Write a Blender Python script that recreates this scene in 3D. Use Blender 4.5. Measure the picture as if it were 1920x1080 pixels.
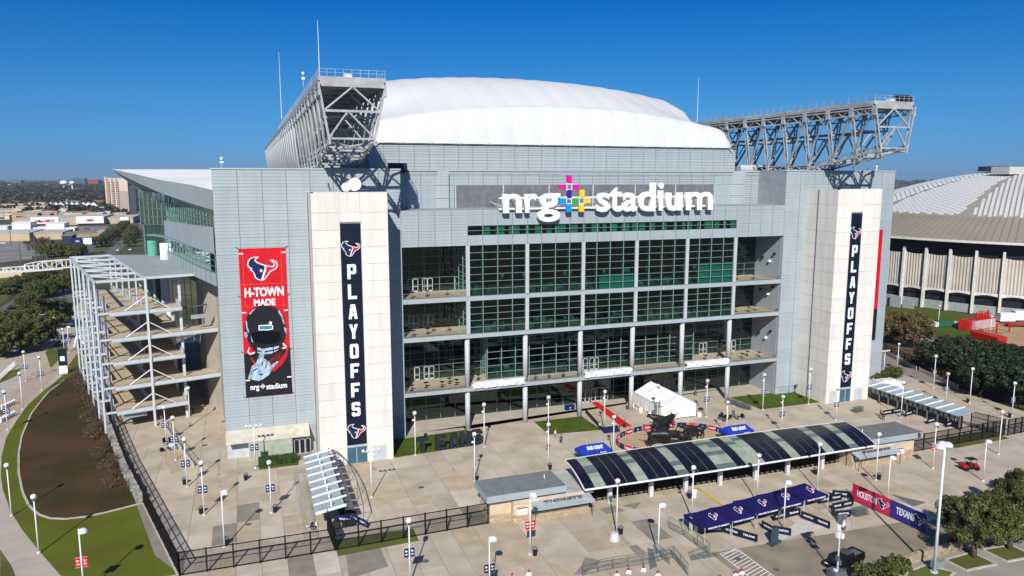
import bpy, bmesh, math, random
from mathutils import Vector, Matrix, Quaternion
from mathutils import noise as mnoise
random.seed(7)
R = math.radians
for o in list(bpy.data.objects): bpy.data.objects.remove(o)
sc = bpy.context.scene
C = sc.collection

# ------------------------------------------------------------------ camera, sky, sun, exposure
F_PX, PITCH, YAW, CAM_H = 1398.35, R(8.395), R(19.656), 48.0
cd = bpy.data.cameras.new('camera'); cam = bpy.data.objects.new('camera', cd); C.objects.link(cam)
cam.location = (0, 0, CAM_H); cam.rotation_euler = (R(90) - PITCH, 0, -YAW)
cd.sensor_width = 36; cd.lens = F_PX / 1920 * 36; cd.clip_start = .5; cd.clip_end = 20000
sc.camera = cam
SUN_AZ, SUN_EL = R(202.5), R(35)
w = bpy.data.worlds.new('World'); sc.world = w; w.use_nodes = True
wn = w.node_tree; wn.nodes.clear()
sky = wn.nodes.new('ShaderNodeTexSky'); sky.sky_type = 'NISHITA'; sky.sun_disc = False
sky.sun_elevation = SUN_EL; sky.sun_rotation = SUN_AZ
sky.altitude = 50; sky.air_density = 1.0; sky.dust_density = 0.25; sky.ozone_density = 4.0
# clear winter air: the deep blue of the picture, the same all the way round
stc = wn.nodes.new('ShaderNodeTexCoord'); sxy = wn.nodes.new('ShaderNodeSeparateXYZ'); srp = wn.nodes.new('ShaderNodeValToRGB')
srp.color_ramp.elements[0].position = 0; srp.color_ramp.elements[0].color = (.18, .42, .98, 1)
srp.color_ramp.elements[1].position = 1; srp.color_ramp.elements[1].color = (.30, .55, .95, 1)
for p_, c_ in ((.095, (.125, .44, .80, 1)), (.22, (.0, .36, .80, 1)), (.40, (.06, .42, .85, 1))):
    e_ = srp.color_ramp.elements.new(p_); e_.color = c_
hs = wn.nodes.new('ShaderNodeMix'); hs.data_type = 'RGBA'; hs.blend_type = 'MULTIPLY'; hs.inputs[0].default_value = 1
wn.links.new(stc.outputs['Generated'], sxy.inputs[0]); wn.links.new(sxy.outputs['Z'], srp.inputs[0]); wn.links.new(srp.outputs[0], hs.inputs[7])
bg = wn.nodes.new('ShaderNodeBackground'); bg.inputs[1].default_value = .085
wo = wn.nodes.new('ShaderNodeOutputWorld')
wn.links.new(sky.outputs[0], hs.inputs[6]); wn.links.new(hs.outputs[2], bg.inputs[0]); wn.links.new(bg.outputs[0], wo.inputs[0])
sl = bpy.data.lights.new('sun', 'SUN'); sun = bpy.data.objects.new('sun', sl); C.objects.link(sun)
sl.energy = 5.0; sl.angle = R(.5); sl.color = (1, .955, .88)
sdir = Vector((math.sin(R(22.5)) * math.cos(SUN_EL), math.cos(R(22.5)) * math.cos(SUN_EL), -math.sin(SUN_EL)))
sun.rotation_euler = sdir.to_track_quat('-Z', 'Y').to_euler(); sun.location = (-60, -120, 140)
sc.view_settings.view_transform = 'Standard'; sc.view_settings.look = 'None'
sc.view_settings.exposure = 0.22; sc.view_settings.gamma = 1; sc.view_settings.use_curve_mapping = False
sc.cycles.max_bounces = 6; sc.cycles.transparent_max_bounces = 12
sc.cycles.diffuse_bounces = 3; sc.cycles.glossy_bounces = 3

# ------------------------------------------------------------------ measuring: where a sight line of the photo meets the place
_fw = Vector((math.sin(YAW) * math.cos(PITCH), math.cos(YAW) * math.cos(PITCH), -math.sin(PITCH)))
_rt = Vector((math.cos(YAW), -math.sin(YAW), 0)); _up = _rt.cross(_fw)
def ray(px, py): return _fw + _rt * ((px - 960) / F_PX) + _up * ((540 - py) / F_PX)
def G(px, py, z=0.0):
    r = ray(px, py); t = (z - CAM_H) / r.z
    return Vector((r.x * t, r.y * t, z))
def FY(px, py, Y):
    r = ray(px, py); t = Y / r.y
    return (r.x * t, CAM_H + r.z * t)
def FX(px, py, X):
    r = ray(px, py); t = X / r.x
    return (r.y * t, CAM_H + r.z * t)

# ------------------------------------------------------------------ materials
_M = {}
def mat(name, col, rough=.6, metal=0.0, var=.08, scale=1.0, bump=0.0, bscale=8.0, objvar=0.0, spec=.22, col2=None, thr=None, detail=6, stretch=1.0):
    if name in _M: return _M[name]
    m = bpy.data.materials.new(name); m.use_nodes = True; _M[name] = m
    nt = m.node_tree; N = nt.nodes; L = nt.links; b = N['Principled BSDF']
    b.inputs['Roughness'].default_value = rough; b.inputs['Metallic'].default_value = metal
    b.inputs['Specular IOR Level'].default_value = spec
    tc = N.new('ShaderNodeTexCoord'); geo = N.new('ShaderNodeNewGeometry')
    nz = N.new('ShaderNodeTexNoise'); nz.inputs['Scale'].default_value = scale; nz.inputs['Detail'].default_value = detail
    mp = N.new('ShaderNodeMapping'); mp.inputs['Scale'].default_value = (1, 1, stretch); L.new(geo.outputs['Position'], mp.inputs[0]); L.new(mp.outputs[0], nz.inputs['Vector'])
    rp = N.new('ShaderNodeValToRGB'); L.new(nz.outputs['Fac'], rp.inputs[0])
    c2 = col2 if col2 else tuple(c * (1 - var * 2.2) for c in col)
    c1 = col if col2 else tuple(min(1, c * (1 + var * .9)) for c in col)
    lo, hi = thr if thr else (.3, .7)
    rp.color_ramp.elements[0].position = lo; rp.color_ramp.elements[1].position = hi
    rp.color_ramp.elements[0].color = (*c2, 1); rp.color_ramp.elements[1].color = (*c1, 1)
    out = rp.outputs[0]
    if objvar:
        oi = N.new('ShaderNodeObjectInfo'); mr = N.new('ShaderNodeMapRange')
        mr.inputs['To Min'].default_value = 1 - objvar; mr.inputs['To Max'].default_value = 1 + objvar * .6
        L.new(oi.outputs['Random'], mr.inputs[0])
        mx = N.new('ShaderNodeVectorMath'); mx.operation = 'SCALE'
        L.new(out, mx.inputs[0]); L.new(mr.outputs[0], mx.inputs['Scale']); out = mx.outputs[0]
    L.new(out, b.inputs['Base Color'])
    if bump:
        n2 = N.new('ShaderNodeTexNoise'); n2.inputs['Scale'].default_value = bscale; n2.inputs['Detail'].default_value = 5
        L.new(geo.outputs['Position'], n2.inputs['Vector'])
        bp = N.new('ShaderNodeBump'); bp.inputs['Strength'].default_value = bump; bp.inputs['Distance'].default_value = .05
        L.new(n2.outputs['Fac'], bp.inputs['Height']); L.new(bp.outputs[0], b.inputs['Normal'])
    return m
def glass(name, tint, refl=.06, rough=.02):
    m = bpy.data.materials.new(name); m.use_nodes = True; nt = m.node_tree; N = nt.nodes; L = nt.links
    N.remove(N['Principled BSDF']); o = N['Material Output']
    tr = N.new('ShaderNodeBsdfTransparent'); tr.inputs[0].default_value = (*tint, 1)
    gl = N.new('ShaderNodeBsdfGlossy'); gl.inputs['Roughness'].default_value = rough; gl.inputs['Color'].default_value = (.8, .95, .92, 1)
    fr = N.new('ShaderNodeFresnel'); fr.inputs[0].default_value = 1.45
    ad = N.new('ShaderNodeMath'); ad.operation = 'ADD'; ad.use_clamp = True; ad.inputs[1].default_value = refl
    geo = N.new('ShaderNodeNewGeometry')
    nz = N.new('ShaderNodeTexNoise'); nz.inputs['Scale'].default_value = .7
    L.new(geo.outputs['Position'], nz.inputs['Vector'])
    oi = N.new('ShaderNodeObjectInfo'); wn_ = N.new('ShaderNodeTexWhiteNoise'); wn_.noise_dimensions = '1D'; L.new(oi.outputs['Random'], wn_.inputs['W'])
    v1 = N.new('ShaderNodeVectorMath'); v1.operation = 'SUBTRACT'; v1.inputs[1].default_value = (.5, .5, .5); L.new(wn_.outputs['Color'], v1.inputs[0])
    v2 = N.new('ShaderNodeVectorMath'); v2.operation = 'SCALE'; v2.inputs['Scale'].default_value = .05; L.new(v1.outputs[0], v2.inputs[0])
    bp = N.new('ShaderNodeBump'); bp.inputs['Strength'].default_value = .03; L.new(nz.outputs['Fac'], bp.inputs['Height'])
    v3 = N.new('ShaderNodeVectorMath'); v3.operation = 'ADD'; L.new(v2.outputs[0], v3.inputs[0]); L.new(bp.outputs[0], v3.inputs[1]); L.new(v3.outputs[0], gl.inputs['Normal'])
    mx = N.new('ShaderNodeMixShader')
    L.new(fr.outputs[0], ad.inputs[0]); L.new(ad.outputs[0], mx.inputs[0]); L.new(tr.outputs[0], mx.inputs[1]); L.new(gl.outputs[0], mx.inputs[2]); L.new(mx.outputs[0], o.inputs[0])
    _M[name] = m; return m
def leafmat(name, c1, c2, scale=.6):
    m = mat(name, c1, rough=.55, col2=c2, scale=scale, thr=(.35, .65), spec=.25, objvar=.12)
    return m

ORD = 'first second third fourth fifth sixth seventh eighth ninth tenth eleventh twelfth thirteenth fourteenth fifteenth sixteenth seventeenth eighteenth nineteenth twentieth twenty-first twenty-second twenty-third twenty-fourth twenty-fifth twenty-sixth twenty-seventh twenty-eighth'.split()
# ------------------------------------------------------------------ mesh building
class MB:
    def __init__(s): s.v = []; s.f = []; s.m = []; s.cur = 0
    def quad(s, a, b, c, d):
        n = len(s.v); s.v += [tuple(a), tuple(b), tuple(c), tuple(d)]; s.f.append((n, n + 1, n + 2, n + 3)); s.m.append(s.cur); return s
    def poly(s, pts):
        n = len(s.v); s.v += [tuple(p) for p in pts]; s.f.append(tuple(range(n, n + len(pts)))); s.m.append(s.cur); return s
    def box(s, x0, x1, y0, y1, z0, z1):
        if x0 > x1: x0, x1 = x1, x0
        if y0 > y1: y0, y1 = y1, y0
        if z0 > z1: z0, z1 = z1, z0
        n = len(s.v)
        s.v += [(x0, y0, z0), (x1, y0, z0), (x1, y1, z0), (x0, y1, z0), (x0, y0, z1), (x1, y0, z1), (x1, y1, z1), (x0, y1, z1)]
        s.f += [(n + 3, n + 2, n + 1, n), (n + 4, n + 5, n + 6, n + 7), (n, n + 1, n + 5, n + 4), (n + 1, n + 2, n + 6, n + 5), (n + 2, n + 3, n + 7, n + 6), (n + 3, n, n + 4, n + 7)]
        s.m += [s.cur] * 6; return s
    def bar(s, p, q, w, h=None, up=(0, 0, 1)):
        h = h or w; p = Vector(p); q = Vector(q); d = (q - p)
        if d.length < 1e-6: return s
        d.normalize(); u = Vector(up)
        if abs(d.dot(u)) > .98: u = Vector((0, 1, 0))
        a = d.cross(u).normalized() * (w / 2); b = a.cross(d).normalized() * (h / 2)
        n = len(s.v)
        for c in (p, q):
            for sa, sb in ((-1, -1), (1, -1), (1, 1), (-1, 1)): s.v.append(tuple(c + a * sa + b * sb))
        s.f += [(n, n + 1, n + 2, n + 3), (n + 7, n + 6, n + 5, n + 4)] + [(n + i, n + 4 + i, n + 4 + (i + 1) % 4, n + (i + 1) % 4) for i in range(4)]
        s.m += [s.cur] * 6; return s
    def tube(s, p, q, r0, r1=None, n=8, caps=True):
        r1 = r0 if r1 is None else r1
        p = Vector(p); q = Vector(q); d = (q - p).normalized(); u = Vector((0, 0, 1)) if abs(d.z) < .9 else Vector((1, 0, 0))
        a = d.cross(u).normalized(); b = d.cross(a); k = len(s.v)
        for c, r in ((p, r0), (q, r1)):
            for i in range(n):
                t = 2 * math.pi * i / n; s.v.append(tuple(c + a * math.cos(t) * r + b * math.sin(t) * r))
        for i in range(n): s.f.append((k + i, k + (i + 1) % n, k + n + (i + 1) % n, k + n + i)); s.m.append(s.cur)
        if caps:
            s.f.append(tuple(range(k + n - 1, k - 1, -1))); s.f.append(tuple(range(k + n, k + 2 * n))); s.m += [s.cur] * 2
        return s
    def lathe(s, prof, c=(0, 0, 0), n=12):
        k = len(s.v); c = Vector(c)
        for r, z in prof:
            for i in range(n):
                t = 2 * math.pi * i / n; s.v.append((c.x + r * math.cos(t), c.y + r * math.sin(t), c.z + z))
        for j in range(len(prof) - 1):
            for i in range(n):
                s.f.append((k + j * n + i, k + j * n + (i + 1) % n, k + (j + 1) * n + (i + 1) % n, k + (j + 1) * n + i)); s.m.append(s.cur)
        return s
    def prism(s, pts, z0, z1):
        n = len(pts); k = len(s.v)
        A = sum(pts[i][0] * pts[(i + 1) % n][1] - pts[(i + 1) % n][0] * pts[i][1] for i in range(n))
        if A < 0: pts = pts[::-1]
        s.v += [(p[0], p[1], z0) for p in pts] + [(p[0], p[1], z1) for p in pts]
        s.f.append(tuple(range(k + n - 1, k - 1, -1))); s.f.append(tuple(range(k + n, k + 2 * n))); s.m += [s.cur] * 2
        for i in range(n): s.f.append((k + i, k + (i + 1) % n, k + n + (i + 1) % n, k + n + i)); s.m.append(s.cur)
        return s
    def vprism(s, pts, y0, y1):
        """outline in x,z extruded along y"""
        n = len(pts); k = len(s.v)
        A = sum(pts[i][0] * pts[(i + 1) % n][1] - pts[(i + 1) % n][0] * pts[i][1] for i in range(n))
        if A < 0: pts = pts[::-1]
        s.v += [(p[0], y0, p[1]) for p in pts] + [(p[0], y1, p[1]) for p in pts]
        s.f.append(tuple(range(k, k + n))); s.f.append(tuple(range(k + 2 * n - 1, k + n - 1, -1))); s.m += [s.cur] * 2
        for i in range(n): s.f.append((k + (i + 1) % n, k + i, k + n + i, k + n + (i + 1) % n)); s.m.append(s.cur)
        return s
    def ball(s, c, r, n=10, m=6, sz=1.0):
        return s.lathe([(r * math.sin(math.pi * j / m) + 1e-4, -r * sz * math.cos(math.pi * j / m)) for j in range(m + 1)], c, n)
    def xform(s, M, start=0):
        s.v[start:] = [tuple(M @ Vector(v)) for v in s.v[start:]]; return s
    def mesh(s, name, mats, smooth=False):
        me = bpy.data.meshes.new(name); me.from_pydata(s.v, [], s.f)
        if not isinstance(mats, (list, tuple)): mats = [mats]
        for m in mats: me.materials.append(m)
        if len(mats) > 1: me.polygons.foreach_set('material_index', s.m)
        if smooth: me.polygons.foreach_set('use_smooth', [True] * len(me.polygons))
        me.update(); return me
    def build(s, name, mats, parent=None, smooth=False, loc=None, kind=None):
        return put(name, s.mesh(name, mats, smooth), parent, loc, kind=kind)

def put(name, me, parent=None, loc=None, rot=None, scl=None, kind=None):
    o = bpy.data.objects.new(name, me); C.objects.link(o)
    if parent:
        o.parent = parent
        if parent.get('_w'): o.matrix_parent_inverse = Matrix.Translation(-parent.location)
    if loc is not None: o.location = loc
    if rot is not None: o.rotation_euler = rot
    if scl is not None: o.scale = scl
    if kind: o['kind'] = kind
    return o
def tag(o, label, cat, group=None, kind=None):
    o['label'] = label; o['category'] = cat
    if group: o['group'] = group
    if kind: o['kind'] = kind
    return o
def thing(name, label, cat, loc=(0, 0, 0), rz=0, group=None, world=False):
    """an Empty at the thing's base; world=True: its parts are given in world coordinates"""
    o = bpy.data.objects.new(name, None); C.objects.link(o); o.location = loc; o.rotation_euler = (0, 0, rz); o.empty_display_size = .5
    if world: o['_w'] = 1
    return tag(o, label, cat, group)
def kids(o): return [c for c in bpy.data.objects if c.parent == o]
_tree = {}
def dup(o, loc, rz=0, label=None, scl=None, group=None):
    if o.name not in _tree:
        _tree[o.name] = [(c, kids(c)) for c in kids(o)]
    r = o.copy(); C.objects.link(r); r.location = loc; r.rotation_euler = (0, 0, rz)
    if scl: r.scale = (scl, scl, scl) if not isinstance(scl, tuple) else scl
    if label: r['label'] = label
    if group: r['group'] = group
    for c, gs in _tree[o.name]:
        d = c.copy(); C.objects.link(d); d.parent = r
        for g in gs:
            e = g.copy(); C.objects.link(e); e.parent = d
    return r
def struct(name, mb, m, smooth=False):
    o = mb.build(name, m, smooth=smooth); o['kind'] = 'structure'; return o
UB = {}
def ubox(m):
    """unit box mesh shared by alike pieces, centred"""
    if m.name not in UB: UB[m.name] = MB().box(-.5, .5, -.5, .5, -.5, .5).mesh('unit_box', m)
    return UB[m.name]
def text_mesh(s, name, m, x0, x1, z0, z1, depth=.1, bold=.02, y=0.0):
    """lettering laid in the x-z plane, fitted to a rectangle, front at y, back at y+depth"""
    cu = bpy.data.curves.new('lettering', 'FONT'); cu.body = s; cu.resolution_u = 3; cu.offset = bold; cu.extrude = .5; cu.size = 1
    to = bpy.data.objects.new('lettering', cu); C.objects.link(to)
    dg = bpy.context.evaluated_depsgraph_get(); me = bpy.data.meshes.new_from_object(to.evaluated_get(dg))
    bpy.data.objects.remove(to); bpy.data.curves.remove(cu); me.name = name; me.materials.clear(); me.materials.append(m)
    vs = [v.co.copy() for v in me.vertices]
    ax, bx = min(v.x for v in vs), max(v.x for v in vs); ay, by = min(v.y for v in vs), max(v.y for v in vs)
    for v, c in zip(me.vertices, vs):
        v.co = (x0 + (c.x - ax) / (bx - ax) * (x1 - x0), y + (.5 - c.z) * depth, z0 + (c.y - ay) / (by - ay) * (z1 - z0))
    me.update(); return me
def resample(pts, n):
    P = [Vector(p) for p in pts]; d = [0]
    for a, b in zip(P, P[1:]): d.append(d[-1] + (b - a).length)
    out = []
    for i in range(n):
        t = d[-1] * i / (n - 1); k = 0
        while k < len(d) - 2 and d[k + 1] < t: k += 1
        f = (t - d[k]) / max(1e-9, d[k + 1] - d[k]); out.append(P[k].lerp(P[k + 1], f))
    return out

CLAD = mat('grey_blue_metal_cladding', (.345, .398, .422), rough=.5, metal=.05, var=.035, scale=.8, objvar=.05, stretch=.12, spec=.4)
CLADDK = mat('cladding_joint', (.31, .355, .375), rough=.7)
CREAM = mat('cream_precast_concrete', (.69, .66, .605), rough=.8, var=.05, scale=.9, objvar=.05, bump=.1, stretch=.1)
CREAMJ = mat('precast_joint', (.30, .27, .23), rough=.9)
STEEL = mat('painted_grey_steel', (.43, .46, .475), rough=.5, var=.05, scale=.5)
TRS = mat('truss_grey_paint', (.38, .40, .41), rough=.55, var=.12, scale=.6)
STEELW = mat('white_painted_steel', (.72, .75, .77), rough=.45, var=.04, scale=.5)
STEELD = mat('dark_grey_steel', (.11, .12, .135), rough=.6)
CONC = mat('plaza_concrete', (.50, .43, .345), rough=.85, col2=(.37, .32, .255), scale=.16, thr=(.25, .75), bump=.15, bscale=3, detail=9)
CONCS = mat('slab_concrete', (.50, .43, .34), rough=.85, col2=(.385, .322, .24), scale=.24, thr=(.30, .62), bump=.15, bscale=3, objvar=.11, detail=9)
CONCT = mat('tan_slab_concrete', (.48, .395, .285), rough=.85, col2=(.37, .29, .20), scale=.4, bump=.15, objvar=.08)
CONCD = mat('dark_slab_concrete', (.27, .24, .20), rough=.85, col2=(.20, .18, .15), scale=.5, bump=.15)
CONCW = mat('pale_concrete', (.53, .47, .39), rough=.85, var=.1, scale=.4)
KERB = mat('kerb_concrete', (.46, .43, .38), rough=.85, var=.1, scale=1.2)
ASPH = mat('asphalt', (.13, .125, .12), rough=.9, var=.12, scale=.25, bump=.2)
GRASS = mat('lawn_grass', (.075, .12, .014), rough=.9, col2=(.045, .07, .010), scale=.55, thr=(.3, .7), bump=.6, bscale=14, detail=10, spec=.1)
GRASSD = mat('dull_winter_grass', (.115, .135, .035), rough=.9, col2=(.075, .075, .025), scale=.12, thr=(.3, .7), bump=.6, bscale=10, detail=10, spec=.1)
MULCH = mat('brown_mulch', (.070, .042, .020), rough=.95, col2=(.036, .034, .010), scale=.075, thr=(.40, .56), bump=.7, bscale=10, detail=12, spec=.1)
BLACK = mat('black_paint', (.014, .014, .016), rough=.5)
BLACKF = mat('black_fence_paint', (.009, .009, .010), rough=.6, spec=.1)
WHITE = mat('white_paint', (.78, .78, .77), rough=.5, var=.03)
NAVY = mat('navy_print', (.0065, .010, .026), rough=.5, var=.12, scale=.5, bump=.5, bscale=.8)
NAVYB = mat('navy_blue_banner', (.009, .018, .085), rough=.5, var=.05)
RED = mat('red_print', (.55, .008, .016), rough=.5, var=.08, scale=.5, bump=.5, bscale=.8)
REDP = mat('red_paint', (.45, .015, .010), rough=.45)
WPRINT = mat('white_print', (.72, .76, .80), rough=.5, var=.03)
GLASSD = glass('green_tinted_glass', (.20, .40, .36), refl=.05)
GLASSG = glass('pale_green_glass', (.45, .75, .66), refl=.04)
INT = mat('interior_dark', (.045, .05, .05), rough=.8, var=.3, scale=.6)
INTG = mat('interior_green_lit', (.16, .42, .34), rough=.7, var=.2, scale=2)
FABRIC = mat('white_roof_fabric', (.57, .58, .575), rough=.6, var=.02, scale=.1)
# ================================================================== ground, roads, lawns
def gp(pts, z): return [tuple(G(x, y, z)) for x, y in pts]
def sheet(name, pts, z, m, world=False):
    """a flat sheet; pts photo points (or ground metres)"""
    P = [(p[0], p[1], z) for p in pts] if world else gp(pts, z)
    n = len(P); A = sum(P[i][0] * P[(i + 1) % n][1] - P[(i + 1) % n][0] * P[i][1] for i in range(n))
    if A < 0: P = P[::-1]
    o = MB().poly(P).build(name, m); o['kind'] = 'structure'; return o
GROUND = mat('distant_ground', (.10, .095, .05), rough=.95, col2=(.045, .05, .025), scale=.02, thr=(.35, .65), detail=10)
b = MB()
b.quad((-9000, -1500, -.3), (9000, -1500, -.3), (9000, 18000, -.3), (-9000, 18000, -.3)); struct('ground', b, GROUND)
plz = sheet('plaza', [(-9.4, 93.6), (-13, 100), (-46, 236), (-46, 260), (150, 260), (168, 156), (152, 118), (149, 98), (149, 56), (60, 40), (-10, 40), (-16, 70)], 0, CONCD, True)
# slabs: a grid of separately poured slabs with open joints; bays split along 45 degrees here and there
random.seed(21)
cells = []
gx, gy = 6.15, 6.1
for i in range(-3, 29):
    for j in range(-6, 17):
        x0 = -9.3 + (i) * gx; y0 = 94.0 + (j - 0) * gy
        x1, y1 = x0 + gx, y0 + gy
        cx, cy = (x0 + x1) / 2, (y0 + y1) / 2
        if cy > 144 and -2 < cx < 141: continue
        lim = -9.6 - (cy - 94) * .2625 if cy > 92 else -16
        if x0 < lim + .3: x0 = max(x0, lim + .3)
        if x1 - x0 < 1: continue
        if cx > 150 - max(0, 0): continue
        if cy < 60 + max(0, (60 - cx)) * 0: pass
        if cy < 69.2 and cx > 70: continue
        if 26 < cx < 110 and y1 > 141.2: y1 = 141.2
        if y1 - y0 < .5: continue
        cells.append((x0, x1, y0, y1, cx * cx + cy * cy))
cells.sort(key=lambda c: c[4])
inview = []
for c in cells:
    v = Vector(((c[0] + c[1]) / 2, (c[2] + c[3]) / 2, 0)) - Vector((0, 0, 48)); d = v.dot(_fw)
    if d <= 0: continue
    px, py = 960 + F_PX * v.dot(_rt) / d, 540 - F_PX * v.dot(_up) / d
    if -60 < px < 1980 and py < 1130: inview.append(c)
SLAB_PTS = {}
rest = MB(); tilt = 0
ncount = 0
SM = [CONCS, CONCS, CONCS, CONCS, CONCT, CONCS]
for c in inview:
    x0, x1, y0, y1, _ = c
    jt = .035
    a, b_, c_, d_ = (x0 + jt, y0 + jt), (x1 - jt, y0 + jt), (x1 - jt, y1 - jt), (x0 + jt, y1 - jt)
    r = random.random()
    polys = []
    if r < .09 and x1 - x0 > 5: polys = [[a, b_, (c_[0], c_[1])], [(a[0], a[1] + .06), (c_[0] - .06, c_[1]), d_]]
    elif r < .18 and x1 - x0 > 5: polys = [[a, b_, (a[0], d_[1])], [(b_[0], b_[1] + .06), c_, (d_[0] + .06, d_[1])]]
    elif r < .42: m_ = (x0 + x1) / 2; polys = [[a, (m_ - .03, a[1]), (m_ - .03, d_[1]), d_], [(m_ + .03, a[1]), b_, c_, (m_ + .03, d_[1])]]
    elif r < .60:
        mx, my = (x0 + x1) / 2, (y0 + y1) / 2; polys = [[a, (mx - .03, a[1]), (mx - .03, my - .03), (a[0], my - .03)], [(mx + .03, a[1]), b_, (b_[0], my - .03), (mx + .03, my - .03)], [(a[0], my + .03), (mx - .03, my + .03), (mx - .03, d_[1]), d_], [(mx + .03, my + .03), (b_[0], my + .03), c_, (mx + .03, d_[1])]]
    else: polys = [[a, b_, c_, d_]]
    for P in polys:
        if ncount < 298:
            mm = CONCT if random.random() < .12 else (CONCD if random.random() < .02 else (CONCW if random.random() < .03 else CONCS))
            MB().prism(P, 0, .03).build('paving_slab', mm, plz); ncount += 1
        else: rest.prism(P, 0, .03)
rest.build('paving', CONCS, plz, kind='stuff')
# stained patches and single darker slabs that the photo shows
for pts, m in (([(1097, 1044), (1127, 1051.5), (1112.6, 1066.8), (1090, 1059.7)], CONCD), ([(1090, 1060.7), (1107.6, 1065.8), (1096, 1077), (1076, 1077)], CONCD), ([(1178, 1024), (1193, 1021), (1213, 1037), (1195, 1043)], CONCD),
               ([(1166, 948), (1202, 941), (1192, 954)], CONCD), ([(1124, 954), (1152, 948), (1172, 958), (1138, 964)], CONCD), ([(648, 1037), (712, 1026), (728, 1062), (655, 1085)], CONCD),
               ([(296, 842), (336, 838), (356, 876), (322, 888)], CONCT), ([(428, 882), (454, 880), (452, 892), (424, 895)], CONCT), ([(390, 812), (428, 800), (428, 820), (385, 824)], CONCT)):
    sheet('slab_patch', pts, .036, m)
pale = sheet('pale_apron', [(26.6, 127), (52, 135.2), (52.0, 136), (98, 136), (98.5, 134.5), (109.6, 134.5), (109.6, 141.2), (26.4, 141.2), (26.4, 134.6), (38, 134.4), (38, 133.2), (26.5, 134.3)][2:] , .036, mat('pale_apron_concrete', (.47, .43, .36), rough=.85, col2=(.38, .34, .28), scale=.5), True)
park = sheet('service_yard', [(54.5, 76.4), (59, 76.3), (90, 74.6), (91, 68.5), (74, 66.3), (66, 60), (54.5, 60)], .036, mat('tan_yard_concrete', (.29, .245, .175), rough=.9, col2=(.20, .17, .125), scale=.3, bump=.2), True)
sheet('pale_apron', [(1450, 1008), (1500, 975), (1560, 985), (1465, 1012)], .044, mat('bright_concrete', (.55, .52, .47), rough=.85))
sheet('pale_apron', [(1625, 925), (1700, 945), (1755, 968), (1735, 985), (1640, 945)], .044, _M['bright_concrete'])
sheet('grey_patch', [(1670, 926), (1737, 942), (1712, 950)], .05, mat('grey_patch', (.15, .15, .15), rough=.9))
sheet('grey_patch', [(1214, 1027), (1225, 1030), (1232, 1062), (1218, 1068)], .05, _M['grey_patch'])
# lawns
def lawn(name, pts, m=GRASS, z=.06, world=True):
    o = sheet(name, pts, z, m, world); return o
lawn('lawn', [(22.5, 123.2), (38.2, 124.3), (38.3, 133.0), (26.6, 132.2), (22.5, 132.2)])
lawn('lawn', [(52.0, 125.0), (62.6, 124.2), (62.6, 133.0), (52.2, 133.1)])
lawn('lawn', [(99.8, 124.4), (115.2, 124.4), (115.2, 133.6), (99.2, 134.0)])
lawn('lawn', [(9.1, 91.8), (19.8, 92.4), (19.8, 96.0), (9.2, 96.4)], GRASSD)
lawn('lawn', [(118.0, 93.9), (132, 94.3), (132, 99.0), (118.5, 98.5)], GRASSD)
# the left side: promenade, road, lawn and planted bed
sheet('promenade', [(-72, 30), (-9.4, 60), (-9.6, 93.6), (-46, 236), (-46, 330), (-62, 330), (-66, 200)], -.06, mat('promenade_concrete', (.45, .40, .34), rough=.85, col2=(.36, .32, .27), scale=.3, detail=9), True)
sheet('promenade_strip', [(0, 760), (60, 700), (110, 660), (150, 650), (150, 668), (110, 700), (60, 745), (0, 812)], -.05, mat('pink_paving', (.42, .33, .255), rough=.85, var=.1, scale=.6))
outer = [(150, 655), (125, 690), (114, 707), (80, 734), (53, 758), (30, 790), (11, 822), (3, 855), (1.4, 891), (5.5, 919), (19.5, 958), (42, 994), (75, 1035), (119, 1085), (336, 1085), (330, 1068), (268, 936), (205, 790), (165, 690)]
sheet('lawn', outer, -.04, mat('side_lawn_grass', (.105, .140, .012), rough=.95, col2=(.088, .088, .014), scale=.14, thr=(.3, .7), bump=.6, bscale=12, detail=12, spec=.1))
inner = [(158, 690), (120, 713), (89, 737), (59, 775), (41, 817), (35, 850), (35, 886), (42, 922), (55, 950), (75, 966), (97, 973), (133, 973), (178, 966), (268, 943), (205, 800), (170, 700)]
sheet('planting_bed', inner, -.02, MULCH)
kb = MB()
ip = [G(x, y, 0) for x, y in inner[1:14]]
ip = resample(ip, 40)
for a, c in zip(ip, ip[1:]): kb.bar((a.x, a.y, .0), (c.x, c.y, .0), .3, .16)
struct('kerb', kb, KERB)
b = MB(); a, c = G(268, 943), G(333, 1078); b.bar((a.x, a.y, .0), (c.x, c.y, .0), .25, .16); struct('kerb', b, KERB)
for pts in ([(0, 761), (30, 749), (18, 764), (0, 781)], [(0, 700), (40, 690), (30, 705), (0, 718)], [(0, 1031), (22, 1062), (30, 1085), (0, 1085)], [(85, 660), (118, 632), (128, 655), (95, 690)]):
    sheet('lawn', pts, -.03, GRASSD)
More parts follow.
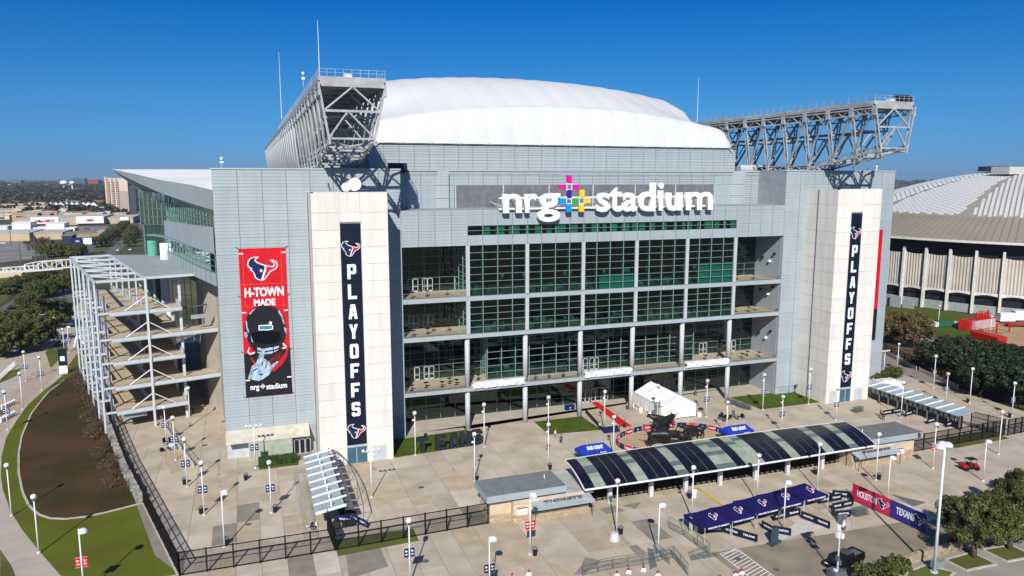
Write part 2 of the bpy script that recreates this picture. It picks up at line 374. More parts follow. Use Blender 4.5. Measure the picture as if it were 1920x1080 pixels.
# boulevard: two carriageways and a grass median
def strip(name, pts, w_, z, m):
    P = [Vector((p[0], p[1], 0)) for p in pts]; L_ = []; Rr = []
    for i, p in enumerate(P):
        d = (P[min(i + 1, len(P) - 1)] - P[max(i - 1, 0)]).normalized(); n = Vector((-d.y, d.x, 0)) * (w_ / 2); L_.append(p + n); Rr.append(p - n)
    b = MB()
    for i in range(len(P) - 1): b.quad((Rr[i].x, Rr[i].y, z), (Rr[i + 1].x, Rr[i + 1].y, z), (L_[i + 1].x, L_[i + 1].y, z), (L_[i].x, L_[i].y, z))
    return struct(name, b, m)
RD = [(-62, 140), (-64, 200), (-66, 260), (-70, 330), (-76, 430), (-84, 560), (-93, 720), (-104, 900), (-125, 1250)]
off = lambda pts, d: [(p[0] + d, p[1]) for p in pts]
strip('road', off(RD, 0), 9.5, -.1, ASPH); strip('road', off(RD, -17), 9.5, -.1, ASPH); strip('median', off(RD, -8.5), 7.0, -.02, GRASSD)
strip('lawn', off(RD, -25), 6, -.05, GRASSD)
b = MB()
for o_ in (0, -17):
    for s_ in (-1.5, 1.5):
        for i in range(60):
            y = 200 + i * 12
            for k in range(len(RD) - 1):
                if RD[k][1] <= y < RD[k + 1][1]:
                    f = (y - RD[k][1]) / (RD[k + 1][1] - RD[k][1]); x = RD[k][0] + f * (RD[k + 1][0] - RD[k][0]) + o_ + s_
                    b.quad((x - .07, y, -.09), (x + .07, y, -.09), (x - .2, y + 4, -.09), (x - .35, y + 4, -.09))
struct('road_marking', b, WHITE)
sheet('road', [(-400, 232), (-60, 214), (-60, 224), (-400, 246)], -.105, ASPH, True)
# parking lots and ground far left
LOT = mat('worn_parking_lot', (.24, .23, .215), rough=.9, var=.15, scale=.05)
for pts in ([(0, 448), (60, 455), (60, 486), (0, 492)], [(115, 425), (240, 424), (250, 445), (190, 470), (118, 462)], [(0, 404), (240, 402), (240, 408), (0, 410)], [(60, 455), (118, 460), (110, 476), (60, 480)]):
    sheet('parking_lot', pts, -.15, LOT)
sheet('grass_slope', [(0, 510), (50, 505), (60, 520), (20, 560), (0, 570)], -.04, GRASSD)
# right side
sheet('dome_lawn', [(200, 140), (235, 160), (250, 300), (160, 330), (178, 175)], -.1, GRASS, True)
sheet('dome_yard', [(206, 120), (300, 150), (300, 190), (240, 188), (210, 160)], -.08, mat('orange_yard', (.42, .27, .15), rough=.9, var=.1, scale=.2), True)
sheet('side_strip', [(150, 96), (153, 118), (169, 156), (176, 190), (190, 190), (196, 150), (180, 96)], -.12, mat('brown_grass', (.12, .10, .045), rough=.95, col2=(.07, .07, .03), scale=.3, thr=(.35, .65), detail=10), True)
sheet('side_road', [(178, 96), (187, 150), (191, 200), (198, 200), (196, 150), (188, 96)], -.08, LOT, True)
sheet('lawn', [(96, 72), (128, 84), (140, 78), (120, 66), (97, 68)], .045, GRASSD, True)
# bottom right: street, kerbed planting squares
sheet('street', [(60, 66.2), (150, 72), (170, 40), (60, 40)], .05, mat('street_concrete', (.30, .28, .235), rough=.9, var=.1, scale=.2), True)
def island(pts):
    P = [G(x, y, .1) for x, y in pts]; n = len(P)
    b = MB()
    for i in range(n): b.bar((P[i].x, P[i].y, .12), (P[(i + 1) % n].x, P[(i + 1) % n].y, .12), .28, .16)
    o = struct('kerb', b, KERB)
    sheet('grass_square', [(p.x, p.y) for p in P], .14, GRASSD, True)
island([(1772, 1050), (1812, 1070), (1868, 1058), (1822, 1036)]); island([(1842, 1031), (1888, 1053), (1940, 1044), (1895, 1022)]); island([(1690, 1095), (1702, 1073), (1735, 1060), (1790, 1073), (1770, 1095)])
# painted hatching in the yard
b = MB(); WHz = .045
hx0, hx1, hy0, hy1 = 55.6, 58.5, 66.0, 76.0
for x in (hx0, hx1): b.quad((x - .06, hy0, WHz), (x + .06, hy0, WHz), (x + .06, hy1, WHz), (x - .06, hy1, WHz))
b.quad((hx0, hy1 - .12, WHz), (hx1, hy1 - .12, WHz), (hx1, hy1, WHz), (hx0, hy1, WHz))
for i in range(16):
    y = hy0 + i * .62; b.quad((hx0, y, WHz + .004), (hx0, y + .14, WHz + .004), (hx1, y + 1.14, WHz + .004), (hx1, y + 1.0, WHz + .004))
struct('painted_hatching', b, WHITE)
# manholes and drain grates
for k, (px, py) in enumerate(((466, 983), (798, 1052), (1456, 1068), (1383, 1048))):
    g_ = G(px, py, .03); MB().lathe([(.01, .02), (.42, .02), (.45, 0)], (g_.x, g_.y, .03), 16).build('manhole_cover', STEELD)['kind'] = 'structure'
for k, (px, py) in enumerate(((790, 914), (1520, 999), (420, 790), (384, 835))):
    g_ = G(px, py, .03); MB().box(g_.x - .4, g_.x + .4, g_.y - .3, g_.y + .3, .03, .06).build('drain_grate', mat('rusty_grate', (.10, .06, .04)))['kind'] = 'structure'
random.seed(9)
b = MB()
for (px, py) in ((411, 866), (411, 877), (411, 890), (411, 903), (448, 887), (660, 872), (735, 870), (700, 878), (850, 880)):
    g_ = G(px, py, .03); b.box(g_.x - .18, g_.x + .18, g_.y - .12, g_.y + .12, .03, .05)
struct('floor_plate', b, STEELD)
# ================================================================== the stadium
ZR = 49.4
YF, YB = 132.5, 141.5          # front plane, recessed plane
stad = thing('stadium', 'huge grey-blue panelled stadium with glazed front between two end blocks', 'stadium', (68, 132.5, 0), world=True)
PANEL_BUDGET = [300]
rest_panels = MB()
UP = {}
def panel_mesh():
    """one cladding panel, 1 x 1, five shallow ribs with recessed joints between"""
    if 'p' not in UP:
        b = MB()
        for i in range(5):
            z0 = i / 5 + .006; z1 = (i + 1) / 5 - .004
            if i == 0: z0 = .01
            if i == 4: z1 = .99
            b.box(.012, .988, -1, 0, z0, z1)
        UP['p'] = b.mesh('cladding_panel', CLAD)
    return UP['p']
def clad(wall, x0, x1, y, zs, nx, t=.09, holes=(), show=True):
    """cladding panels on a wall facing the camera side (-y)"""
    dx = (x1 - x0) / nx
    for j in range(len(zs) - 1):
        for i in range(nx):
            a = x0 + i * dx; b = a + dx
            if any(hx0 < (a + b) / 2 < hx1 and hz0 < (zs[j] + zs[j + 1]) / 2 < hz1 for hx0, hx1, hz0, hz1 in holes): continue
            if show and PANEL_BUDGET[0] > 0:
                PANEL_BUDGET[0] -= 1
                put('cladding_panel', panel_mesh(), wall, (a, y, zs[j]), scl=(dx, t, zs[j + 1] - zs[j]))
            else:
                for k in range(5):
                    h = zs[j + 1] - zs[j]
                    rest_panels.box(a + .04, b - .04, y - t, y, zs[j] + h * k / 5 + .03, zs[j] + h * (k + 1) / 5 - .03)
JNT = mat('dark_joint_line', (.13, .155, .175), rough=.7)
def joints(wall, x0, x1, y, zs, nx):
    b = MB(); dx = (x1 - x0) / nx
    for i in range(1, nx): b.box(x0 + i * dx - .045, x0 + i * dx + .045, y - .095, y - .02, zs[0], zs[-1])
    for z in zs[1:-1]: b.box(x0, x1, y - .094, y - .02, z - .025, z + .025)
    b.build('panel_joint', JNT, wall)
ZS = [ZR - .1 - 2.8 * i for i in range(18)][::-1]    # panel rows
ZS = [0.0] + [z for z in ZS if z > 1]
# end blocks
W_L = MB().box(-4.8, 26.3, YF, YB + 20, 0, ZR).build('end_block', CLADDK, stad)
W_R = MB().box(109.8, 140, YF, YB + 20, 0, ZR).build('end_block', CLADDK, stad)
joints(W_L, -4.8, 26.3, YF, [z for z in ZS if z > 4], 8); joints(W_R, 109.8, 140, YF, ZS, 8)
clad(W_L, -4.8, 26.3, YF, [z for z in ZS if z > 4], 8, holes=((11.5, 21, 0, 43),))
clad(W_R, 109.8, 140, YF, [z for z in ZS if z > 0], 8, holes=((117, 126, 0, 43),), show=True)
# parapet caps
for o_, x0, x1 in ((W_L, -5, 26.4), (W_R, 109.7, 140.2)):
    MB().box(x0, x1, YF - .16, YF + .5, ZR, ZR + .22).build('parapet_cap', STEEL, o_)
# recess back walls, shelf and lintel wall over the glazing
lint = MB().box(26.3, 38.6, YF, YF + 1.2, 35.6, 42.2).box(97.6, 109.8, YF, YF + 1.2, 35.6, 42.2).box(38.6, 97.6, YF, YF + 1.2, 39.25, 42.2).box(38.6, 97.6, YF, YF + 1.2, 35.6, 37.45).box(26.3, 109.8, YF + .4, YB, 42.0, 42.2).box(26.3, 109.8, YF + 1.2, YB + 12, 35.7, 36).build('front_wall', CLADDK, stad)
zr = [35.6, 38.45, 41.25, 42.2]
joints(lint, 26.3, 38.6, YF, zr, 4); joints(lint, 97.6, 109.8, YF, zr, 4); joints(lint, 38.6, 97.6, YF, [39.25, 41.25, 42.2], 20); joints(lint, 38.6, 97.6, YF, [35.6, 37.45], 20)
clad(lint, 26.3, 38.6, YF, zr, 4); clad(lint, 97.6, 109.8, YF, zr, 4)
clad(lint, 38.6, 97.6, YF, [39.25, 41.25, 42.2], 20); clad(lint, 38.6, 97.6, YF, [35.6, 37.45], 20)
up = MB().box(26.3, 109.8, YB + .3, YB + 1.5, 42, ZR - .1).build('upper_wall', CLADDK, stad)
zu = [42.2, 44.05, 46.6, 49.3]
clad(up, 26.3, 34.9, YB + .2, zu, 3); clad(up, 38.6 - 1.2, 38.6, YB + .2, zu, 1); clad(up, 98.1, 102.2, YB + .2, zu, 2)
clad(up, 38.6, 98.1, YB + .2, [46.6, 49.3], 20)
MB().box(26.3, 109.8, YB - .1, YB + .6, 49.3, 49.5).build('parapet_cap', STEEL, up)
# shallow curved bays either side of the louvre band
def curved_bay(x0, x1, d, n, nm):
    for r in range(3):
        b = MB()
        za, zb = zu[r] + .03, zu[r + 1] - .03
        for i in range(n):
            t0, t1 = i / n, (i + 1) / n
            f = lambda t: (x0 + (x1 - x0) * t, YB + .15 - d * math.sin(math.pi / 2 * (t if nm == 'l' else 1 - t)) ** 2)
            p, q = f(t0), f(t1)
            for k in range(5):
                h = (zb - za) / 5
                b.quad((p[0], p[1], za + h * k + .03), (q[0], q[1], za + h * k + .03), (q[0], q[1], za + h * (k + 1)), (p[0], p[1], za + h * (k + 1)))
        p = f(1 if nm == 'l' else 0)
        b.quad((p[0], p[1], za), (p[0], YB + .3, za), (p[0], YB + .3, zb), (p[0], p[1], zb)) if nm == 'l' else b.quad((p[0], YB + .3, za), (p[0], p[1], za), (p[0], p[1], zb), (p[0], YB + .3, zb))
        o = b.build('curved_panel', CLAD, up, smooth=False)
curved_bay(34.9, 37.3, 1.1, 6, 'l'); curved_bay(102.2, 105.6, 1.1, 6, 'l'); clad(up, 105.7, 109.8, YB + .2, zu, 2)
# louvre band behind the lettering
LRB = mat('louvre_rib_grey', (.22, .23, .25), rough=.6)
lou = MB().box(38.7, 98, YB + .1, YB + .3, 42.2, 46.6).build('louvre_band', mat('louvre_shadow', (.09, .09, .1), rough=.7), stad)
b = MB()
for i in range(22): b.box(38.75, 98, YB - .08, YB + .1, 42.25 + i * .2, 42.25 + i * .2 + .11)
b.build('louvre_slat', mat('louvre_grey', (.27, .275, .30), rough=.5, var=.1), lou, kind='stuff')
for i in range(7): MB().box(38.7 + i * 9.85, 38.95 + i * 9.85, YB - .16, YB + .1, 42.2, 46.6).build('louvre_post', STEEL, lou)
b = MB()
for i in range(41): b.box(38.75 + i * 1.48, 38.79 + i * 1.48, YB - .1, YB + .1, 42.2, 46.6)
b.build('louvre_rib', LRB, lou)
# upper box under the white roof
ub = MB().box(24.5, 114, 156.4, 175, 48, 55.1).box(24.5, 114, YB, 156.6, 48.6, 49.0).build('roof_box_wall', CLADDK, stad)
joints(ub, 24.5, 114, 156.4, [49.0, 52.4, 55.0], 28); joints(up, 38.6, 98.1, YB + .2, [46.6, 49.3], 20); joints(up, 26.3, 34.9, YB + .2, zu, 3); joints(up, 105.7, 109.8, YB + .2, zu, 2)
clad(ub, 24.5, 114, 156.4, [49.0, 52.4, 55.0], 28, show=True)
MB().box(24.4, 114.1, 156.0, 156.5, 55.0, 55.35).build('gutter', mat('gutter_dark', (.12, .13, .14), rough=.6), ub)
# flat roofs of the end blocks and the body behind
MB().box(-4.6, 26.1, YF + .3, 170, 48.4, 48.6).box(109.9, 139.8, YF + .3, 170, 48.4, 48.6).build('flat_roof', mat('roof_membrane', (.55, .55, .54), rough=.9), stad)
MB().prism([(-1, 161.6), (-4, 200), (-6, 400), (144, 400), (142, 200), (140, 161.6)], 0, 46).build('rear_body', CLAD, stad)

# ---- glazed front: slab bands
SL = [(7.7, 8.4), (18.05, 18.85), (25.2, 26.05)]
for k, (z0, z1) in enumerate(SL):
    MB().box(26.3, 109.8, YF, YF + .5, z0, z1).build('slab_band', CLAD, stad)
deck = mat('tan_deck', (.46, .38, .28), rough=.85, col2=(.36, .29, .21), scale=1.2)
b = MB()
for z0, z1 in SL: b.box(26.3, 109.8, YF + .5, 158, z0 + .1, z1 - .02)
b.build('floor_slab', deck, stad)
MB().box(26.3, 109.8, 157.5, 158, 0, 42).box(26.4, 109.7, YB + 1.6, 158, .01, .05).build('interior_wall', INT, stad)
# recess side walls (clad)
for xs, sgn in ((26.3, 1), (109.8, -1)):
    b = MB()
    for r in range(len(SL) + 1):
        za = ([0] + [s[1] for s in SL])[r]; zb = ([s[0] for s in SL] + [35.6])[r]
        n = max(2, round((zb - za) / .56)); h = (zb - za) / n
        for k in range(n): b.box(xs, xs + sgn * .06, YF + .5, YB, za + k * h + .03, za + (k + 1) * h)
    b.build('recess_wall', CLAD, stad, kind='stuff')
# storeys: (z0, z1, row count, front box?)
COLX = [38.6 + 11.8 * i for i in range(6)]
UQ = {}
def pane_mesh(g):
    if g.name not in UQ: UQ[g.name] = MB().quad((0, 0, 0), (1, 0, 0), (1, 0, 1), (0, 0, 1)).mesh('window_pane', g)
    return UQ[g.name]
PANES = [300]; rest_pane = MB()
def curtain(x0, x1, y, z0, z1, nx, nz, g=GLASSD, mull=.12, trans=.07, fin=0.0, mm=STEEL):
    wl = MB()
    dx = (x1 - x0) / nx; dz = (z1 - z0) / nz
    for i in range(nx + 1): wl.box(x0 + i * dx - mull / 2, x0 + i * dx + mull / 2, y - .1, y + .12 + fin, z0, z1)
    for j in range(nz + 1): wl.box(x0, x1, y - .14, y + .05, z0 + j * dz - trans / 2, z0 + j * dz + trans / 2)
    f = wl.build('curtain_wall', mm, stad)
    for i in range(nx):
        for j in range(nz):
            if PANES[0] > 0:
                PANES[0] -= 1
                put('window_pane', pane_mesh(g), f, (x0 + i * dx, y, z0 + j * dz), scl=(dx, 1, dz))
            else:
                a, c = x0 + i * dx, z0 + j * dz
                rest_pane.quad((a, y, c), (a + dx, y, c), (a + dx, y, c + dz), (a, y, c + dz))
    return f
MULL = mat('grey_mullion', (.20, .28, .265), rough=.45)
curtain(38.6, 97.6, YF + .12, 26.05, 35.6, 20, 7, fin=.25, mm=MULL)
curtain(38.6, 97.6, YF + .12, 18.85, 25.2, 20, 5, fin=.25, mm=MULL)
for z0, z1, nz in ((26.05, 35.6, 7), (18.85, 25.2, 5)):
    curtain(26.3, 38.4, YB, z0, z1, 4, nz, mull=.08, trans=.05, mm=MULL); curtain(97.8, 109.8, YB, z0, z1, 4, nz, mull=.08, trans=.05, mm=MULL)
curtain(26.3, 43.8, YB, 8.4, 18.05, 6, 7, mull=.08, trans=.05, mm=MULL); curtain(43.8, 91.1, 137.2, 8.4, 18.05, 16, 7, mull=.14, trans=.08, fin=.2, mm=MULL); curtain(91.1, 109.8, YB, 8.4, 18.05, 6, 7, mull=.08, trans=.05, mm=MULL)
curtain(26.3, 109.8, YB, 0, 7.7, 28, 5, mull=.09, trans=.06, mm=MULL)
FIN = mat('teal_glass_fin', (.10, .34, .28), rough=.3)
for z0, z1, x0, n, y in ((26.05, 35.6, 38.6, 20, YF + .4), (18.85, 25.2, 38.6, 20, YF + .4), (8.4, 18.05, 43.8, 16, 137.5)):
    for i in range(n + 1): put('glass_fin', ubox(FIN), stad, (x0 + 2.955 * i, y + .25, (z0 + z1) / 2), scl=(.1, .75, z1 - z0))
# glass returns of the projecting boxes
for x, y0, y1, z0, z1, nz in ((38.5, YF, YB, 26.05, 35.6, 7), (38.5, YF, YB, 18.85, 25.2, 5), (97.7, YF, YB, 26.05, 35.6, 7), (97.7, YF, YB, 18.85, 25.2, 5), (43.8, 137.2, YB, 8.4, 18.05, 7), (91.1, 137.2, YB, 8.4, 18.05, 7)):
    b = MB(); n = 3
    for i in range(n + 1): yy = y0 + (y1 - y0) * i / n; b.box(x - .06, x + .06, yy - .05, yy + .05, z0, z1)
    for j in range(nz + 1): zz = z0 + (z1 - z0) * j / nz; b.box(x - .06, x + .06, y0, y1, zz - .04, zz + .04)
    f = b.build('return_frame', MULL, stad)
    MB().quad((x, y0, z0), (x, y1, z0), (x, y1, z1), (x, y0, z1)).build('return_glass', GLASSG, f)
# pilasters above, round columns below
for x in COLX:
    MB().box(x - .35, x + .35, YF - .16, YF + .35, 26.05, 35.6).build('pilaster', STEEL, stad)
    MB().box(x - .35, x + .35, YF - .16, YF + .35, 18.85, 25.2).build('pilaster', STEEL, stad)
    MB().tube((x, YF + .9, 8.4), (x, YF + .9, 18.05), .48, n=16).build('round_column', mat('column_grey', (.47, .49, .50), rough=.6, var=.04), stad, smooth=True)
    MB().tube((x, YF + .9, 0), (x, YF + .9, 7.7), .48, n=16).build('round_column', _M['column_grey'], stad, smooth=True)
# ribbon window with green curtains
glass('clear_ribbon_glass', (.9, .97, .95), refl=.02)
rf = curtain(38.6, 97.6, YF + .1, 37.45, 39.25, 20, 2, g=_M['clear_ribbon_glass'], mull=.12, trans=.07, mm=MULL)
CURT = mat('green_curtain', (.34, .80, .62), rough=.9, var=.1, scale=3)
random.seed(3)
x = 41.6
while x < 97.2:
    wd = random.choice((1.2, 1.5, 2.2, .9, 1.7)); wd = min(wd, 97.4 - x)
    b = MB(); n = max(4, int(wd / .16))
    for i in range(n):
        a0 = x + wd * i / n; a1 = x + wd * (i + 1) / n; d0 = .08 * (i % 2); d1 = .08 * ((i + 1) % 2)
        b.quad((a0, YF + .28 + d0, 37.5), (a1, YF + .28 + d1, 37.5), (a1, YF + .28 + d1, 39.2), (a0, YF + .28 + d0, 39.2))
    b.build('curtain', CURT, rf)
    x += wd + random.choice((.3, .9, 1.5, .7, 1.1))
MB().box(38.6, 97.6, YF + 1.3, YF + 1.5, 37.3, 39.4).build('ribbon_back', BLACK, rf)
# interior structure seen through the glass
b = MB()
for x in COLX:
    for z0, z1 in ((0, 7.7), (8.4, 18), (18.85, 25.2), (26.05, 35.6)): b.box(x + 2.6, x + 3.2, 146, 146.6, z0, z1); b.box(x + 7, x + 7.4, 151, 151.4, z0, z1)
for z0, z1 in SL: b.box(27, 109, 143, 143.4, z0 - .7, z0)
b.build('interior_column', mat('interior_column_grey', (.20, .26, .25), rough=.8), stad)
random.seed(11)
TEAL = mat('teal_screen_fabric', (.08, .62, .55), rough=.8, var=.05)
for (x0, x1, z0, z1) in ((66.0, 73.6, 26.1, 28.9), (88.9, 97.4, 26.1, 30.3)):
    MB().box(x0, x1, YF + .5, YF + .6, z0, z1).build('teal_screen', TEAL, stad)
ac = mat('interior_pale_furniture', (.42, .58, .55), rough=.6, var=.3, scale=3); bl = mat('interior_blue_furniture', (.02, .06, .30), rough=.6); yl = mat('interior_yellow_ceiling', (.5, .5, .2), rough=.6)
bs = [MB() for _ in range(4)]
for z, y0 in ((26.05, 133.5), (18.85, 133.5), (8.4, 138.2), (0, 143)):
    for i in range(60 if z > 9 else 36):
        x = random.uniform(40 if z > 9 else 45, 96 if z > 9 else 90); y = random.uniform(y0 + .5, y0 + 8); h = random.uniform(.5, 1.3); s = random.uniform(.3, 1.3)
        k = random.choice((0, 0, 0, 1, 2, 2)); bs[k].box(x, x + s, y, y + .6, z, z + h)
    for i in range(14):
        x = random.uniform(40, 95); bs[3 if i % 5 == 0 else 0].box(x, x + random.uniform(.3, .9), y0 + 5, y0 + 5.3, z + 2.2, z + 3.2)
for bb, mm, nm in zip(bs, (ac, bl, INTG, yl), ('lounge_furniture', 'lounge_chair', 'bar_counter', 'ceiling_sign')):
    if bb.v: bb.build(nm, mm, stad, kind='stuff')
# glass doors with white frames on the decks
def doors(x, y, z, n=2, h=2.6, nm='glass_door'):
    b = MB()
    for i in range(n):
        a = x + i * 1.05
        b.box(a, a + .1, y - .12, y, z, z + h); b.box(a + .95, a + 1.05, y - .12, y, z, z + h); b.box(a, a + 1.05, y - .12, y, z + h - .12, z + h); b.box(a, a + 1.05, y - .12, y, z, z + .25); b.box(a + .1, a + .95, y - .1, y, z + 1.0, z + 1.12)
    return b.build(nm, STEEL, stad)
for z in (26.05, 18.85, 8.4):
    for x in (29.0, 31.9): doors(x, YB - .1, z)
for x, y, z in ((99.0, YB - .1, 26.05), (99.0, YB - .1, 18.85), (103.2, YB - .1, 8.4), (95.5, YB - .1, 8.4), (63.5, 137, 8.4), (66, 137, 8.4)): doors(x, y, z)
for x in (66.2, 68.6, 70.6, 83.5, 85.6): doors(x, YB - .1, 0, 2, 3.0)
# glass balustrades and white sheets
RAIL = mat('rail_steel', (.35, .37, .38), rough=.4, metal=.4)
def balustrade(x0, x1, y, z, parent, h=1.05, nm='balustrade'):
    b = MB(); n = max(1, round((x1 - x0) / 1.6))
    b.box(x0, x1, y - .03, y + .03, z + h - .05, z + h)
    for i in range(n + 1): xx = x0 + (x1 - x0) * i / n; b.box(xx - .025, xx + .025, y - .025, y + .025, z, z + h)
    o = b.build(nm, RAIL, parent)
    MB().quad((x0, y, z + .08), (x1, y, z + .08), (x1, y, z + h - .08), (x0, y, z + h - .08)).build('balustrade_glass', glass('clear_rail_glass', (.82, .86, .86), refl=.03) if 'clear_rail_glass' not in _M else _M['clear_rail_glass'], o)
for z in (26.05, 18.85):
    balustrade(26.5, 38.1, YF + .12, z, stad); balustrade(98.1, 109.6, YF + .12, z, stad)
for x0, x1 in ((26.5, 38), (50.9, 61.8), (74.5, 85.3), (98.1, 109.6)): balustrade(x0, x1, YF + .12, 8.4, stad)
for x0, x1, lb in ((39.3, 49.9, 'leftmost of the three white sheets draped on the lowest balcony rail'), (62.8, 73.4, 'white sheet on the balcony rail above the red carpet'), (86.4, 97.0, 'white sheet on the balcony rail above the white tent')):
    b = MB(); n = 26; rows = 6
    random.seed(int(x0))
    ph = [random.uniform(0, 6) for _ in range(4)]
    g = [[(x0 + (x1 - x0) * i / n + .15 * math.sin(j * 1.3 + ph[0]), YF - .22 - .10 * math.sin(i * 1.9 + ph[1] + j * .8) * (j / rows) - .03 * j - .07 * math.sin(i * .7 + ph[2] - j), 9.45 - j * .2 - .05 * math.sin(i * .8 + ph[3]) * j / rows) for i in range(n + 1)] for j in range(rows + 1)]
    for j in range(rows):
        for i in range(n): b.quad(g[j + 1][i], g[j + 1][i + 1], g[j][i + 1], g[j][i])
    for i in range(n):
        p, q = g[0][i], g[0][i + 1]; b.quad(p, q, (q[0], YF + .5, 9.45), (p[0], YF + .5, 9.45))
    o = b.build('white_sheet', mat('white_cloth', (.62, .64, .67), rough=.8), smooth=False); tag(o, lb, 'sheet', 'white sheets on the balcony rail')
if rest_panels.v: rest_panels.build('cladding', CLAD, stad, kind='stuff')
if rest_pane.v: rest_pane.build('glazing', GLASSD, stad, kind='stuff')
# shop sign over the entrance
sg = thing('shop_sign', 'black TEAM SHOP sign with white letters on the ground floor glazing', 'sign', (79, YB - .5, 5), world=True)
MB().box(77.0, 83.2, YB - .7, YB - .45, 4.6, 6.2).build('sign_board', BLACK, sg)
put('lettering', text_mesh('TEAM    SHOP', 'lettering', WPRINT, 77.3, 82.9, 4.95, 5.85, depth=.06, bold=.03, y=YB - .78), sg)
# low service wing at the foot of the left block
lw = thing('service_wing', 'low wing with beige sloping canopy and pale green screen below the H-TOWN banner', 'building', (2, 131, 0), world=True)
MB().quad((-4.9, YF - 2.4, 3.4), (8.9, YF - 2.4, 3.4), (8.9, YF - .1, 5.0), (-4.9, YF - .1, 5.0)).quad((8.9, YF - 2.4, 3.25), (-4.9, YF - 2.4, 3.25), (-4.9, YF - .1, 4.85), (8.9, YF - .1, 4.85)).quad((-4.9, YF - 2.4, 3.25), (8.9, YF - 2.4, 3.25), (8.9, YF - 2.4, 3.4), (-4.9, YF - 2.4, 3.4)).build('canopy', mat('beige_metal_canopy', (.5, .46, .38), rough=.7), lw)
b = MB()
for i in range(62): b.box(-1.3 + i * .115, -1.3 + i * .115 + .07, YF - 2.35, YF - 2.2, 0, 3.2)
b.build('screen_slat', mat('pale_green_screen', (.52, .58, .45), rough=.7), lw, kind='stuff')
MB().box(-1.3, 5.9, YF - 2.2, YF - .2, 0, 3.2).box(-4.8, -1.3, YF - .25, YF - .1, 0, 3.4).build('wall', mat('grey_render', (.45, .48, .48), rough=.8), lw)
for i in range(3):
    f = MB().box(6.2 + i * .95, 6.3 + i * .95, YF - 1.5, YF - 1.4, 0, 2.6).box(6.2 + i * .95, 7.1 + i * .95, YF - 1.5, YF - 1.4, 2.5, 2.7).box(7.0 + i * .95, 7.1 + i * .95, YF - 1.5, YF - 1.4, 0, 2.6).build('door', STEEL, lw)
    MB().quad((6.3 + i * .95, YF - 1.45, 0), (7.0 + i * .95, YF - 1.45, 0), (7.0 + i * .95, YF - 1.45, 2.5), (6.3 + i * .95, YF - 1.45, 2.5)).build('door_glass', BLACK, f)

# ---- the team emblem: a bull's head, traced once, in units of its own height
def emb(pts): return [((x - 190) / 172., (175 - y) / 172.) for x, y in pts]
E_ALL = emb([(167, 90), (140, 87), (108, 94), (90, 113), (82, 140), (87, 160), (106, 174), (99, 181), (103, 188), (116, 193), (127, 216), (131, 241), (152, 256), (183, 265), (203, 252), (214, 236), (229, 218), (238, 203), (258, 193), (283, 178), (295, 156), (288, 129), (267, 115), (236, 114), (256, 130), (267, 145), (264, 157), (248, 161), (228, 154), (208, 151), (196, 145), (172, 136), (152, 127), (139, 114), (148, 102)])
E_NAVY = emb([(150, 93), (126, 95), (108, 103), (96, 119), (90, 140), (96, 157), (118, 172), (108, 182), (120, 188), (124, 196), (134, 216), (137, 236), (155, 250), (172, 256), (180, 235), (190, 205), (200, 180), (201, 158), (190, 151), (168, 143), (148, 133), (132, 115), (138, 102)])
E_RED = emb([(213, 158), (213, 180), (203, 205), (195, 230), (188, 255), (198, 247), (208, 231), (223, 213), (232, 197), (255, 186), (277, 172), (287, 155), (281, 134), (266, 123), (256, 121), (268, 136), (275, 150), (268, 164), (250, 168), (230, 163)])
E_STAR = [((177 + (15 if k % 2 == 0 else 6.2) * math.sin(k * math.pi / 5) - 190) / 172., (175 - (190 - (15 if k % 2 == 0 else 6.2) * math.cos(k * math.pi / 5))) / 172.) for k in range(10)]
EM_N = mat('emblem_navy', (.012, .018, .075), rough=.5); EM_R = mat('emblem_red', (.50, .01, .045), rough=.5)
def emblem_mesh(h, t=.03, whitemat=WPRINT):
    b = MB()
    for k, (pl, m) in enumerate(((E_ALL, 0), (E_NAVY, 1), (E_RED, 2), (E_STAR, 0))):
        b.cur = m; z = (3 if k == 3 else min(k, 1) + 1) * t
        b.vprism([(x * h, y * h) for x, y in pl], -z, 0)
    return b.mesh('emblem', [whitemat, EM_N, EM_R])
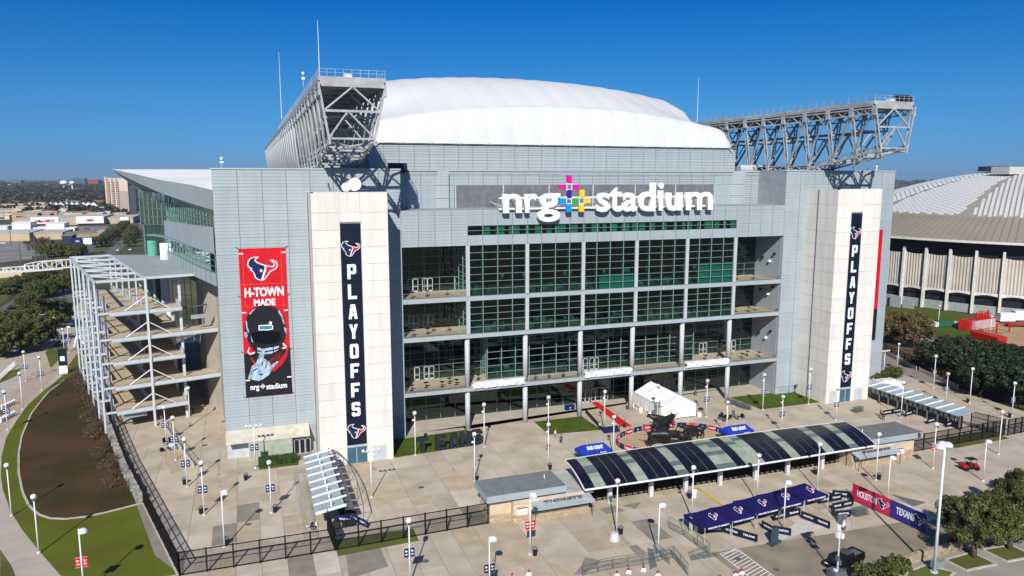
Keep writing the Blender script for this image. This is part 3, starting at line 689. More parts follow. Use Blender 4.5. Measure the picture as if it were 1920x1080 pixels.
# ---- block capitals built from bars (1 wide, 1.5 high)
BL = {'P': [[(0, 0), (.36, 0), (.36, .5), (.85, .5), (1, .65), (1, 1.35), (.85, 1.5), (0, 1.5)], [(.36, .8), (.64, .8), (.64, 1.2), (.36, 1.2)]],
      'L': [[(0, 0), (1, 0), (1, .32), (.36, .32), (.36, 1.5), (0, 1.5)]],
      'A': [[(0, 0), (.33, 0), (.38, .3), (.62, .3), (.67, 0), (1, 0), (.76, 1.5), (.24, 1.5)], [(.44, .58), (.56, .58), (.5, 1.12)]],
      'Y': [[(.32, 0), (.68, 0), (.68, .62), (1, 1.5), (.64, 1.5), (.5, 1.0), (.36, 1.5), (0, 1.5), (.32, .62)]],
      'O': [[(.15, 0), (.85, 0), (1, .15), (1, 1.35), (.85, 1.5), (.15, 1.5), (0, 1.35), (0, .15)], [(.36, .32), (.64, .32), (.64, 1.18), (.36, 1.18)]],
      'F': [[(0, 0), (.36, 0), (.36, .56), (.85, .56), (.85, .88), (.36, .88), (.36, 1.18), (1, 1.18), (1, 1.5), (0, 1.5)]],
      'S': [[(.15, 0), (.85, 0), (1, .15), (1, .78), (.85, .93), (.36, .93), (.36, 1.18), (.64, 1.18), (.64, 1.08), (1, 1.08), (1, 1.35), (.85, 1.5), (.15, 1.5), (0, 1.35), (0, .76), (.15, .61), (.64, .61), (.64, .32), (.36, .32), (.36, .44), (0, .44), (0, .15)]],
      'T': [[(.32, 0), (.68, 0), (.68, 1.15), (1, 1.15), (1, 1.5), (0, 1.5), (0, 1.15), (.32, 1.15)]],
      'E': [[(0, 0), (1, 0), (1, .33), (.38, .33), (.38, .6), (.85, .6), (.85, .9), (.38, .9), (.38, 1.17), (1, 1.17), (1, 1.5), (0, 1.5)]],
      'N': [[(0, 0), (.34, 0), (.34, .85), (.66, 0), (1, 0), (1, 1.5), (.66, 1.5), (.66, .65), (.34, 1.5), (0, 1.5)]]}
def block_mesh(ch, w_, h_, m, t=.06, back=None, slab=False):
    """a letter; counters are covered by an inlay of the ground colour (flat print) or cut as a slot"""
    b = MB(); L_ = BL[ch]
    b.vprism([(x * w_ - w_ / 2, y * h_ / 1.5) for x, y in L_[0]], -t, 0)
    if len(L_) > 1:
        b.cur = 1; b.vprism([(x * w_ - w_ / 2, y * h_ / 1.5) for x, y in L_[1]], -t - .012, -.001)
    return b.mesh('letter', [m, back or NAVY])

# ---- the two white stair towers with their long banners
def stair_tower(x0, x1, wx0, wx1, label, blabel):
    t = thing('stair_tower', label, 'tower', ((x0 + x1) / 2, 123, 0), world=True)
    yf = 123.0
    core = MB().box(x0 + .1, x1 - .1, yf + .12, YF - .1, 0, 45.5).build('wall', CREAMJ, t)
    rows = [0, 2.9] + [5.8 + 2.82 * i for i in range(14)] + [45.6]
    U = ubox(CREAM)
    for j in range(len(rows) - 1):
        za, zb = rows[j] + .02, rows[j + 1] - .02
        segs = [(x0, wx0), (wx0, wx1), (wx1, x1)]
        for k, (a, c) in enumerate(segs):
            if k == 1 and za < 41.0: continue
            put('precast_panel', U, core, ((a + c) / 2, yf + .06, (za + zb) / 2), scl=(c - a - .03, .12, zb - za))
        ys = [yf, yf + 3.0, yf + 5.6, YF]
        for k in range(3):
            put('precast_panel', U, core, (x0 + .05, (ys[k] + ys[k + 1]) / 2, (za + zb) / 2), scl=(.12, ys[k + 1] - ys[k] - .04, zb - za))
    MB().box(x0, x1, yf, yf + .4, 45.6, 45.75).box(x0, x0 + .4, yf, YF, 45.6, 45.75).build('coping', CREAM, t)
    MB().box(x0 + .2, x1 - .1, yf + .3, YF - .1, 45.2, 45.4).build('roof', _M['roof_membrane'], t)
    MB().box(x0 - .12, x0, yf + 5.52, yf + 5.66, 0, 45.5).build('downpipe', STEELD, t)
    MB().box(wx0 + .02, wx1 - .02, yf + .02, yf + .12, 40.95, 42.46).build('precast_panel', CREAM, core)
    # banner recess, glass door at the foot, service doors
    MB().box(wx0, wx1, yf + .02, yf + .1, 3.0, 3.25).box(wx0 - .06, wx0, yf - .04, yf + .1, 0, 41).box(wx1, wx1 + .06, yf - .04, yf + .1, 0, 41).build('recess_frame', STEEL, t)
    f = MB().box(wx0 + 1.5, wx0 + 1.6, yf - .02, yf + .1, 0, 3.0).box(wx0, wx1, yf - .02, yf + .1, 2.85, 3.0).build('door_frame', STEEL, t)
    MB().quad((wx0, yf + .08, 0), (wx1, yf + .08, 0), (wx1, yf + .08, 3), (wx0, yf + .08, 3)).build('door_glass', mat('dark_teal_door_glass', (.05, .12, .17), rough=.05), f)
    MB().box(wx1 + 1.0, wx1 + 3.3, yf - .06, yf + .02, .05, 2.7).build('service_door', mat('pale_grey_door', (.45, .50, .53), rough=.5), t)
    if x0 > 50: MB().box(x0 + .9, x0 + 2.8, yf - .06, yf + .02, .05, 2.7).build('service_door', _M['pale_grey_door'], t)
    # banner
    bn = thing('playoffs_banner', blabel, 'banner', ((wx0 + wx1) / 2, yf, 3.2), world=True)
    bz0, bz1 = 3.3, 40.7; n = 16
    g = MB()
    for i in range(n): a, c = bz0 + (bz1 - bz0) * i / n, bz0 + (bz1 - bz0) * (i + 1) / n; g.box(wx0 + .05, wx1 - .05, yf - .05, yf + .05, a, c)
    g.build('banner_cloth', NAVY, bn)
    cx = (wx0 + wx1) / 2
    put('emblem', emblem_mesh(2.5), bn, (cx, yf - .055, 36.6)); put('emblem', emblem_mesh(2.5), bn, (cx, yf - .055, 5.7))
    z = 31.6
    for ch in 'PLAYOFFS':
        put('letter', block_mesh(ch, 1.45, 2.45, WPRINT, t=.04), bn, (cx, yf - .055, z)); z -= 3.33
    return t
stair_tower(10.0, 22.2, 14.4, 17.7, 'cream precast stair tower left of the glazed front', 'tall navy PLAYOFFS banner on the left cream tower')
stair_tower(115.3, 126.8, 119.0, 121.9, 'cream precast stair tower right of the glazed front', 'tall navy PLAYOFFS banner on the right cream tower')

# dishes on the left tower
def dish(x, y, z, r, az, lab, m=WHITE):
    t = thing('satellite_dish', lab, 'satellite dish', (x, y, z), az)
    b = MB(); b.lathe([(r * k / 6, -.0 + .28 * r * (k / 6) ** 2) for k in range(7)], n=20)
    b.xform(Matrix.Rotation(R(72), 4, 'X') @ Matrix.Identity(4)); b.xform(Matrix.Translation((0, 0, r * .9)))
    b.build('reflector', m, t, smooth=True)
    MB().tube((0, .1, -.4), (0, .25, r * .9), .07).build('mast', STEEL, t)
    MB().tube((0, -.1, r * .2), (0, -r * .9, r * .8), .03).build('feed_arm', STEELD, t)
dish(15.7, 124, 45.8, .75, R(-8), 'smaller of two touching white dishes on the left cream tower')
dish(17.1, 124.3, 45.9, 1.1, R(-8), 'larger of two touching white dishes on the left cream tower')
dish(12.9, 124, 45.8, .75, R(70), 'grey satellite dish seen from the side, on the left cream tower', mat('dish_grey', (.42, .45, .47), rough=.5))

# ---- main lettering
sgn = thing('stadium_sign', 'giant white nrg stadium lettering with a coloured plus emblem between the words', 'sign', (68, 131.5, 42), world=True)
ys = 130.9
for s, x0, x1, z0, z1 in (('n', 45.0, 48.75, 41.55, 45.1), ('r', 49.35, 51.9, 41.55, 45.1), ('g', 51.9, 56.5, 39.75, 45.15)):
    put('letter', text_mesh(s, 'letter', WHITE, x0, x1, z0, z1, depth=.7, bold=.022, y=ys), sgn)
xs = {'s': (64.1, 67.0, 41.45, 45.2), 't': (66.9, 69.75, 41.45, 46.3), 'a': (69.75, 73.0, 41.45, 45.2), 'd': (73.2, 77.1, 41.45, 47.1), 'i': (77.75, 78.9, 41.55, 47.1), 'u': (79.5, 83.3, 41.45, 45.1), 'm': (84.1, 90.5, 41.55, 45.2)}
for s, (x0, x1, z0, z1) in xs.items():
    put('letter', text_mesh(s, 'letter', WHITE, x0, x1, z0, z1, depth=.7, bold=.022, y=ys), sgn)
cols = {'magenta': (.62, .005, .28), 'indigo': (.035, .012, .30), 'cyan': (.0, .27, .72), 'yellow': (.80, .50, .03), 'green': (.01, .36, .07)}
def cell(a, b_, c, d, col):
    x0, z1 = FY(740 + a / 5.333, 300 + c / 5.333, ys); x1, z0 = FY(740 + b_ / 5.333, 300 + d / 5.333, ys)
    MB().box(x0, x1, ys, ys + .55, z0, z1).build('emblem_block', mat(col + '_sign_paint', cols[col], rough=.45, var=.02), sgn)
for a in ((1728, 1773, 155, 233, 'magenta'), (1648, 1714, 247, 293, 'magenta'), (1779, 1848, 247, 293, 'magenta'), (1728, 1770, 300, 378, 'indigo'), (1648, 1714, 382, 438, 'cyan'), (1720, 1770, 440, 517, 'cyan'), (1777, 1842, 382, 432, 'green'), (1852, 1899, 297, 375, 'yellow'), (1848, 1895, 440, 517, 'yellow'), (1903, 1960, 384, 432, 'yellow')): cell(*a)
b = MB()
for z in (42.3, 44.3): b.box(44.5, 90.6, ys + .75, ys + 1.0, z - .14, z + .14)
for x in range(46, 91, 4): b.bar((x, ys + .9, 42.3), (x, YB, 42.3 + (x % 3)), .14); b.bar((x, ys + .9, 44.3), (x + 2, YB, 42.4), .12); b.bar((x, ys + .9, 42.2), (x, ys + .9, 44.4), .12)
b.build('support_frame', STEELW, sgn)
b = MB()
for a, c in ((1750, 267), (1747, 410), (1872, 410)):
    x, z = FY(740 + a / 5.333, 300 + c / 5.333, ys)
    for dx in (-.5, .5): b.box(x + dx - .06, x + dx + .06, ys + .1, ys + .3, z - .8, z + .8); b.box(x - .8, x + .8, ys + .1, ys + .3, z + dx - .06, z + dx + .06)
b.build('emblem_frame', WHITE, sgn)

# ---- hanging banner on the left block
hb = thing('wall_banner', 'red and black H-TOWN MADE banner with a football helmet on the left block', 'banner', (2.5, 132.2, 10), world=True)
BX0, BX1, BZ0, BZ1, BY = -1.3, 6.25, 10.6, 36.3, 132.3
# map zoom px of the traced print onto the cloth
def bm(x, y):
    # left edge runs (22,45)->(75,1048); right edge (345,38)->(383,1017)
    t = (y - 42) / (1032 - 42); xl = 22 + 53 * t; xr = 345 + 38 * t
    u = (x - xl) / (xr - xl); yl = 45 + 1003 * 0; v = (y - (45 - 7 * u)) / ((1048 - 31 * u) - (45 - 7 * u))
    return (BX0 + u * (BX1 - BX0), BZ1 - v * (BZ1 - BZ0))
LAY = [0]
def pr(nm, pts, m, t=.008, lift=None):
    LAY[0] += 1; y = BY - .05 - .006 * (LAY[0] if lift is None else lift)
    return MB().vprism([bm(*p) for p in pts], y, BY).build(nm, m, hb)
MB().box(BX0, BX1, BY - .05, BY + .03, BZ0, BZ1).build('banner_cloth', RED, hb)
BK = mat('black_print', (.012, .013, .016), rough=.5); SK = mat('sky_blue_print', (.36, .48, .58), rough=.6, var=.3, scale=1.5, detail=10); DKR = mat('dark_red_print', (.12, .012, .012), rough=.6, var=.4, scale=2)
pr('lower_field', [(60, 748), (371, 700), (386, 1016), (76, 1047)], BK)
pr('brush_stroke', [(100, 762), (150, 820), (225, 835), (290, 800), (335, 745), (352, 705), (362, 712), (352, 762), (322, 812), (268, 862), (190, 872), (138, 838)], RED)
pr('brush_stroke', [(150, 820), (225, 790), (300, 735), (325, 745), (290, 800), (225, 838)], DKR)
b_ = hb
em = put('emblem', emblem_mesh(4.0, t=.02), hb, (bm(190, 175)[0], BY - .06, bm(190, 175)[1]))
for s, x0, x1, y0, y1 in (('H-TOWN', 66, 330, 366, 296), ('MADE', 128, 272, 424, 376)):
    a = bm(x0, y0); c = bm(x1, y1 - 4)
    put('lettering', text_mesh(s, 'lettering', WPRINT, a[0], c[0], a[1], c[1], depth=.03, bold=.04, y=BY - .10), hb)
hel = [(75, 620), (66, 590), (68, 545), (78, 500), (100, 462), (135, 433), (175, 420), (225, 420), (268, 432), (305, 458), (330, 500), (340, 550), (345, 600), (335, 650), (318, 690), (292, 722), (250, 742), (190, 748), (145, 735), (115, 705), (90, 665)]
pr('helmet', hel, BK, lift=14)
pr('visor', [(112, 600), (205, 588), (300, 596), (310, 640), (290, 672), (200, 682), (135, 672), (115, 640)], mat('visor_print', (.003, .004, .006), rough=.3), lift=16)
pr('helmet_plate', [(158, 552), (222, 548), (256, 552), (256, 580), (222, 586), (158, 586)], WPRINT, lift=16); pr('helmet_plate', [(164, 558), (222, 554), (250, 558), (250, 574), (222, 580), (164, 580)], mat('plate_teal', (.05, .2, .25)), lift=18)
pr('glint', [(228, 530), (240, 524), (250, 534), (246, 548), (232, 548)], WPRINT, lift=16)
for pts in (((72, 520), (80, 524), (84, 560), (96, 600), (90, 606), (76, 570)), ((96, 472), (120, 448), (140, 440), (122, 456), (104, 482)), ((298, 450), (322, 490), (336, 540), (328, 545), (314, 500), (292, 460)), ((105, 622), (118, 650), (122, 668), (112, 662)), ((330, 560), (348, 575), (350, 610), (338, 600)), ((62, 600), (80, 596), (86, 620), (78, 640), (66, 630))):
    pr('glint', pts, SK, lift=17)
pr('jaw_pad', [(148, 695), (200, 702), (262, 695), (298, 690), (292, 718), (250, 742), (190, 750), (150, 738)], SK, lift=18)
for q in (((110, 684), (190, 700), (280, 684), (318, 660), (320, 668), (282, 694), (190, 710), (112, 692)), ((120, 712), (190, 728), (270, 714), (300, 700), (302, 708), (272, 722), (190, 737), (122, 722)), ((176, 690), (182, 690), (184, 740), (178, 740)), ((254, 690), (260, 690), (262, 738), (256, 740))):
    pr('face_guard', q, BK, lift=20)
pr('strap', [(92, 700), (84, 735), (100, 752), (135, 740), (132, 733), (102, 743), (92, 732), (98, 705)], WPRINT, lift=16)
pr('strap', [(322, 668), (346, 690), (350, 704), (320, 712), (319, 706), (340, 699), (322, 680)], WPRINT, lift=16)
pr('glove', [(182, 712), (196, 714), (200, 735), (190, 785), (200, 778), (214, 790), (232, 800), (244, 822), (286, 792), (291, 800), (248, 848), (232, 885), (205, 905), (186, 918), (160, 930), (120, 922), (88, 915), (100, 870), (112, 830), (140, 812), (160, 760)], SK, lift=22)
for q in (((118, 858), (150, 840), (153, 846), (122, 866)), ((160, 885), (185, 878), (192, 884), (170, 894)), ((206, 806), (214, 820), (208, 850), (204, 846)), ((186, 788), (190, 810), (178, 830), (176, 826))): pr('glove_mark', q, EM_N, lift=24)
for s, x0, x1, y0, y1, bo in (('nrg', 105, 162, 995, 962, .03), ('stadium', 210, 349, 975, 938, .03)):
    a = bm(x0, y0); c = bm(x1, y1)
    put('lettering', text_mesh(s, 'lettering', WPRINT, a[0], c[0], min(a[1], c[1] - 1), c[1], depth=.03, bold=bo, y=BY - .10), hb)
cx, cz = bm(186, 968)
b = MB()
for i in range(-2, 3):
    for j in range(-2, 3):
        if (i + j) % 2 == 0 and abs(i) + abs(j) <= 2 or (abs(i) == 1 and j == 0): b.box(cx + i * .18 - .08, cx + i * .18 + .08, BY - .1, BY, cz + j * .18 - .08, cz + j * .18 + .08)
b.build('plus_mark', WPRINT, hb)
for (x, y) in ((40, 77), (330, 69), (62, 468), (346, 451), (86, 928), (366, 902)):
    q = bm(x, y); MB().box(q[0] - .35, q[0] + .35, BY - .09, BY, q[1] - .1, q[1] + .1).build('edge_tick', WPRINT, hb)
b = MB()
for z in (BZ1, 28.1, 18.5, BZ0):
    for x in (BX0, BX1): s = -1 if x < 0 else 1; b.bar((x, BY - .02, z), (x + s * .45, BY + .1, z + .25), .1)
b.build('fixing', STEELD, hb)
fl = MB()
for x in (50, 312):
    a, c = bm(x, 50), bm(x + 14, 430); fl.box(a[0] - .015, a[0] + .015, BY - .06, BY, c[1], a[1])
for y in (283, 430): a, c = bm(40, y), bm(352, y); fl.box(a[0], c[0], BY - .06, BY, a[1] - .015, a[1] + .015)
fl.build('print_line', mat('pale_red_print', (.7, .2, .15)), hb)
# its twin on the right block, seen edge-on beyond the cream tower
hb2 = thing('wall_banner', 'red and black banner seen edge-on past the right cream tower', 'banner', (132, 132.2, 10), world=True)
MB().box(129.8, 137.35, YF - .3, YF - .22, 18.0, 36.3).build('banner_cloth', RED, hb2)
MB().box(129.8, 137.35, YF - .3, YF - .22, 10.6, 18.0).build('lower_field', BK, hb2)

# ---- white fabric roof: panels between ribs, two tiers
rf = thing('fabric_roof', 'white translucent quilted fabric roof arching over the stadium', 'roof', (69, 160, 55), world=True)
YS = [156, 156.6, 158, 160, 165, 170, 173, 176, 185, 200, 230, 263, 300, 340, 370]
ZC = [55.2, 58.5, 63.0, 64.0, 66.6, 69.0, 70.0, 70.9, 72.7, 75.0, 76.3, 76.6, 76.3, 75.0, 70]
ZE = [55.2, 56.8, 58.6, 59.6, 60.0, 61.0, 62.6, 65.0, 68.6, 71.3, 72.6, 73, 72.6, 71, 66]
def roofz(u, k): return ZE[k] + (ZC[k] - ZE[k]) * (1 - abs(u) ** 2.2)
RX0, RX1 = 25.6, 112.8; nb = 14; sub = 6
for tier, (k0, k1) in enumerate(((0, 3), (3, len(YS) - 1))):
    for i in range(nb):
        xa = RX0 + (RX1 - RX0) * i / nb; xb = RX0 + (RX1 - RX0) * (i + 1) / nb
        b = MB(); rows = []
        ks = list(range(k0, k1 + 1))
        for k in ks:
            row = []
            for s in range(sub + 1):
                x = xa + (xb - xa) * s / sub; u = (x - 69.2) / 43.6
                sag = .26 * math.sin(math.pi * s / sub)
                tz = roofz(u, k); fac = 0 if k == 0 else 1
                # ends round down over the trusses
                e = max(0, abs(u) - .965) / .035
                drop = (tz - 59.5) * e ** 3 * .9 if (tier == 1 and tz > 59.5) else (e ** 3 * 1.2)
                yy = YS[k] - (sag * .9 if k <= 3 else 0)
                row.append((x, yy, tz - drop + (sag * .55 * fac if k >= 3 else 0)))
            rows.append(row)
        if tier == 0:
            rows[-1] = [(p[0], YS[3] - 0, p[2] - .0) for p in rows[-1]]
        else:
            rows[0] = [(p[0], YS[3] - .25, p[2] - .1) for p in rows[0]]
        n0 = len(b.v)
        for r in rows: b.v += r
        W_ = sub + 1
        for r in range(len(rows) - 1):
            for s in range(sub): b.f.append((n0 + r * W_ + s, n0 + r * W_ + s + 1, n0 + (r + 1) * W_ + s + 1, n0 + (r + 1) * W_ + s)); b.m.append(0)
        b.build('fabric_panel', FABRIC, rf, smooth=True)
for x, s in ((RX0, -1), (RX1, 1)):
    b = MB(); pts = [(x, YS[k], max(55.2, roofz(1, k) - (roofz(1, k) - 59.5) * .9 if roofz(1, k) > 59.5 else roofz(1, k) - 1.2)) for k in range(len(YS))]
    for p, q in zip(pts, pts[1:]): b.quad((p[0], p[1], 54), (q[0], q[1], 54), q, p)
    b.build('end_wall', FABRIC, rf)

# ---- the two roof trusses
def truss(sx, label):
    """sx maps the left truss's outer-inner x coordinate; built for the left one and mirrored about x=69.2"""
    fx = (lambda x: x) if sx > 0 else (lambda x: 138.4 - x)
    t = thing('roof_truss', label, 'truss', (fx(16), 117, 50), world=True)
    XT0, XT1, XB0, XB1 = 11.3, 21.2, 12.6, 19.3
    Y0, Y1 = 117.0, 402.0
    def bz(y): return 53.4 - (y - Y0) / 21 * 3.7 if y < 138 else 49.7
    def P(side, y, f):
        """point on a side plane, f 0 bottom .. 1 top"""
        z0, z1 = bz(y), 61.6
        xb, xt = (XB0, XT0) if side == 0 else (XB1, XT1)
        return Vector((fx(xb + (xt - xb) * f), y, z0 + (z1 - z0) * f))
    MB().box(fx(XT0 - .1), fx(XT1 + .1), Y0, Y1, 62.3, 63.0).box(fx(XT0 - .1), fx(XT1 + .1), Y0, Y0 + .3, 61.55, 62.3).box(fx(XT0 - .1), fx(XT0 + .2), Y0, Y1, 62.0, 62.35).box(fx(XT1 - .2), fx(XT1 + .1), Y0, Y1, 62.0, 62.35).build('deck', TRS, t)
    MB().box(fx(XT0 + .3), fx(XT1 - .3), Y0 + .4, Y1, 62.1, 62.3).build('deck_underside', STEELD, t)
    def lattice(p, q, wd, out, nm, flat=.16):
        """a built-up member: two flanges and zigzag lacing"""
        p = Vector(p); q = Vector(q); d = (q - p).normalized(); side = d.cross(Vector(out)).normalized() * (wd / 2)
        b = MB(); b.bar(p - side, q - side, flat, flat * 1.6, up=out); b.bar(p + side, q + side, flat, flat * 1.6, up=out)
        n = max(2, int((q - p).length / (wd * 1.1)))
        for i in range(n):
            a = p.lerp(q, i / n); c = p.lerp(q, (i + 1) / n)
            b.bar(a + side * (1 if i % 2 else -1), c + side * (-1 if i % 2 else 1), flat * .6, up=out)
        return b.build(nm, TRS, t)
    ys_ = [117.0, 123.0, 129.5, 136.5, 143.5, 150.5, 157.5, 165, 173]
    while ys_[-1] < 395: ys_.append(ys_[-1] + 9)
    for side in (0, 1):
        out = (-1 if (side == 0) == (sx > 0) else 1, 0, 0)
        near = 9
        far = MB()
        for k, y in enumerate(ys_):
            if k < near:
                lattice(P(side, y, 0), P(side, y, 1), .8, out, 'truss_post')
                o = P(side, y, 1); MB().box(o.x - .14, o.x + .14, y - .55, y + .55, 60.2, 62.1).build('gusset_plate', TRS, t)
                o = P(side, y, 0); MB().box(o.x - .14, o.x + .14, y - .5, y + .5, o.z - .4, o.z + 1.1).build('gusset_plate', TRS, t)
            else: far.bar(P(side, y, 0), P(side, y, 1), .8, .5, up=out)
        for k in range(len(ys_) - 1):
            ya, yb = ys_[k], ys_[k + 1]
            if k < near:
                if k % 2 == 0:
                    MB().tube(P(side, ya, .93), P(side, (ya + yb) / 2 + 1, .5), .2, n=6).tube(P(side, (ya + yb) / 2 + 1, .5), P(side, yb, .05), .2, n=6).build('truss_diagonal', TRS, t)
                else: MB().bar(P(side, ya, .93), P(side, yb, .05), .34, .34).build('truss_diagonal', TRS, t)
            else: far.bar(P(side, ya, .93), P(side, yb, .05), .5, .4)
        far.build('far_truss_web', STEEL, t, kind='stuff')
        # chords: ladder-like pairs of flanges
        c = MB()
        n = 90
        for zf, zz in ((1.0, 61.9), (.88, None)):
            for k in range(n):
                ya = Y0 + (Y1 - Y0) * (k / n) ** 1.6; yb = Y0 + (Y1 - Y0) * ((k + 1) / n) ** 1.6
                c.bar(P(side, ya, zf), P(side, yb, zf), .22, .25)
        for k in range(n):
            ya = Y0 + (Y1 - Y0) * (k / n) ** 1.6; yb = Y0 + (Y1 - Y0) * ((k + 1) / n) ** 1.6
            c.bar(P(side, ya, 1.0 if k % 2 else .88), P(side, yb, .88 if k % 2 else 1.0), .16)
        c.build('top_chord', TRS, t)
        c = MB()
        for k in range(n):
            ya = Y0 + (Y1 - Y0) * (k / n) ** 1.6; yb = Y0 + (Y1 - Y0) * ((k + 1) / n) ** 1.6
            pa, pb = P(side, ya, 0), P(side, yb, 0); u = Vector((0, 0, 1.0))
            c.bar(pa, pb, .35, .25); c.bar(pa + u, pb + u, .3, .2)
            c.bar(pa + (u if k % 2 else u * 0), pb + (u * 0 if k % 2 else u), .16)
        c.build('bottom_chord', TRS, t)
    MB().box(fx(13.8), fx(18.6), Y0 + 6, Y1, 57.2, 57.35).box(fx(13.6), fx(18.2), Y0 + 20, Y1, 50.5, 50.65).build('catwalk', STEELD, t)  # dark catwalk plates, added to darken the inside of the truss
    # cross frames
    for k, y in enumerate(ys_[:14]):
        b = MB()
        l0, r0, l1, r1 = P(0, y, 0), P(1, y, 0), P(0, y, 1), P(1, y, 1)
        lm, rm = P(0, y, .56), P(1, y, .56)
        b.bar(lm, rm, .32, .35); b.bar(l0 + Vector((0, 0, .5)), r0 + Vector((0, 0, .5)), .3)
        m_ = lm.lerp(rm, .42)
        b.bar(l0 + Vector((0, 0, .7)), m_, .22); b.bar(r0 + Vector((0, 0, .7)), m_, .22)
        b.bar(lm, l1.lerp(r1, .5), .24); b.bar(rm, l1.lerp(r1, .5), .24)
        b.build('cross_frame', TRS, t)
    b = MB()
    for k in range(14):
        ya, yb = ys_[k], ys_[k + 1]
        b.bar(P(0, ya, 0), P(1, yb, 0), .25); b.bar(P(1, ya, 0), P(0, yb, 0), .25); b.bar(P(0, yb, 0), P(1, yb, 0), .3)
    b.build('lower_bracing', TRS, t); b = MB()
    for k in range(14):
        ya, yb = ys_[k], ys_[k + 1]
        b.bar(P(0, ya, 1), P(1, yb, 1), .25); b.bar(P(1, ya, 1), P(0, yb, 1), .25)
        for q in (.33, .66): b.bar(P(0, ya + (yb - ya) * q, 1), P(1, ya + (yb - ya) * q, 1), .2)
    b.build('upper_bracing', TRS, t)
    # guard rail and small gear on the deck
    b = MB()
    xa, xb = fx(XT0), fx(XT1)
    for h in (.6, 1.1):
        b.bar((xa, Y0 + .1, 63 + h), (xb, Y0 + .1, 63 + h), .05); b.bar((xa, Y0, 63 + h), (xa, 260, 63 + h), .05); b.bar((xb, Y0, 63 + h), (xb, 260, 63 + h), .05)
    for i in range(9): x = xa + (xb - xa) * i / 8; b.box(x - .03, x + .03, Y0 + .07, Y0 + .13, 63, 64.15)
    for i in range(60): y = Y0 + 2.3 * i; b.box(xa - .03, xa + .03, y, y + .06, 63, 64.1); b.box(xb - .03, xb + .03, y, y + .06, 63, 64.1)
    b.build('guard_rail', TRS, t)
    MB().box(fx(15.2), fx(16.4), Y0 + 1, Y0 + 2, 63, 63.6).build('equipment_box', STEELW, t)
    return t
truss(1, 'left steel lattice roof truss pointing at the camera'); truss(-1, 'right steel lattice roof truss seen from its side')
# the dark pocket of the right truss beside the roof
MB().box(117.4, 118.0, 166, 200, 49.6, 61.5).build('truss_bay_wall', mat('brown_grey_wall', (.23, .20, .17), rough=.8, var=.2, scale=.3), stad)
MB().tube((115.6, 157.0, 50.2), (124, 157.0, 50.2), 1.0, n=16).build('cable_drum', STEEL, stad)
# black box on the roof edge by the left truss, dark speakers on the right deck
tag(MB().tube((25.6, 140, 49.9), (29.0, 140, 49.9), .9, n=14).build('roof_fan_unit', mat('dark_blue_metal', (.02, .03, .05), rough=.4)), 'dark cylindrical unit on the parapet below the left truss', 'roof unit')
b = MB()
random.seed(5)
for i in range(12): x = 138.4 - 16 + 4.6 - i * .3; b.box(x, x + .28, 117.6, 118.1, 63.0, 63.7 + random.random() * .7); b.box(x, x + .5, 118.4, 118.9, 63.9, 64.5)
tag(b.build('camera_cluster', BLACK), 'dark cluster of cameras on the end of the right truss deck', 'camera')
# whip aerials
for (px, py0, py1, Y, lab) in ((599, 38, 138, 118, 'whip aerial on the front end of the left truss'), (528, 98, 220, 170, 'tall thin aerial behind the front of the left truss'), (1307, 145, 233, 180, 'thin aerial between the white roof and the right truss'), ):
    x, z1 = FY(px - (3 if px < 960 else -2), py0, Y); x2, z0 = FY(px, py1, Y)
    tag(MB().tube((x2, Y, z0 - .3), (x2, Y, z1), .07, .03, n=5).build('whip_aerial', STEELW), lab, 'aerial')
for (px, py, Y, lab, h) in ((416, 312, 137, 'small white camera mast on the left block roof', 1.6), (1643, 322, 134, 'small white camera mast on the right block roof', 1.4), (569, 160, 150, 'white domed sensor beside the left truss deck', 2.5)):
    x, z = FY(px, py, Y); t = thing('camera_mast', lab, 'camera mast', (x, Y, z - .3))
    MB().tube((0, 0, 0), (0, 0, h), .06, n=6).build('mast', STEEL, t); MB().ball((0, 0, h), .28).build('camera_dome', WHITE, t, smooth=True); MB().box(-.3, .3, -.1, .1, h * .55, h * .7).build('bracket', WHITE, t)
for px in (1545, 1568, 1573, 1600, 1626, 1668):
    x, z = FY(px, 322, 133.2); h = random.uniform(.7, 1.5)
    tag(MB().tube((x, 133.2, ZR), (x, 133.2, ZR + h), .05, n=5).bar((x - .3, 133.2, ZR + h * .8), (x + .3, 133.2, ZR + h), .06).build('roof_aerial', STEELD), ORD[(1545, 1568, 1573, 1600, 1626, 1668).index(px)] + ' short dark aerial from the left on the right block parapet', 'aerial', 'short aerials on the right parapet')
# wall lamps and loudspeakers on the right recess wall
for z in (11.5, 21.5, 28.9):
    for dy, dz, s, m_ in ((-3, 1.2, .35, BLACK), (-5.5, .6, .3, WHITE), (-7, 2.4, .25, BLACK)):
        MB().box(109.2, 109.75, YB + dy, YB + dy + .4, z + dz, z + dz + s * 1.6).build('wall_speaker', m_, stad)

# ---- leaf-shaped roof and west side beyond the left block
lf = thing('west_wing', 'west side of the stadium with a leaf shaped white roof and green glazing', 'building', (-15, 170, 0), world=True)
EV = [(-5, 136, 46.0), (-8.8, 150, 46.7), (-16.5, 175, 47.6), (-24.3, 198, 49.0), (-31.3, 215, 50.2)]
EB = [(-5, 137, 42.6), (-8.9, 151, 43.2), (-16.6, 176, 44.8), (-24.3, 199, 47.2), (-31.2, 215, 50.0)]
WL = [(-5.2, 140.6), (-9.6, 157), (-13.2, 173), (-16.9, 190), (-24.2, 204)]
ev = resample(EV, 13); eb = resample(EB, 13)
b = MB()
for i in range(12):
    b.quad(eb[i], eb[i + 1], ev[i + 1], ev[i]); b.quad(ev[i], ev[i + 1], eb[i + 1], eb[i])
b.build('fascia', CLAD, lf, smooth=True)
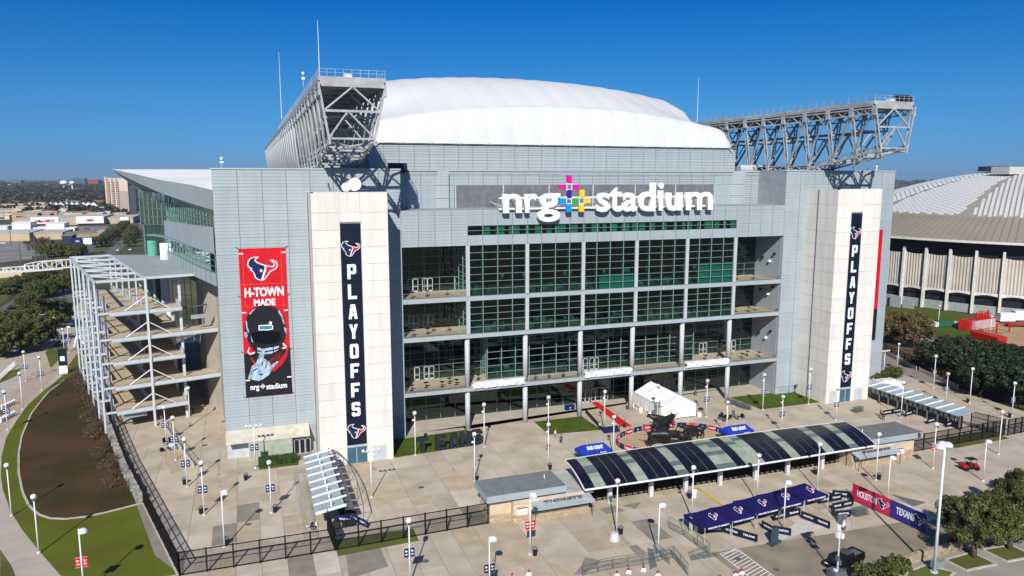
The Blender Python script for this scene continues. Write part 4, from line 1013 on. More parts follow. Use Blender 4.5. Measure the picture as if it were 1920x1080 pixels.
# roof surface in pale strips rising away
ROOFW = mat('white_standing_seam_roof', (.80, .80, .79), rough=.6, objvar=.08, var=.04)
for i in range(12):
    b = MB(); p, q = ev[i], ev[i + 1]
    b.quad(p, (10, p.y + 3, 46.2 + (p.y - 136) * .052), (10, q.y + 2.7, 46.2 + (q.y - 136) * .052), q); b.build('roof_strip', ROOFW, lf)
b = MB()
wl = resample([(a[0], a[1], 0) for a in WL], 13)
for i in range(12): b.quad(eb[i + 1], eb[i], (wl[i].x, wl[i].y, 41.6 + 3.6 * i / 12), (wl[i + 1].x, wl[i + 1].y, 41.6 + 3.6 * (i + 1) / 12))
b.build('soffit', mat('soffit_grey', (.28, .31, .32), rough=.6), lf, smooth=True)
# glazing band
def lerp(a, b_, t): return a + (b_ - a) * t
def gz(t, band):
    if band == 0: return lerp(39.4, 36.6, t), lerp(41.6, 45.2, t)
    if band == 1: return lerp(33.2, 25.5, t), lerp(37.5, 32.0, t)
ng = 26; wg = resample([(a[0], a[1], 0) for a in WL], ng + 1)
GLASSM = glass('mid_green_glass', (.22, .45, .39), refl=.05)
fr = MB()
for i in range(ng + 1):
    t_ = i / ng; z0, z1 = gz(t_, 0); fr.box(wg[i].x - .07, wg[i].x + .07, wg[i].y - .07, wg[i].y + .07, z0, z1)
for i in range(ng):
    for k in range(5):
        f = k / 4; a0, a1 = gz(i / ng, 0); c0, c1 = gz((i + 1) / ng, 0)
        fr.bar((wg[i].x - .06, wg[i].y, lerp(a0, a1, f)), (wg[i + 1].x - .06, wg[i + 1].y, lerp(c0, c1, f)), .1)
fo = fr.build('glazing_frame', mat('green_mullion', (.11, .18, .16), rough=.5), lf)
for i in range(ng):
    for k in range(4):
        a0, a1 = gz(i / ng, 0); c0, c1 = gz((i + 1) / ng, 0)
        MB().quad((wg[i].x, wg[i].y, lerp(a0, a1, k / 4)), (wg[i + 1].x, wg[i + 1].y, lerp(c0, c1, k / 4)), (wg[i + 1].x, wg[i + 1].y, lerp(c0, c1, (k + 1) / 4)), (wg[i].x, wg[i].y, lerp(a0, a1, (k + 1) / 4))).build('window_pane', GLASSM, fo)
# inner floors and green lit interior behind the band
b = MB()
for z in (34.3, 38.3): b.prism([(-4.5, 142), (-12.5, 173), (-16, 190), (-23, 203), (-10, 210), (4, 150)], z - .3, z)
b.prism([(-2, 145), (-17.5, 204), (-17, 205), (-1.5, 145)], 25, 46)
b.build('inner_floor', mat('inner_floor_green', (.16, .30, .25), rough=.8), lf)
# curved panel wall and the lower strip of windows
WP = resample([(-5.2, 140.5, 0), (-9.8, 157, 0), (-13.4, 173, 0), (-17.6, 190, 0)], 15)
U = CLAD
for i in range(14):
    t0, t1 = i / 14, (i + 1) / 14
    p, q = WP[i], WP[i + 1]
    z0, z1 = lerp(34.8, 34.1, t0), lerp(39.5, 38.3, t0); y0, y1 = lerp(34.8, 34.1, t1), lerp(39.5, 38.3, t1)
    MB().quad((p.x - .1, p.y, z0), (q.x - .1, q.y, y0), (q.x - .1, q.y, y1), (p.x - .1, p.y, z1)).quad((q.x - .1, q.y, y0), (p.x - .1, p.y, z0), (p.x + .3, p.y, z0), (q.x + .3, q.y, y0)).build('wall_panel', CLAD, lf)
lowf = MB()
for i in range(15):
    p = WP[i]; lowf.box(p.x - .16, p.x + .02, p.y - .08, p.y + .08, 29.1, 34.8)
for i in range(14):
    for z in (31.4, 32.5, 33.6, 34.7):
        lowf.bar((WP[i].x - .1, WP[i].y, z), (WP[i + 1].x - .1, WP[i + 1].y, z), .1)
lo = lowf.build('glazing_frame', _M['green_mullion'], lf)
for i in range(1, 14):
    for z in (31.4, 32.5, 33.6):
        MB().quad((WP[i].x - .05, WP[i].y, z), (WP[i + 1].x - .05, WP[i + 1].y, z), (WP[i + 1].x - .05, WP[i + 1].y, z + 1.1), (WP[i].x - .05, WP[i].y, z + 1.1)).build('window_pane', GLASSM, lo)
b = MB()
for i in range(14): b.quad((WP[i].x - .08, WP[i].y, 29.0), (WP[i + 1].x - .08, WP[i + 1].y, 29.0), (WP[i + 1].x - .08, WP[i + 1].y, 31.4), (WP[i].x - .08, WP[i].y, 31.4))
b.build('lower_band', CLAD, lf)
# columns at the far corner
MB().tube((-18, 190, 0), (-18, 190, 33), .95, n=16).build('white_column', WHITE, lf, smooth=True)
MB().tube((-21.5, 199, 0), (-21.5, 199, 33), 1.1, n=16).build('green_column', mat('sea_green_paint', (.10, .34, .26), rough=.5), lf, smooth=True)
# body wall below, and the glass end beyond
MB().prism([(-4.8, 141), (-5.2, 150), (-6.2, 159), (-8.9, 165.7), (-10.9, 178), (-11, 200), (-12, 230), (20, 230), (20, 141)], 0, 29.1).build('side_wall', mat('beige_render', (.40, .365, .31), rough=.85, var=.08, scale=.2), lf)
g2 = MB()
for i in range(9):
    yy = 204 + i * 3.2; xx = -23.5 - i * .6 + i * i * .09
    g2.box(xx - .08, xx + .08, yy - .08, yy + .08, 0, 46 + i * .3)
for z in range(2, 47, 3):
    for i in range(8):
        xa = -23.5 - i * .6 + i * i * .09; j = i + 1; xb = -23.5 - j * .6 + j * j * .09
        g2.bar((xa, 204 + i * 3.2, z), (xb, 204 + j * 3.2, z), .1)
go = g2.build('corner_glazing_frame', _M['green_mullion'], lf)
b = MB()
for i in range(8):
    j = i + 1; b.quad((-23.5 - i * .6 + i * i * .09, 204 + i * 3.2, 0), (-23.5 - j * .6 + j * j * .09, 204 + j * 3.2, 0), (-23.5 - j * .6 + j * j * .09, 204 + j * 3.2, 46), (-23.5 - i * .6 + i * i * .09, 204 + i * 3.2, 46))
b.build('corner_glass', GLASSM, go)
fr = MB()
for i in range(8): x = -23.5 + i * 1.5; fr.box(x - .07, x + .07, 204 - .07 - i * 1.6, 204.07 - i * 1.6, 0, 26)
for z in range(2, 26, 3): fr.bar((-23.5, 204, z), (-13, 192.8, z), .1)
fr.build('entry_glazing_frame', MULL, lf)

# ---- the ramp building, turned 14.8 degrees
ra = R(14.8); RO = Vector((-18.5, 155.9, 0)); RU = Vector((math.cos(ra), math.sin(ra), 0)); RV = Vector((-math.sin(ra), math.cos(ra), 0))
def rp(u, v, z): return RO + RU * u + RV * v + Vector((0, 0, z))
rm = thing('ramp_building', 'open ramp building of stacked tan ramps in a white steel frame', 'ramp', tuple(RO), world=True)
TANF = mat('tan_ramp_deck', (.52, .425, .30), rough=.85, col2=(.42, .34, .23), scale=.5, bump=.1)
RC = mat('pale_blue_grey_steel', (.46, .505, .535), rough=.5, var=.03)
DEPTH = 52
LV = [23.0, 18.0, 13.5, 8.7, 3.9]
def hexbox(b, pts, t):
    """slab from four top corners (ccw) with thickness t"""
    n = len(b.v); P = [Vector(p) for p in pts]
    b.v += [tuple(p) for p in P] + [tuple(p - Vector((0, 0, t))) for p in P]
    b.f += [(n, n + 1, n + 2, n + 3), (n + 7, n + 6, n + 5, n + 4)] + [(n + (i + 1) % 4, n + i, n + 4 + i, n + 4 + (i + 1) % 4) for i in range(4)]; b.m += [b.cur] * 6
for k, z in enumerate(LV):
    longs = k in (1, 3); ue = 13.6 if longs else 6.1
    b = MB(); hexbox(b, [rp(-6.3, 0, z), rp(ue, 0, z), rp(ue, 5.5, z), rp(-6.3, 5.5, z)], .35); lo = b.build('landing', TANF, rm)
    b = MB(); b.bar(rp(-6.4, -.1, z - .3), rp(ue + .1, -.1, z - .3), .35, .75, up=(0, 0, 1)); b.bar(rp(-6.4, -.22, z - .45), rp(ue + .1, -.22, z - .45), .3, .16)
    b.build('edge_beam', RC, rm)
    b = MB(); hexbox(b, [rp(-6.3, 5.5, z), rp(-.3, 5.5, z), rp(-.3, DEPTH, z - 2.3), rp(-6.3, DEPTH, z - 2.3)], .35)
    b.build('outer_ramp', TANF, rm)
    b = MB(); zn = LV[k + 1] if k + 1 < len(LV) else 0
    hexbox(b, [rp(.1, 5.5, zn), rp(6.1, 5.5, zn), rp(6.1, DEPTH, z - 2.3), rp(.1, DEPTH, z - 2.3)], .35); b.build('inner_ramp', TANF, rm)
    b = MB()
    hexbox(b, [rp(-6.45, 5.5, z + 1.1), rp(-6.3, 5.5, z + 1.1), rp(-6.3, DEPTH, z - 1.2), rp(-6.45, DEPTH, z - 1.2)], 1.2)
    hexbox(b, [rp(-.3, 5.5, z + 1.1), rp(-.15, 5.5, z + 1.1), rp(-.15, DEPTH, z - 1.2), rp(-.3, DEPTH, z - 1.2)], 1.2)
    b.build('parapet', RC, rm)
    # rails on the landing
    b = MB()
    for h in (.55, 1.05): b.bar(rp(-6.3, .05, z + h), rp(ue, .05, z + h), .05); b.bar(rp(ue, .05, z + h), rp(ue, 5.5, z + h), .05)
    for i in range(int((ue + 6.3) / 1.3) + 1): b.bar(rp(-6.3 + 1.3 * i, .05, z), rp(-6.3 + 1.3 * i, .05, z + 1.05), .05)
    b.build('rail', RAIL, rm)
    MB().quad(rp(ue, .1, z), rp(ue, 5.3, z), rp(ue, 5.3, z + 1.1), rp(ue, .1, z + 1.1)).build('mesh_panel', mat('pale_mesh_panel', (.45, .5, .52)), rm)
    b = MB()
    for s in (-1, 1): b.tube(rp(s * .15, -.3, z + 2.7), rp(s * 3.9, -.15, z + .15), .09, n=6)
    b.build('stay', STEELW, rm)
MB().bar(rp(0, -.35, 0), rp(0, -.35, 29.2), .42, .42).build('corner_post', RC, rm)
for i in range(6):
    v = .4 + i * 10.4
    if i: MB().bar(rp(-.2, v, 0), rp(-.2, v, 29), .4, .4).build('post', RC, rm)
    MB().bar(rp(-8.5, v, 0), rp(-8.5, v, 29), .34, .34).build('post', RC, rm)
    MB().bar(rp(-6.9, v + 2.4, 0), rp(-6.9, v + 2.4, 26 if i < 5 else 29), .32, .32).build('post', RC, rm)
    MB().bar(rp(-8.5, v, 29), rp(0, v, 29), .34, .5).build('roof_beam', RC, rm)
    if 0 < i < 6: MB().bar(rp(6.3, v, 0), rp(6.3, v, 28.6), .5, .5).build('post', RC, rm)
    b = MB()
    for z in LV: zz = z - 2.3 * max(0, v - 5.5) / (DEPTH - 5.5); b.bar(rp(-8.5, v, zz - .1), rp(-6.3, v, zz - .1), .22, .4)
    b.build('bracket', RC, rm)
MB().bar(rp(6.3, 2, 0), rp(6.3, 2, 28.6), .5, .5).build('post', RC, rm)
for u in (-8.5, 0): MB().bar(rp(u, 0, 29), rp(u, DEPTH + .8, 29), .34, .5).build('edge_rail', RC, rm)
b = MB()
for z in LV: b.bar(rp(-8.5, .4, z - 2.4 * 0 - .1), rp(-8.5, DEPTH, z - 2.4), .14)
b.build('side_rail', RC, rm)
b = MB()
for i in range(5): v = .4 + i * 10.4; b.bar(rp(-8.3, v, 28.9), rp(-.2, v + 10.4, 28.9), .12); b.bar(rp(-.2, v, 28.9), rp(-8.3, v + 10.4, 28.9), .12)
b.build('wind_brace', STEELW, rm)
b = MB(); hexbox(b, [rp(.2, -.1, 29.3), rp(14.2, -.1, 29.3), rp(10.5, 45, 29.3), rp(.2, 50, 29.3)], .3)
b.build('canopy_roof', mat('flat_grey_roof', (.27, .31, .325), rough=.8, var=.06, scale=.2), rm)
MB().bar(rp(0, -.2, 29.2), rp(14.2, -.2, 29.2), .25, .5).build('canopy_edge', RC, rm)
b = MB()
for zz in (20.6, 15.6, 6.1): b.bar(rp(6.3, 3, zz + 1.6), rp(13.6, 6, zz + 1.6), .25)
b.build('link_beam', STEELD, rm)
for (u, z, w_) in ((9.8, 19.8, 3.9),):
    MB().bar(rp(u - w_ / 2, .5, z + .9), rp(u + w_ / 2, .5, z + .9), .25, .8).build('hanging_sign', mat('grey_sign_board', (.30, .31, .31)), rm)
MB().bar(rp(-5.2, .6, 2.6), rp(-1.2, .9, 2.6), .25, .9).build('hanging_sign', _M['grey_sign_board'], rm)
MB().quad(rp(-5.2, .47, 2.2), rp(-3.9, .57, 2.2), rp(-3.9, .57, 3.0), rp(-5.2, .47, 3.0)).build('hanging_sign_end', mat('pale_blue_print', (.2, .35, .5)), rm)
# ================================================================== things on the plaza
# ---- lamps
LAMPW = mat('lamp_white', (.70, .70, .69), rough=.4, var=.02); LAMPG = mat('lamp_grey', (.55, .56, .56), rough=.5)
def banner_pair(t, m, z0=3.25, z1=4.45, w_=.52, em=True):
    for s in (-1, 1):
        a = .10 * s; c = (.10 + w_) * s
        o = MB().box(a, c, -.02, .02, z0, z1).build('pole_banner', m, t)
        put('banner_emblem', emblem_small(m), o, ((a + c) / 2, -.03, (z0 + z1) / 2 + .2))
    b = MB()
    for z in (z0, z1): b.bar((-.65, 0, z), (.65, 0, z), .04)
    b.build('banner_arm', STEELW, t)
_es = {}
def emblem_small(m):
    if m.name not in _es:
        b = MB(); b.vprism([(x * .28, y * .28) for x, y in E_ALL[::2]], 0, .01); b.cur = 1
        b.box(-.16, .16, 0, .008, -.40, -.34); b.box(-.13, .13, 0, .008, -.50, -.45)
        _es[m.name] = b.mesh('banner_emblem', [WPRINT, WPRINT])
    return _es[m.name]
def lamp_proto(kind, ban=None, h=7.8):
    t = thing('street_lamp', 'x', 'lamp')
    MB().tube((0, 0, 0), (0, 0, h - .3), .105, .07, n=10).build('pole', LAMPW, t, smooth=True)
    MB().tube((0, 0, 0), (0, 0, .25), .24, .2, n=10).build('base_plate', LAMPG, t)
    if kind in ('globe', 'globe_spot'):
        MB().ball((0, 0, h), .36, 12, 8, .95).build('globe', LAMPW, t, smooth=True)
        MB().tube((0, 0, h - .55), (0, 0, h - .3), .22, .3, n=12).build('collar', LAMPG, t)
        MB().box(-.22, .22, -.30, -.26, h - .42, h - .26).build('lens', BLACK, t)
    if kind == 'globe_spot':
        MB().ball((-.32, -.1, h - 1.25), .2, 10, 6).build('spot_head', LAMPW, t, smooth=True); MB().bar((0, 0, h - 1.25), (-.32, 0, h - 1.25), .07).build('spot_arm', LAMPW, t)
    if kind == 'dome':
        MB().tube((0, 0, h - .3), (0, 0, h + .15), .09, n=8).build('finial', LAMPW, t)
        MB().lathe([(.52, -.12), (.5, .05), (.38, .25), (.2, .36), (.01, .4)], (.42, 0, h - .2), 14).lathe([(.02, -.1), (.5, -.12)], (.42, 0, h - .2), 14).build('lamp_head', mat('pale_blue_lamp', (.62, .68, .72), rough=.35), t, smooth=True)
    if kind == 'bar':
        MB().box(-1.25, 1.25, -.05, .05, h - .25, h - .13).build('cross_bar', LAMPW, t)
        for x in (-1.1, -.4, .4, 1.1): MB().box(x - .2, x + .2, -.3, .12, h - .05, h + .22).build('floodlight', LAMPW, t)
    if ban: banner_pair(t, ban)
    return t
LABELS_SEEN = {}
protos = {}
def lamp(kind, top, base, label, ban=None, sc_=None):
    gpt = G(*base, .02)
    # height from the photo
    z = 7.8
    r = gpt - Vector((0, 0, CAM_H)); d = r.dot(_fw)
    # solve for the height of the lamp top
    best = 7.8
    for k in range(40, 220):
        zz = k * .1; v = Vector((gpt.x, gpt.y, zz - CAM_H)); py = 540 - F_PX * v.dot(_up) / v.dot(_fw)
        if py <= top[1]: best = zz; break
    key = (kind, ban.name if ban else None)
    if key not in protos:
        protos[key] = lamp_proto(kind, ban); o = protos[key]; o.location = (gpt.x, gpt.y, .02)
    else:
        o = dup(protos[key], (gpt.x, gpt.y, .02))
    s = min(max((best) / 7.8, .85), 1.15); o.scale = (1, 1, s); o['label'] = label; o['group'] = 'street lamps on white poles'; return o
NB = NAVYB
LS = [
 ('dome', (143, 995), (158, 1112), 'street lamp with red banners at the lower left lawn, its foot out of frame', RED),
 ('globe', (66, 932), (73, 1037), 'street lamp where the left path meets the green lawn', None),
 ('globe', (14, 873), (22, 967), 'street lamp on the left path beside the big brown bed', None),
 ('globe', (43, 660), (49, 715), 'street lamp with navy banners nearest the dark trees on the left promenade', NB),
 ('globe', (75, 670), (79, 731), 'street lamp with navy banners on the pale paving left of the information pylon', NB),
 ('globe', (37, 701), (43, 768), 'plain street lamp beside the white bollards on the left promenade', None),
 ('globe', (10, 735), (15, 807), 'street lamp with navy banners at the left edge beside the curved kerb', NB),
 ('globe', (119, 632), (121, 661), 'street lamp just behind the information pylon', NB),
 ('dome', (124, 613), (130, 661), 'street lamp with banners between the information pylon and the ramp frame', NB),
 ('globe', (101, 612), (104, 637), 'small far street lamp under the trees beside the crossing', None),
 ('globe', (353, 728), (357, 799), 'plain street lamp in front of the shaded opening under the ramps', None),
 ('globe', (308, 764), (312, 830), 'street lamp with navy banners at the foot of the ramp, the farther of two', NB),
 ('globe', (326, 784), (329, 863), 'street lamp with navy banners at the foot of the ramp, the nearer of two', NB),
 ('globe', (347, 824), (351, 913), 'street lamp with navy banners left of the low service wing', NB),
 ('globe', (378, 869), (383, 966), 'street lamp with navy banners and a bin in the middle of the left plaza', NB),
 ('dome', (417, 922), (421, 1026), 'plain street lamp behind the black fence corner on the left', None),
 ('globe', (504, 867), (509, 962), 'street lamp with navy banners left of the sloping turnstile canopy', NB),
 ('bar', (475, 799), (479, 878), 'four-headed lamp pole with banners in front of the clipped hedge', NB),
 ('bar', (695, 845), (697, 933), 'four-headed lamp pole in front of the left cream tower', None),
 ('globe_spot', (778, 775), (779, 854), 'street lamp on the left edge of the lawn with the TEXANS letters', None),
 ('globe_spot', (888, 815), (890, 903), 'street lamp in front of the last letter of TEXANS', None),
 ('globe_spot', (907, 759), (908, 838), 'street lamp right of the last letter of TEXANS', None),
 ('globe', (761, 976), (769, 1094), 'street lamp with navy banners in front of the black fence', NB),
 ('globe_spot', (1027, 746), (1028, 822), 'street lamp on the left side of the small square lawn, the farther one', None),
 ('globe_spot', (1028, 797), (1028, 878), 'street lamp in front of the small square lawn, the nearer one', None),
 ('globe_spot', (1134, 735), (1133, 806), 'street lamp beside the red carpet', None),
 ('globe_spot', (1151, 782), (1150, 855), 'street lamp between the left blue beer tent and the bull ring', None),
 ('globe_spot', (1326, 714), (1324, 782), 'street lamp with banners right of the white tent', NB),
 ('globe_spot', (1433, 703), (1430, 769), 'street lamp with banners on the left edge of the right lawn', NB),
 ('globe_spot', (1467, 744), (1465, 808), 'street lamp with banners in front of the right lawn', NB),
 ('globe_spot', (1365, 757), (1362, 818), 'street lamp beside the right blue beer tent', None),
 ('globe_spot', (1232, 724), (1232, 794), 'street lamp partly hidden by the white tent', NB),
 ('globe', (1157, 902), (1156, 1001), 'street lamp in front of the left end of the curved solar canopy', None),
 ('globe_spot', (1298, 877), (1297, 972), 'street lamp between the curved solar canopy and the left navy tent', None),
 ('globe', (1423, 855), (1419, 940), 'street lamp behind the navy tents', None),
 ('dome', (1234, 947), (1234, 1041), 'dome-headed street lamp beside the zigzag barriers', None),
 ('dome', (1472, 904), (1469, 991), 'dome-headed street lamp in front of the navy tents', None),
 ('globe', (1535, 834), (1532, 920), 'street lamp in front of the right end of the curved solar canopy', None),
 ('globe', (1648, 815), (1642, 901), 'street lamp with a bin in front of the right ticket kiosk', None),
 ('dome', (1669, 864), (1664, 936), 'dome-headed street lamp behind the red and blue HOUSTON TEXANS wall', None),
 ('globe', (1755, 796), (1749, 879), 'street lamp with red banners in front of the right black fence', RED),
 ('globe', (1879, 773), (1872, 852), 'street lamp nearest the corner of the right black fence', None),
 ('dome', (1852, 827), (1843, 902), 'dome-headed street lamp right of the red utility cart', None),
 ('globe', (1684, 647), (1682, 693), 'street lamp with blue banners farthest along the right walkway', NB),
 ('globe', (1754, 668), (1750, 728), 'street lamp with blue banners on the far edge of the right walkway', NB),
 ('globe', (1824, 692), (1818, 756), 'plain street lamp with a bin on the right walkway', None),
 ('globe', (1776, 707), (1773, 757), 'street lamp with blue banners just behind the turnstile shed roofs', NB),
 ('globe', (1903, 719), (1897, 780), 'street lamp with blue banners at the right edge of the picture', NB),
 ('globe_spot', (1693, 718), (1689, 783), 'street lamp in front of the turnstile sheds', None),
 ('globe_spot', (1518, 693), (1516, 758), 'street lamp with banners before the shaded side of the right cream tower', NB),
 ('globe_spot', (1569, 733), (1567, 788), 'street lamp with banners in front of the right cream tower', NB),
 ('bar', (1659, 667), (1656, 708), 'four-headed lamp pole with blue banners beyond the right cream tower', NB),
 ('globe', (1761, 587), (1759, 611), 'small street lamp on the grass before the domed arena', None),
 ('globe', (1859, 604), (1856, 634), 'small street lamp beside the red container stage', None),
 ('dome', (922, 1010), (918, 1120), 'dome-headed street lamp with black banners at the bottom edge', NAVY),
 ('dome', (1000, 928), (994, 1040), 'street lamp with red banners in front of the left ticket kiosk', RED),
]
for k, a in enumerate(LS): lamp(*a[:4], ban=a[4])
# tall mast lamp
gt = G(1751, 1074, .02)
tl = thing('mast_lamp', 'tall pale blue mast lamp with three dome heads beside the tree', 'lamp', tuple(gt))
PBL = _M['pale_blue_lamp']
MB().tube((0, 0, 0), (0, 0, 16.4), .21, .11, n=12).build('mast', PBL, tl, smooth=True)
MB().tube((0, 0, 0), (0, 0, .25), .5, .45, n=12).build('base_plate', LAMPG, tl)
for a in (R(175), R(20), R(60)):
    MB().lathe([(.6, -.1), (.58, .1), (.4, .3), (.01, .42)], (.75 * math.cos(a), .75 * math.sin(a), 16.2), 14).lathe([(.01, -.08), (.6, -.1)], (.75 * math.cos(a), .75 * math.sin(a), 16.2), 14).build('lamp_head', PBL, tl, smooth=True)
MB().box(.7, 2.0, .3, 1.2, 0, 1.0).build('control_cabinet', mat('sage_cabinet', (.20, .27, .24), rough=.6), tl)
# rotate all lamp banners to face the camera side a little: they already face -y

# ---- litter bins
def bin_proto():
    t = thing('litter_bin', 'x', 'litter bin'); MB().lathe([(.26, 0), (.33, .75), (.36, .95)], n=12).build('body', BLACK, t); MB().lathe([(.38, .95), (.36, 1.05), (.2, 1.18), (.01, 1.2)], n=12).build('lid', mat('bin_lid', (.16, .16, .17), rough=.5), t); return t
bp_ = None
BINS = [((461, 900), 'black bin in front of the clipped hedge'), ((346, 908), 'black bin beside the lamp left of the service wing'), ((377, 963), 'black bin beside the lamp in the middle of the left plaza'), ((516, 960), 'black bin beside the lamp left of the sloping canopy'), ((424, 1022), 'black bin at the foot of the lamp behind the fence corner'), ((1164, 1001), 'black bin beside the lamp with the grey barrel base'), ((1003, 1041), 'black bin in front of the left ticket kiosk'), ((1648, 899), 'black bin in front of the right ticket kiosk'), ((1529, 889), 'black bin under the right end of the solar canopy'), ((1293, 934), 'black bin, left one of a pair near the yellow ramp'), ((1302, 932), 'white bin, right one of a pair near the yellow ramp'), ((1031, 880), 'black bin at the foot of the lamp before the small lawn'), ((1893, 783), 'black bin beside the lamp at the right edge'), ((1814, 755), 'black bin beside the plain lamp on the right walkway'), ((893, 901), 'black bin beside the lamp before the last dark letter')]
for (p, l) in BINS:
    g_ = G(*p, .03)
    if bp_ is None: bp_ = bin_proto(); bp_.location = g_; bp_['label'] = l; o = bp_
    else: o = dup(bp_, g_, 0, l)
    o['group'] = 'litter bins'
    if 'white' in l:
        for c in kids(o): c.data = c.data.copy(); c.data.materials[0] = WHITE
bs_ = thing('barrel_base', 'grey ribbed cone base in front of the lamp pole', 'planter', tuple(G(1152, 1012, .03)))
MB().lathe([(.75, 0), (.7, .3), (.45, .95), (.4, 1.0), (.01, 1.0)], n=12).build('cone', LAMPG, bs_)

# ---- black steel fences
def fence(name, label, pts, h=3.2, bay=2.9, gates=False, bars=True, picket=.14):
    P = [Vector((p[0], p[1], 0)) for p in pts]
    t = thing(name, label, 'fence', tuple(P[0]), world=True)
    for a, c in zip(P, P[1:]):
        L_ = (c - a).length; n = max(1, round(L_ / bay)); d = (c - a) / n; u = d.normalized()
        for i in range(n):
            p = a + d * i; q = p + d
            MB().bar(p, p + Vector((0, 0, h)), .17, .17, up=(1, 0, 0)).build('post', BLACKF, t)
            b = MB()
            for z in (.2, h * .66, h - .12): b.bar(p + Vector((0, 0, z)), q + Vector((0, 0, z)), .09, .11)
            k = int(d.length / picket)
            if bars:
                for j in range(1, k): s = p + d * (j / k); b.bar(s + Vector((0, 0, .12)), s + Vector((0, 0, h - .1)), .03, .03, up=(1, 0, 0))
            if gates and i % 2 == 0: b.bar(p + u * .12 + Vector((0, 0, .2)), q - u * .12 + Vector((0, 0, h * .66)), .06)
            b.build('fence_bay', BLACKF, t)
        if c is P[-1]: MB().bar(c, c + Vector((0, 0, h)), .13, .13, up=(1, 0, 0)).build('post', BLACKF, t)
    return t
fence('fence', 'long black steel fence along the front left of the plaza', [(-9.6, 93.4), (9.0, 93.4), (30.0, 94.0)])
fence('fence', 'black steel fence running back from the corner beside the brown bed', [(-9.6, 93.4), (-20.6, 133.1), (-27.4, 161), (-46, 236)], h=3.0, picket=.16)
fence('gate_fence', 'short black fence from the sloping canopy to the front fence', [(8.9, 93.6), (8.6, 99.4)], h=3.3, picket=.1)
fence('fence', 'black steel fence right of the right ticket kiosk', [(108.7, 95.0), (132.5, 95.8)])
fence('fence', 'short black fence from the turnstile sheds to the front fence on the right', [(132.5, 95.8), (131.0, 101.5)], h=3.3, picket=.1)
fence('fence', 'black steel fence leaving the frame at the right edge', [(133.2, 95.6), (150, 96.4)], h=3.2, bay=1.9)
fence('fence', 'long black fence between the right walkway and the shrubs', [(172, 176), (165, 155), (153.2, 120.8), (150.3, 97)], h=2.6, bay=3.4, picket=.22)
# stone retaining wall beside the brown bed
sw = thing('stone_wall', 'low rough grey stone wall between the brown bed and the black fence', 'wall', tuple(G(268, 942)), world=True)
random.seed(4); SPTS = resample([G(268, 940, 0), G(237, 878, 0), G(205, 794, 0), G(175, 712, 0), G(160, 675, 0)], 86)
STN = mat('rough_grey_stone', (.34, .33, .30), rough=.9, var=.2, scale=2, objvar=.25, bump=.4)
stones = []
for k in range(4):
    b = MB(); random.seed(k)
    b.box(-.5, .5, -.5, .5, -.5, .5); b.v = [(x * random.uniform(.75, 1.05), y * random.uniform(.7, 1.1), z * random.uniform(.7, 1.05)) for x, y, z in b.v]; stones.append(b.mesh('stone', STN))
for a, c in zip(SPTS, SPTS[1:]):
    d = (c - a); an = math.atan2(d.y, d.x)
    for r_ in range(2): put('stone', random.choice(stones), sw, (a.x - .5 + random.uniform(-.15, .15), a.y, .45 + r_ * .7), rot=(0, 0, an + random.uniform(-.2, .2)), scl=(d.length * random.uniform(.85, 1.1), .9, random.uniform(.65, .95)))
# ramp foot: low walls beside the ramp leading down to the plaza
rmp = thing('ramp_wall', 'low concrete and glass side wall of the ramp foot on the left plaza', 'wall', (-10.3, 131, 0), world=True)
MB().bar((-10.2, 130.4, .35), (-17.4, 155.2, .6), .35, .7).build('base', CONCW, rmp); b = MB()
for i in range(17):
    f = i / 16; p = Vector((-10.2, 130.4, .7)).lerp(Vector((-17.4, 155.2, 1.0)), f); b.bar(p, p + Vector((0, 0, 1.1)), .05)
b.bar((-10.2, 130.4, 1.8), (-17.4, 155.2, 2.1), .07); b.build('rail', RAIL, rmp)

# ---- solar canopy over the main gate
cn = thing('solar_canopy', 'long curved canopy of dark solar panels with pale green glass bands', 'canopy', (70, 97, 0), world=True)
CX0, CX1 = 43.8, 97.2
def cz(v): return 3.95 + 1.8 * math.sin(math.pi * .5 * v) ** .9     # v 0 front .. 1 back
def cy(x, v): e = (x - 70.5) / 26.7; return 91.9 - .3 * (1 - e * e) + v * (7.0 + .9 * (1 - e * e))
ncol, nrow = 31, 8
pat = 'DLDDDLDDDLDDDLLDLLDDDLDDDLDDLDD'
SOL = mat('dark_solar_panel', (.008, .009, .018), rough=.28, spec=.35, objvar=.3); PGL = mat('pale_green_panel', (.29, .33, .26), rough=.45, objvar=.15); GLD = mat('clear_canopy_glass', (.10, .14, .14), rough=.15)
frm = MB()
for i in range(ncol + 1):
    x = CX0 + (CX1 - CX0) * i / ncol
    for j in range(nrow): frm.bar((x, cy(x, j / nrow), cz(j / nrow) - .04), (x, cy(x, (j + 1) / nrow), cz((j + 1) / nrow) - .04), .06, .1)
fo = frm.build('roof_frame', mat('canopy_frame_grey', (.30, .33, .35), rough=.5), cn)
random.seed(12)
for i in range(ncol):
    xa, xb = CX0 + (CX1 - CX0) * i / ncol + .04, CX0 + (CX1 - CX0) * (i + 1) / ncol - .04
    for j in range(nrow):
        va, vb = j / nrow + .004, (j + 1) / nrow - .004
        m = SOL if pat[i] == 'D' else (GLD if random.random() < .2 else PGL)
        b = MB(); n0 = 0
        P = [Vector((xa, cy(xa, va), cz(va))), Vector((xb, cy(xb, va), cz(va))), Vector((xb, cy(xb, vb), cz(vb))), Vector((xa, cy(xa, vb), cz(vb)))]
        hexbox(b, [p + Vector((0, 0, .05)) for p in P], .06); b.build('solar_panel' if pat[i] == 'D' else 'glass_panel', m, fo)
b = MB(); q = [(CX0 + (CX1 - CX0) * i / 24) for i in range(25)]
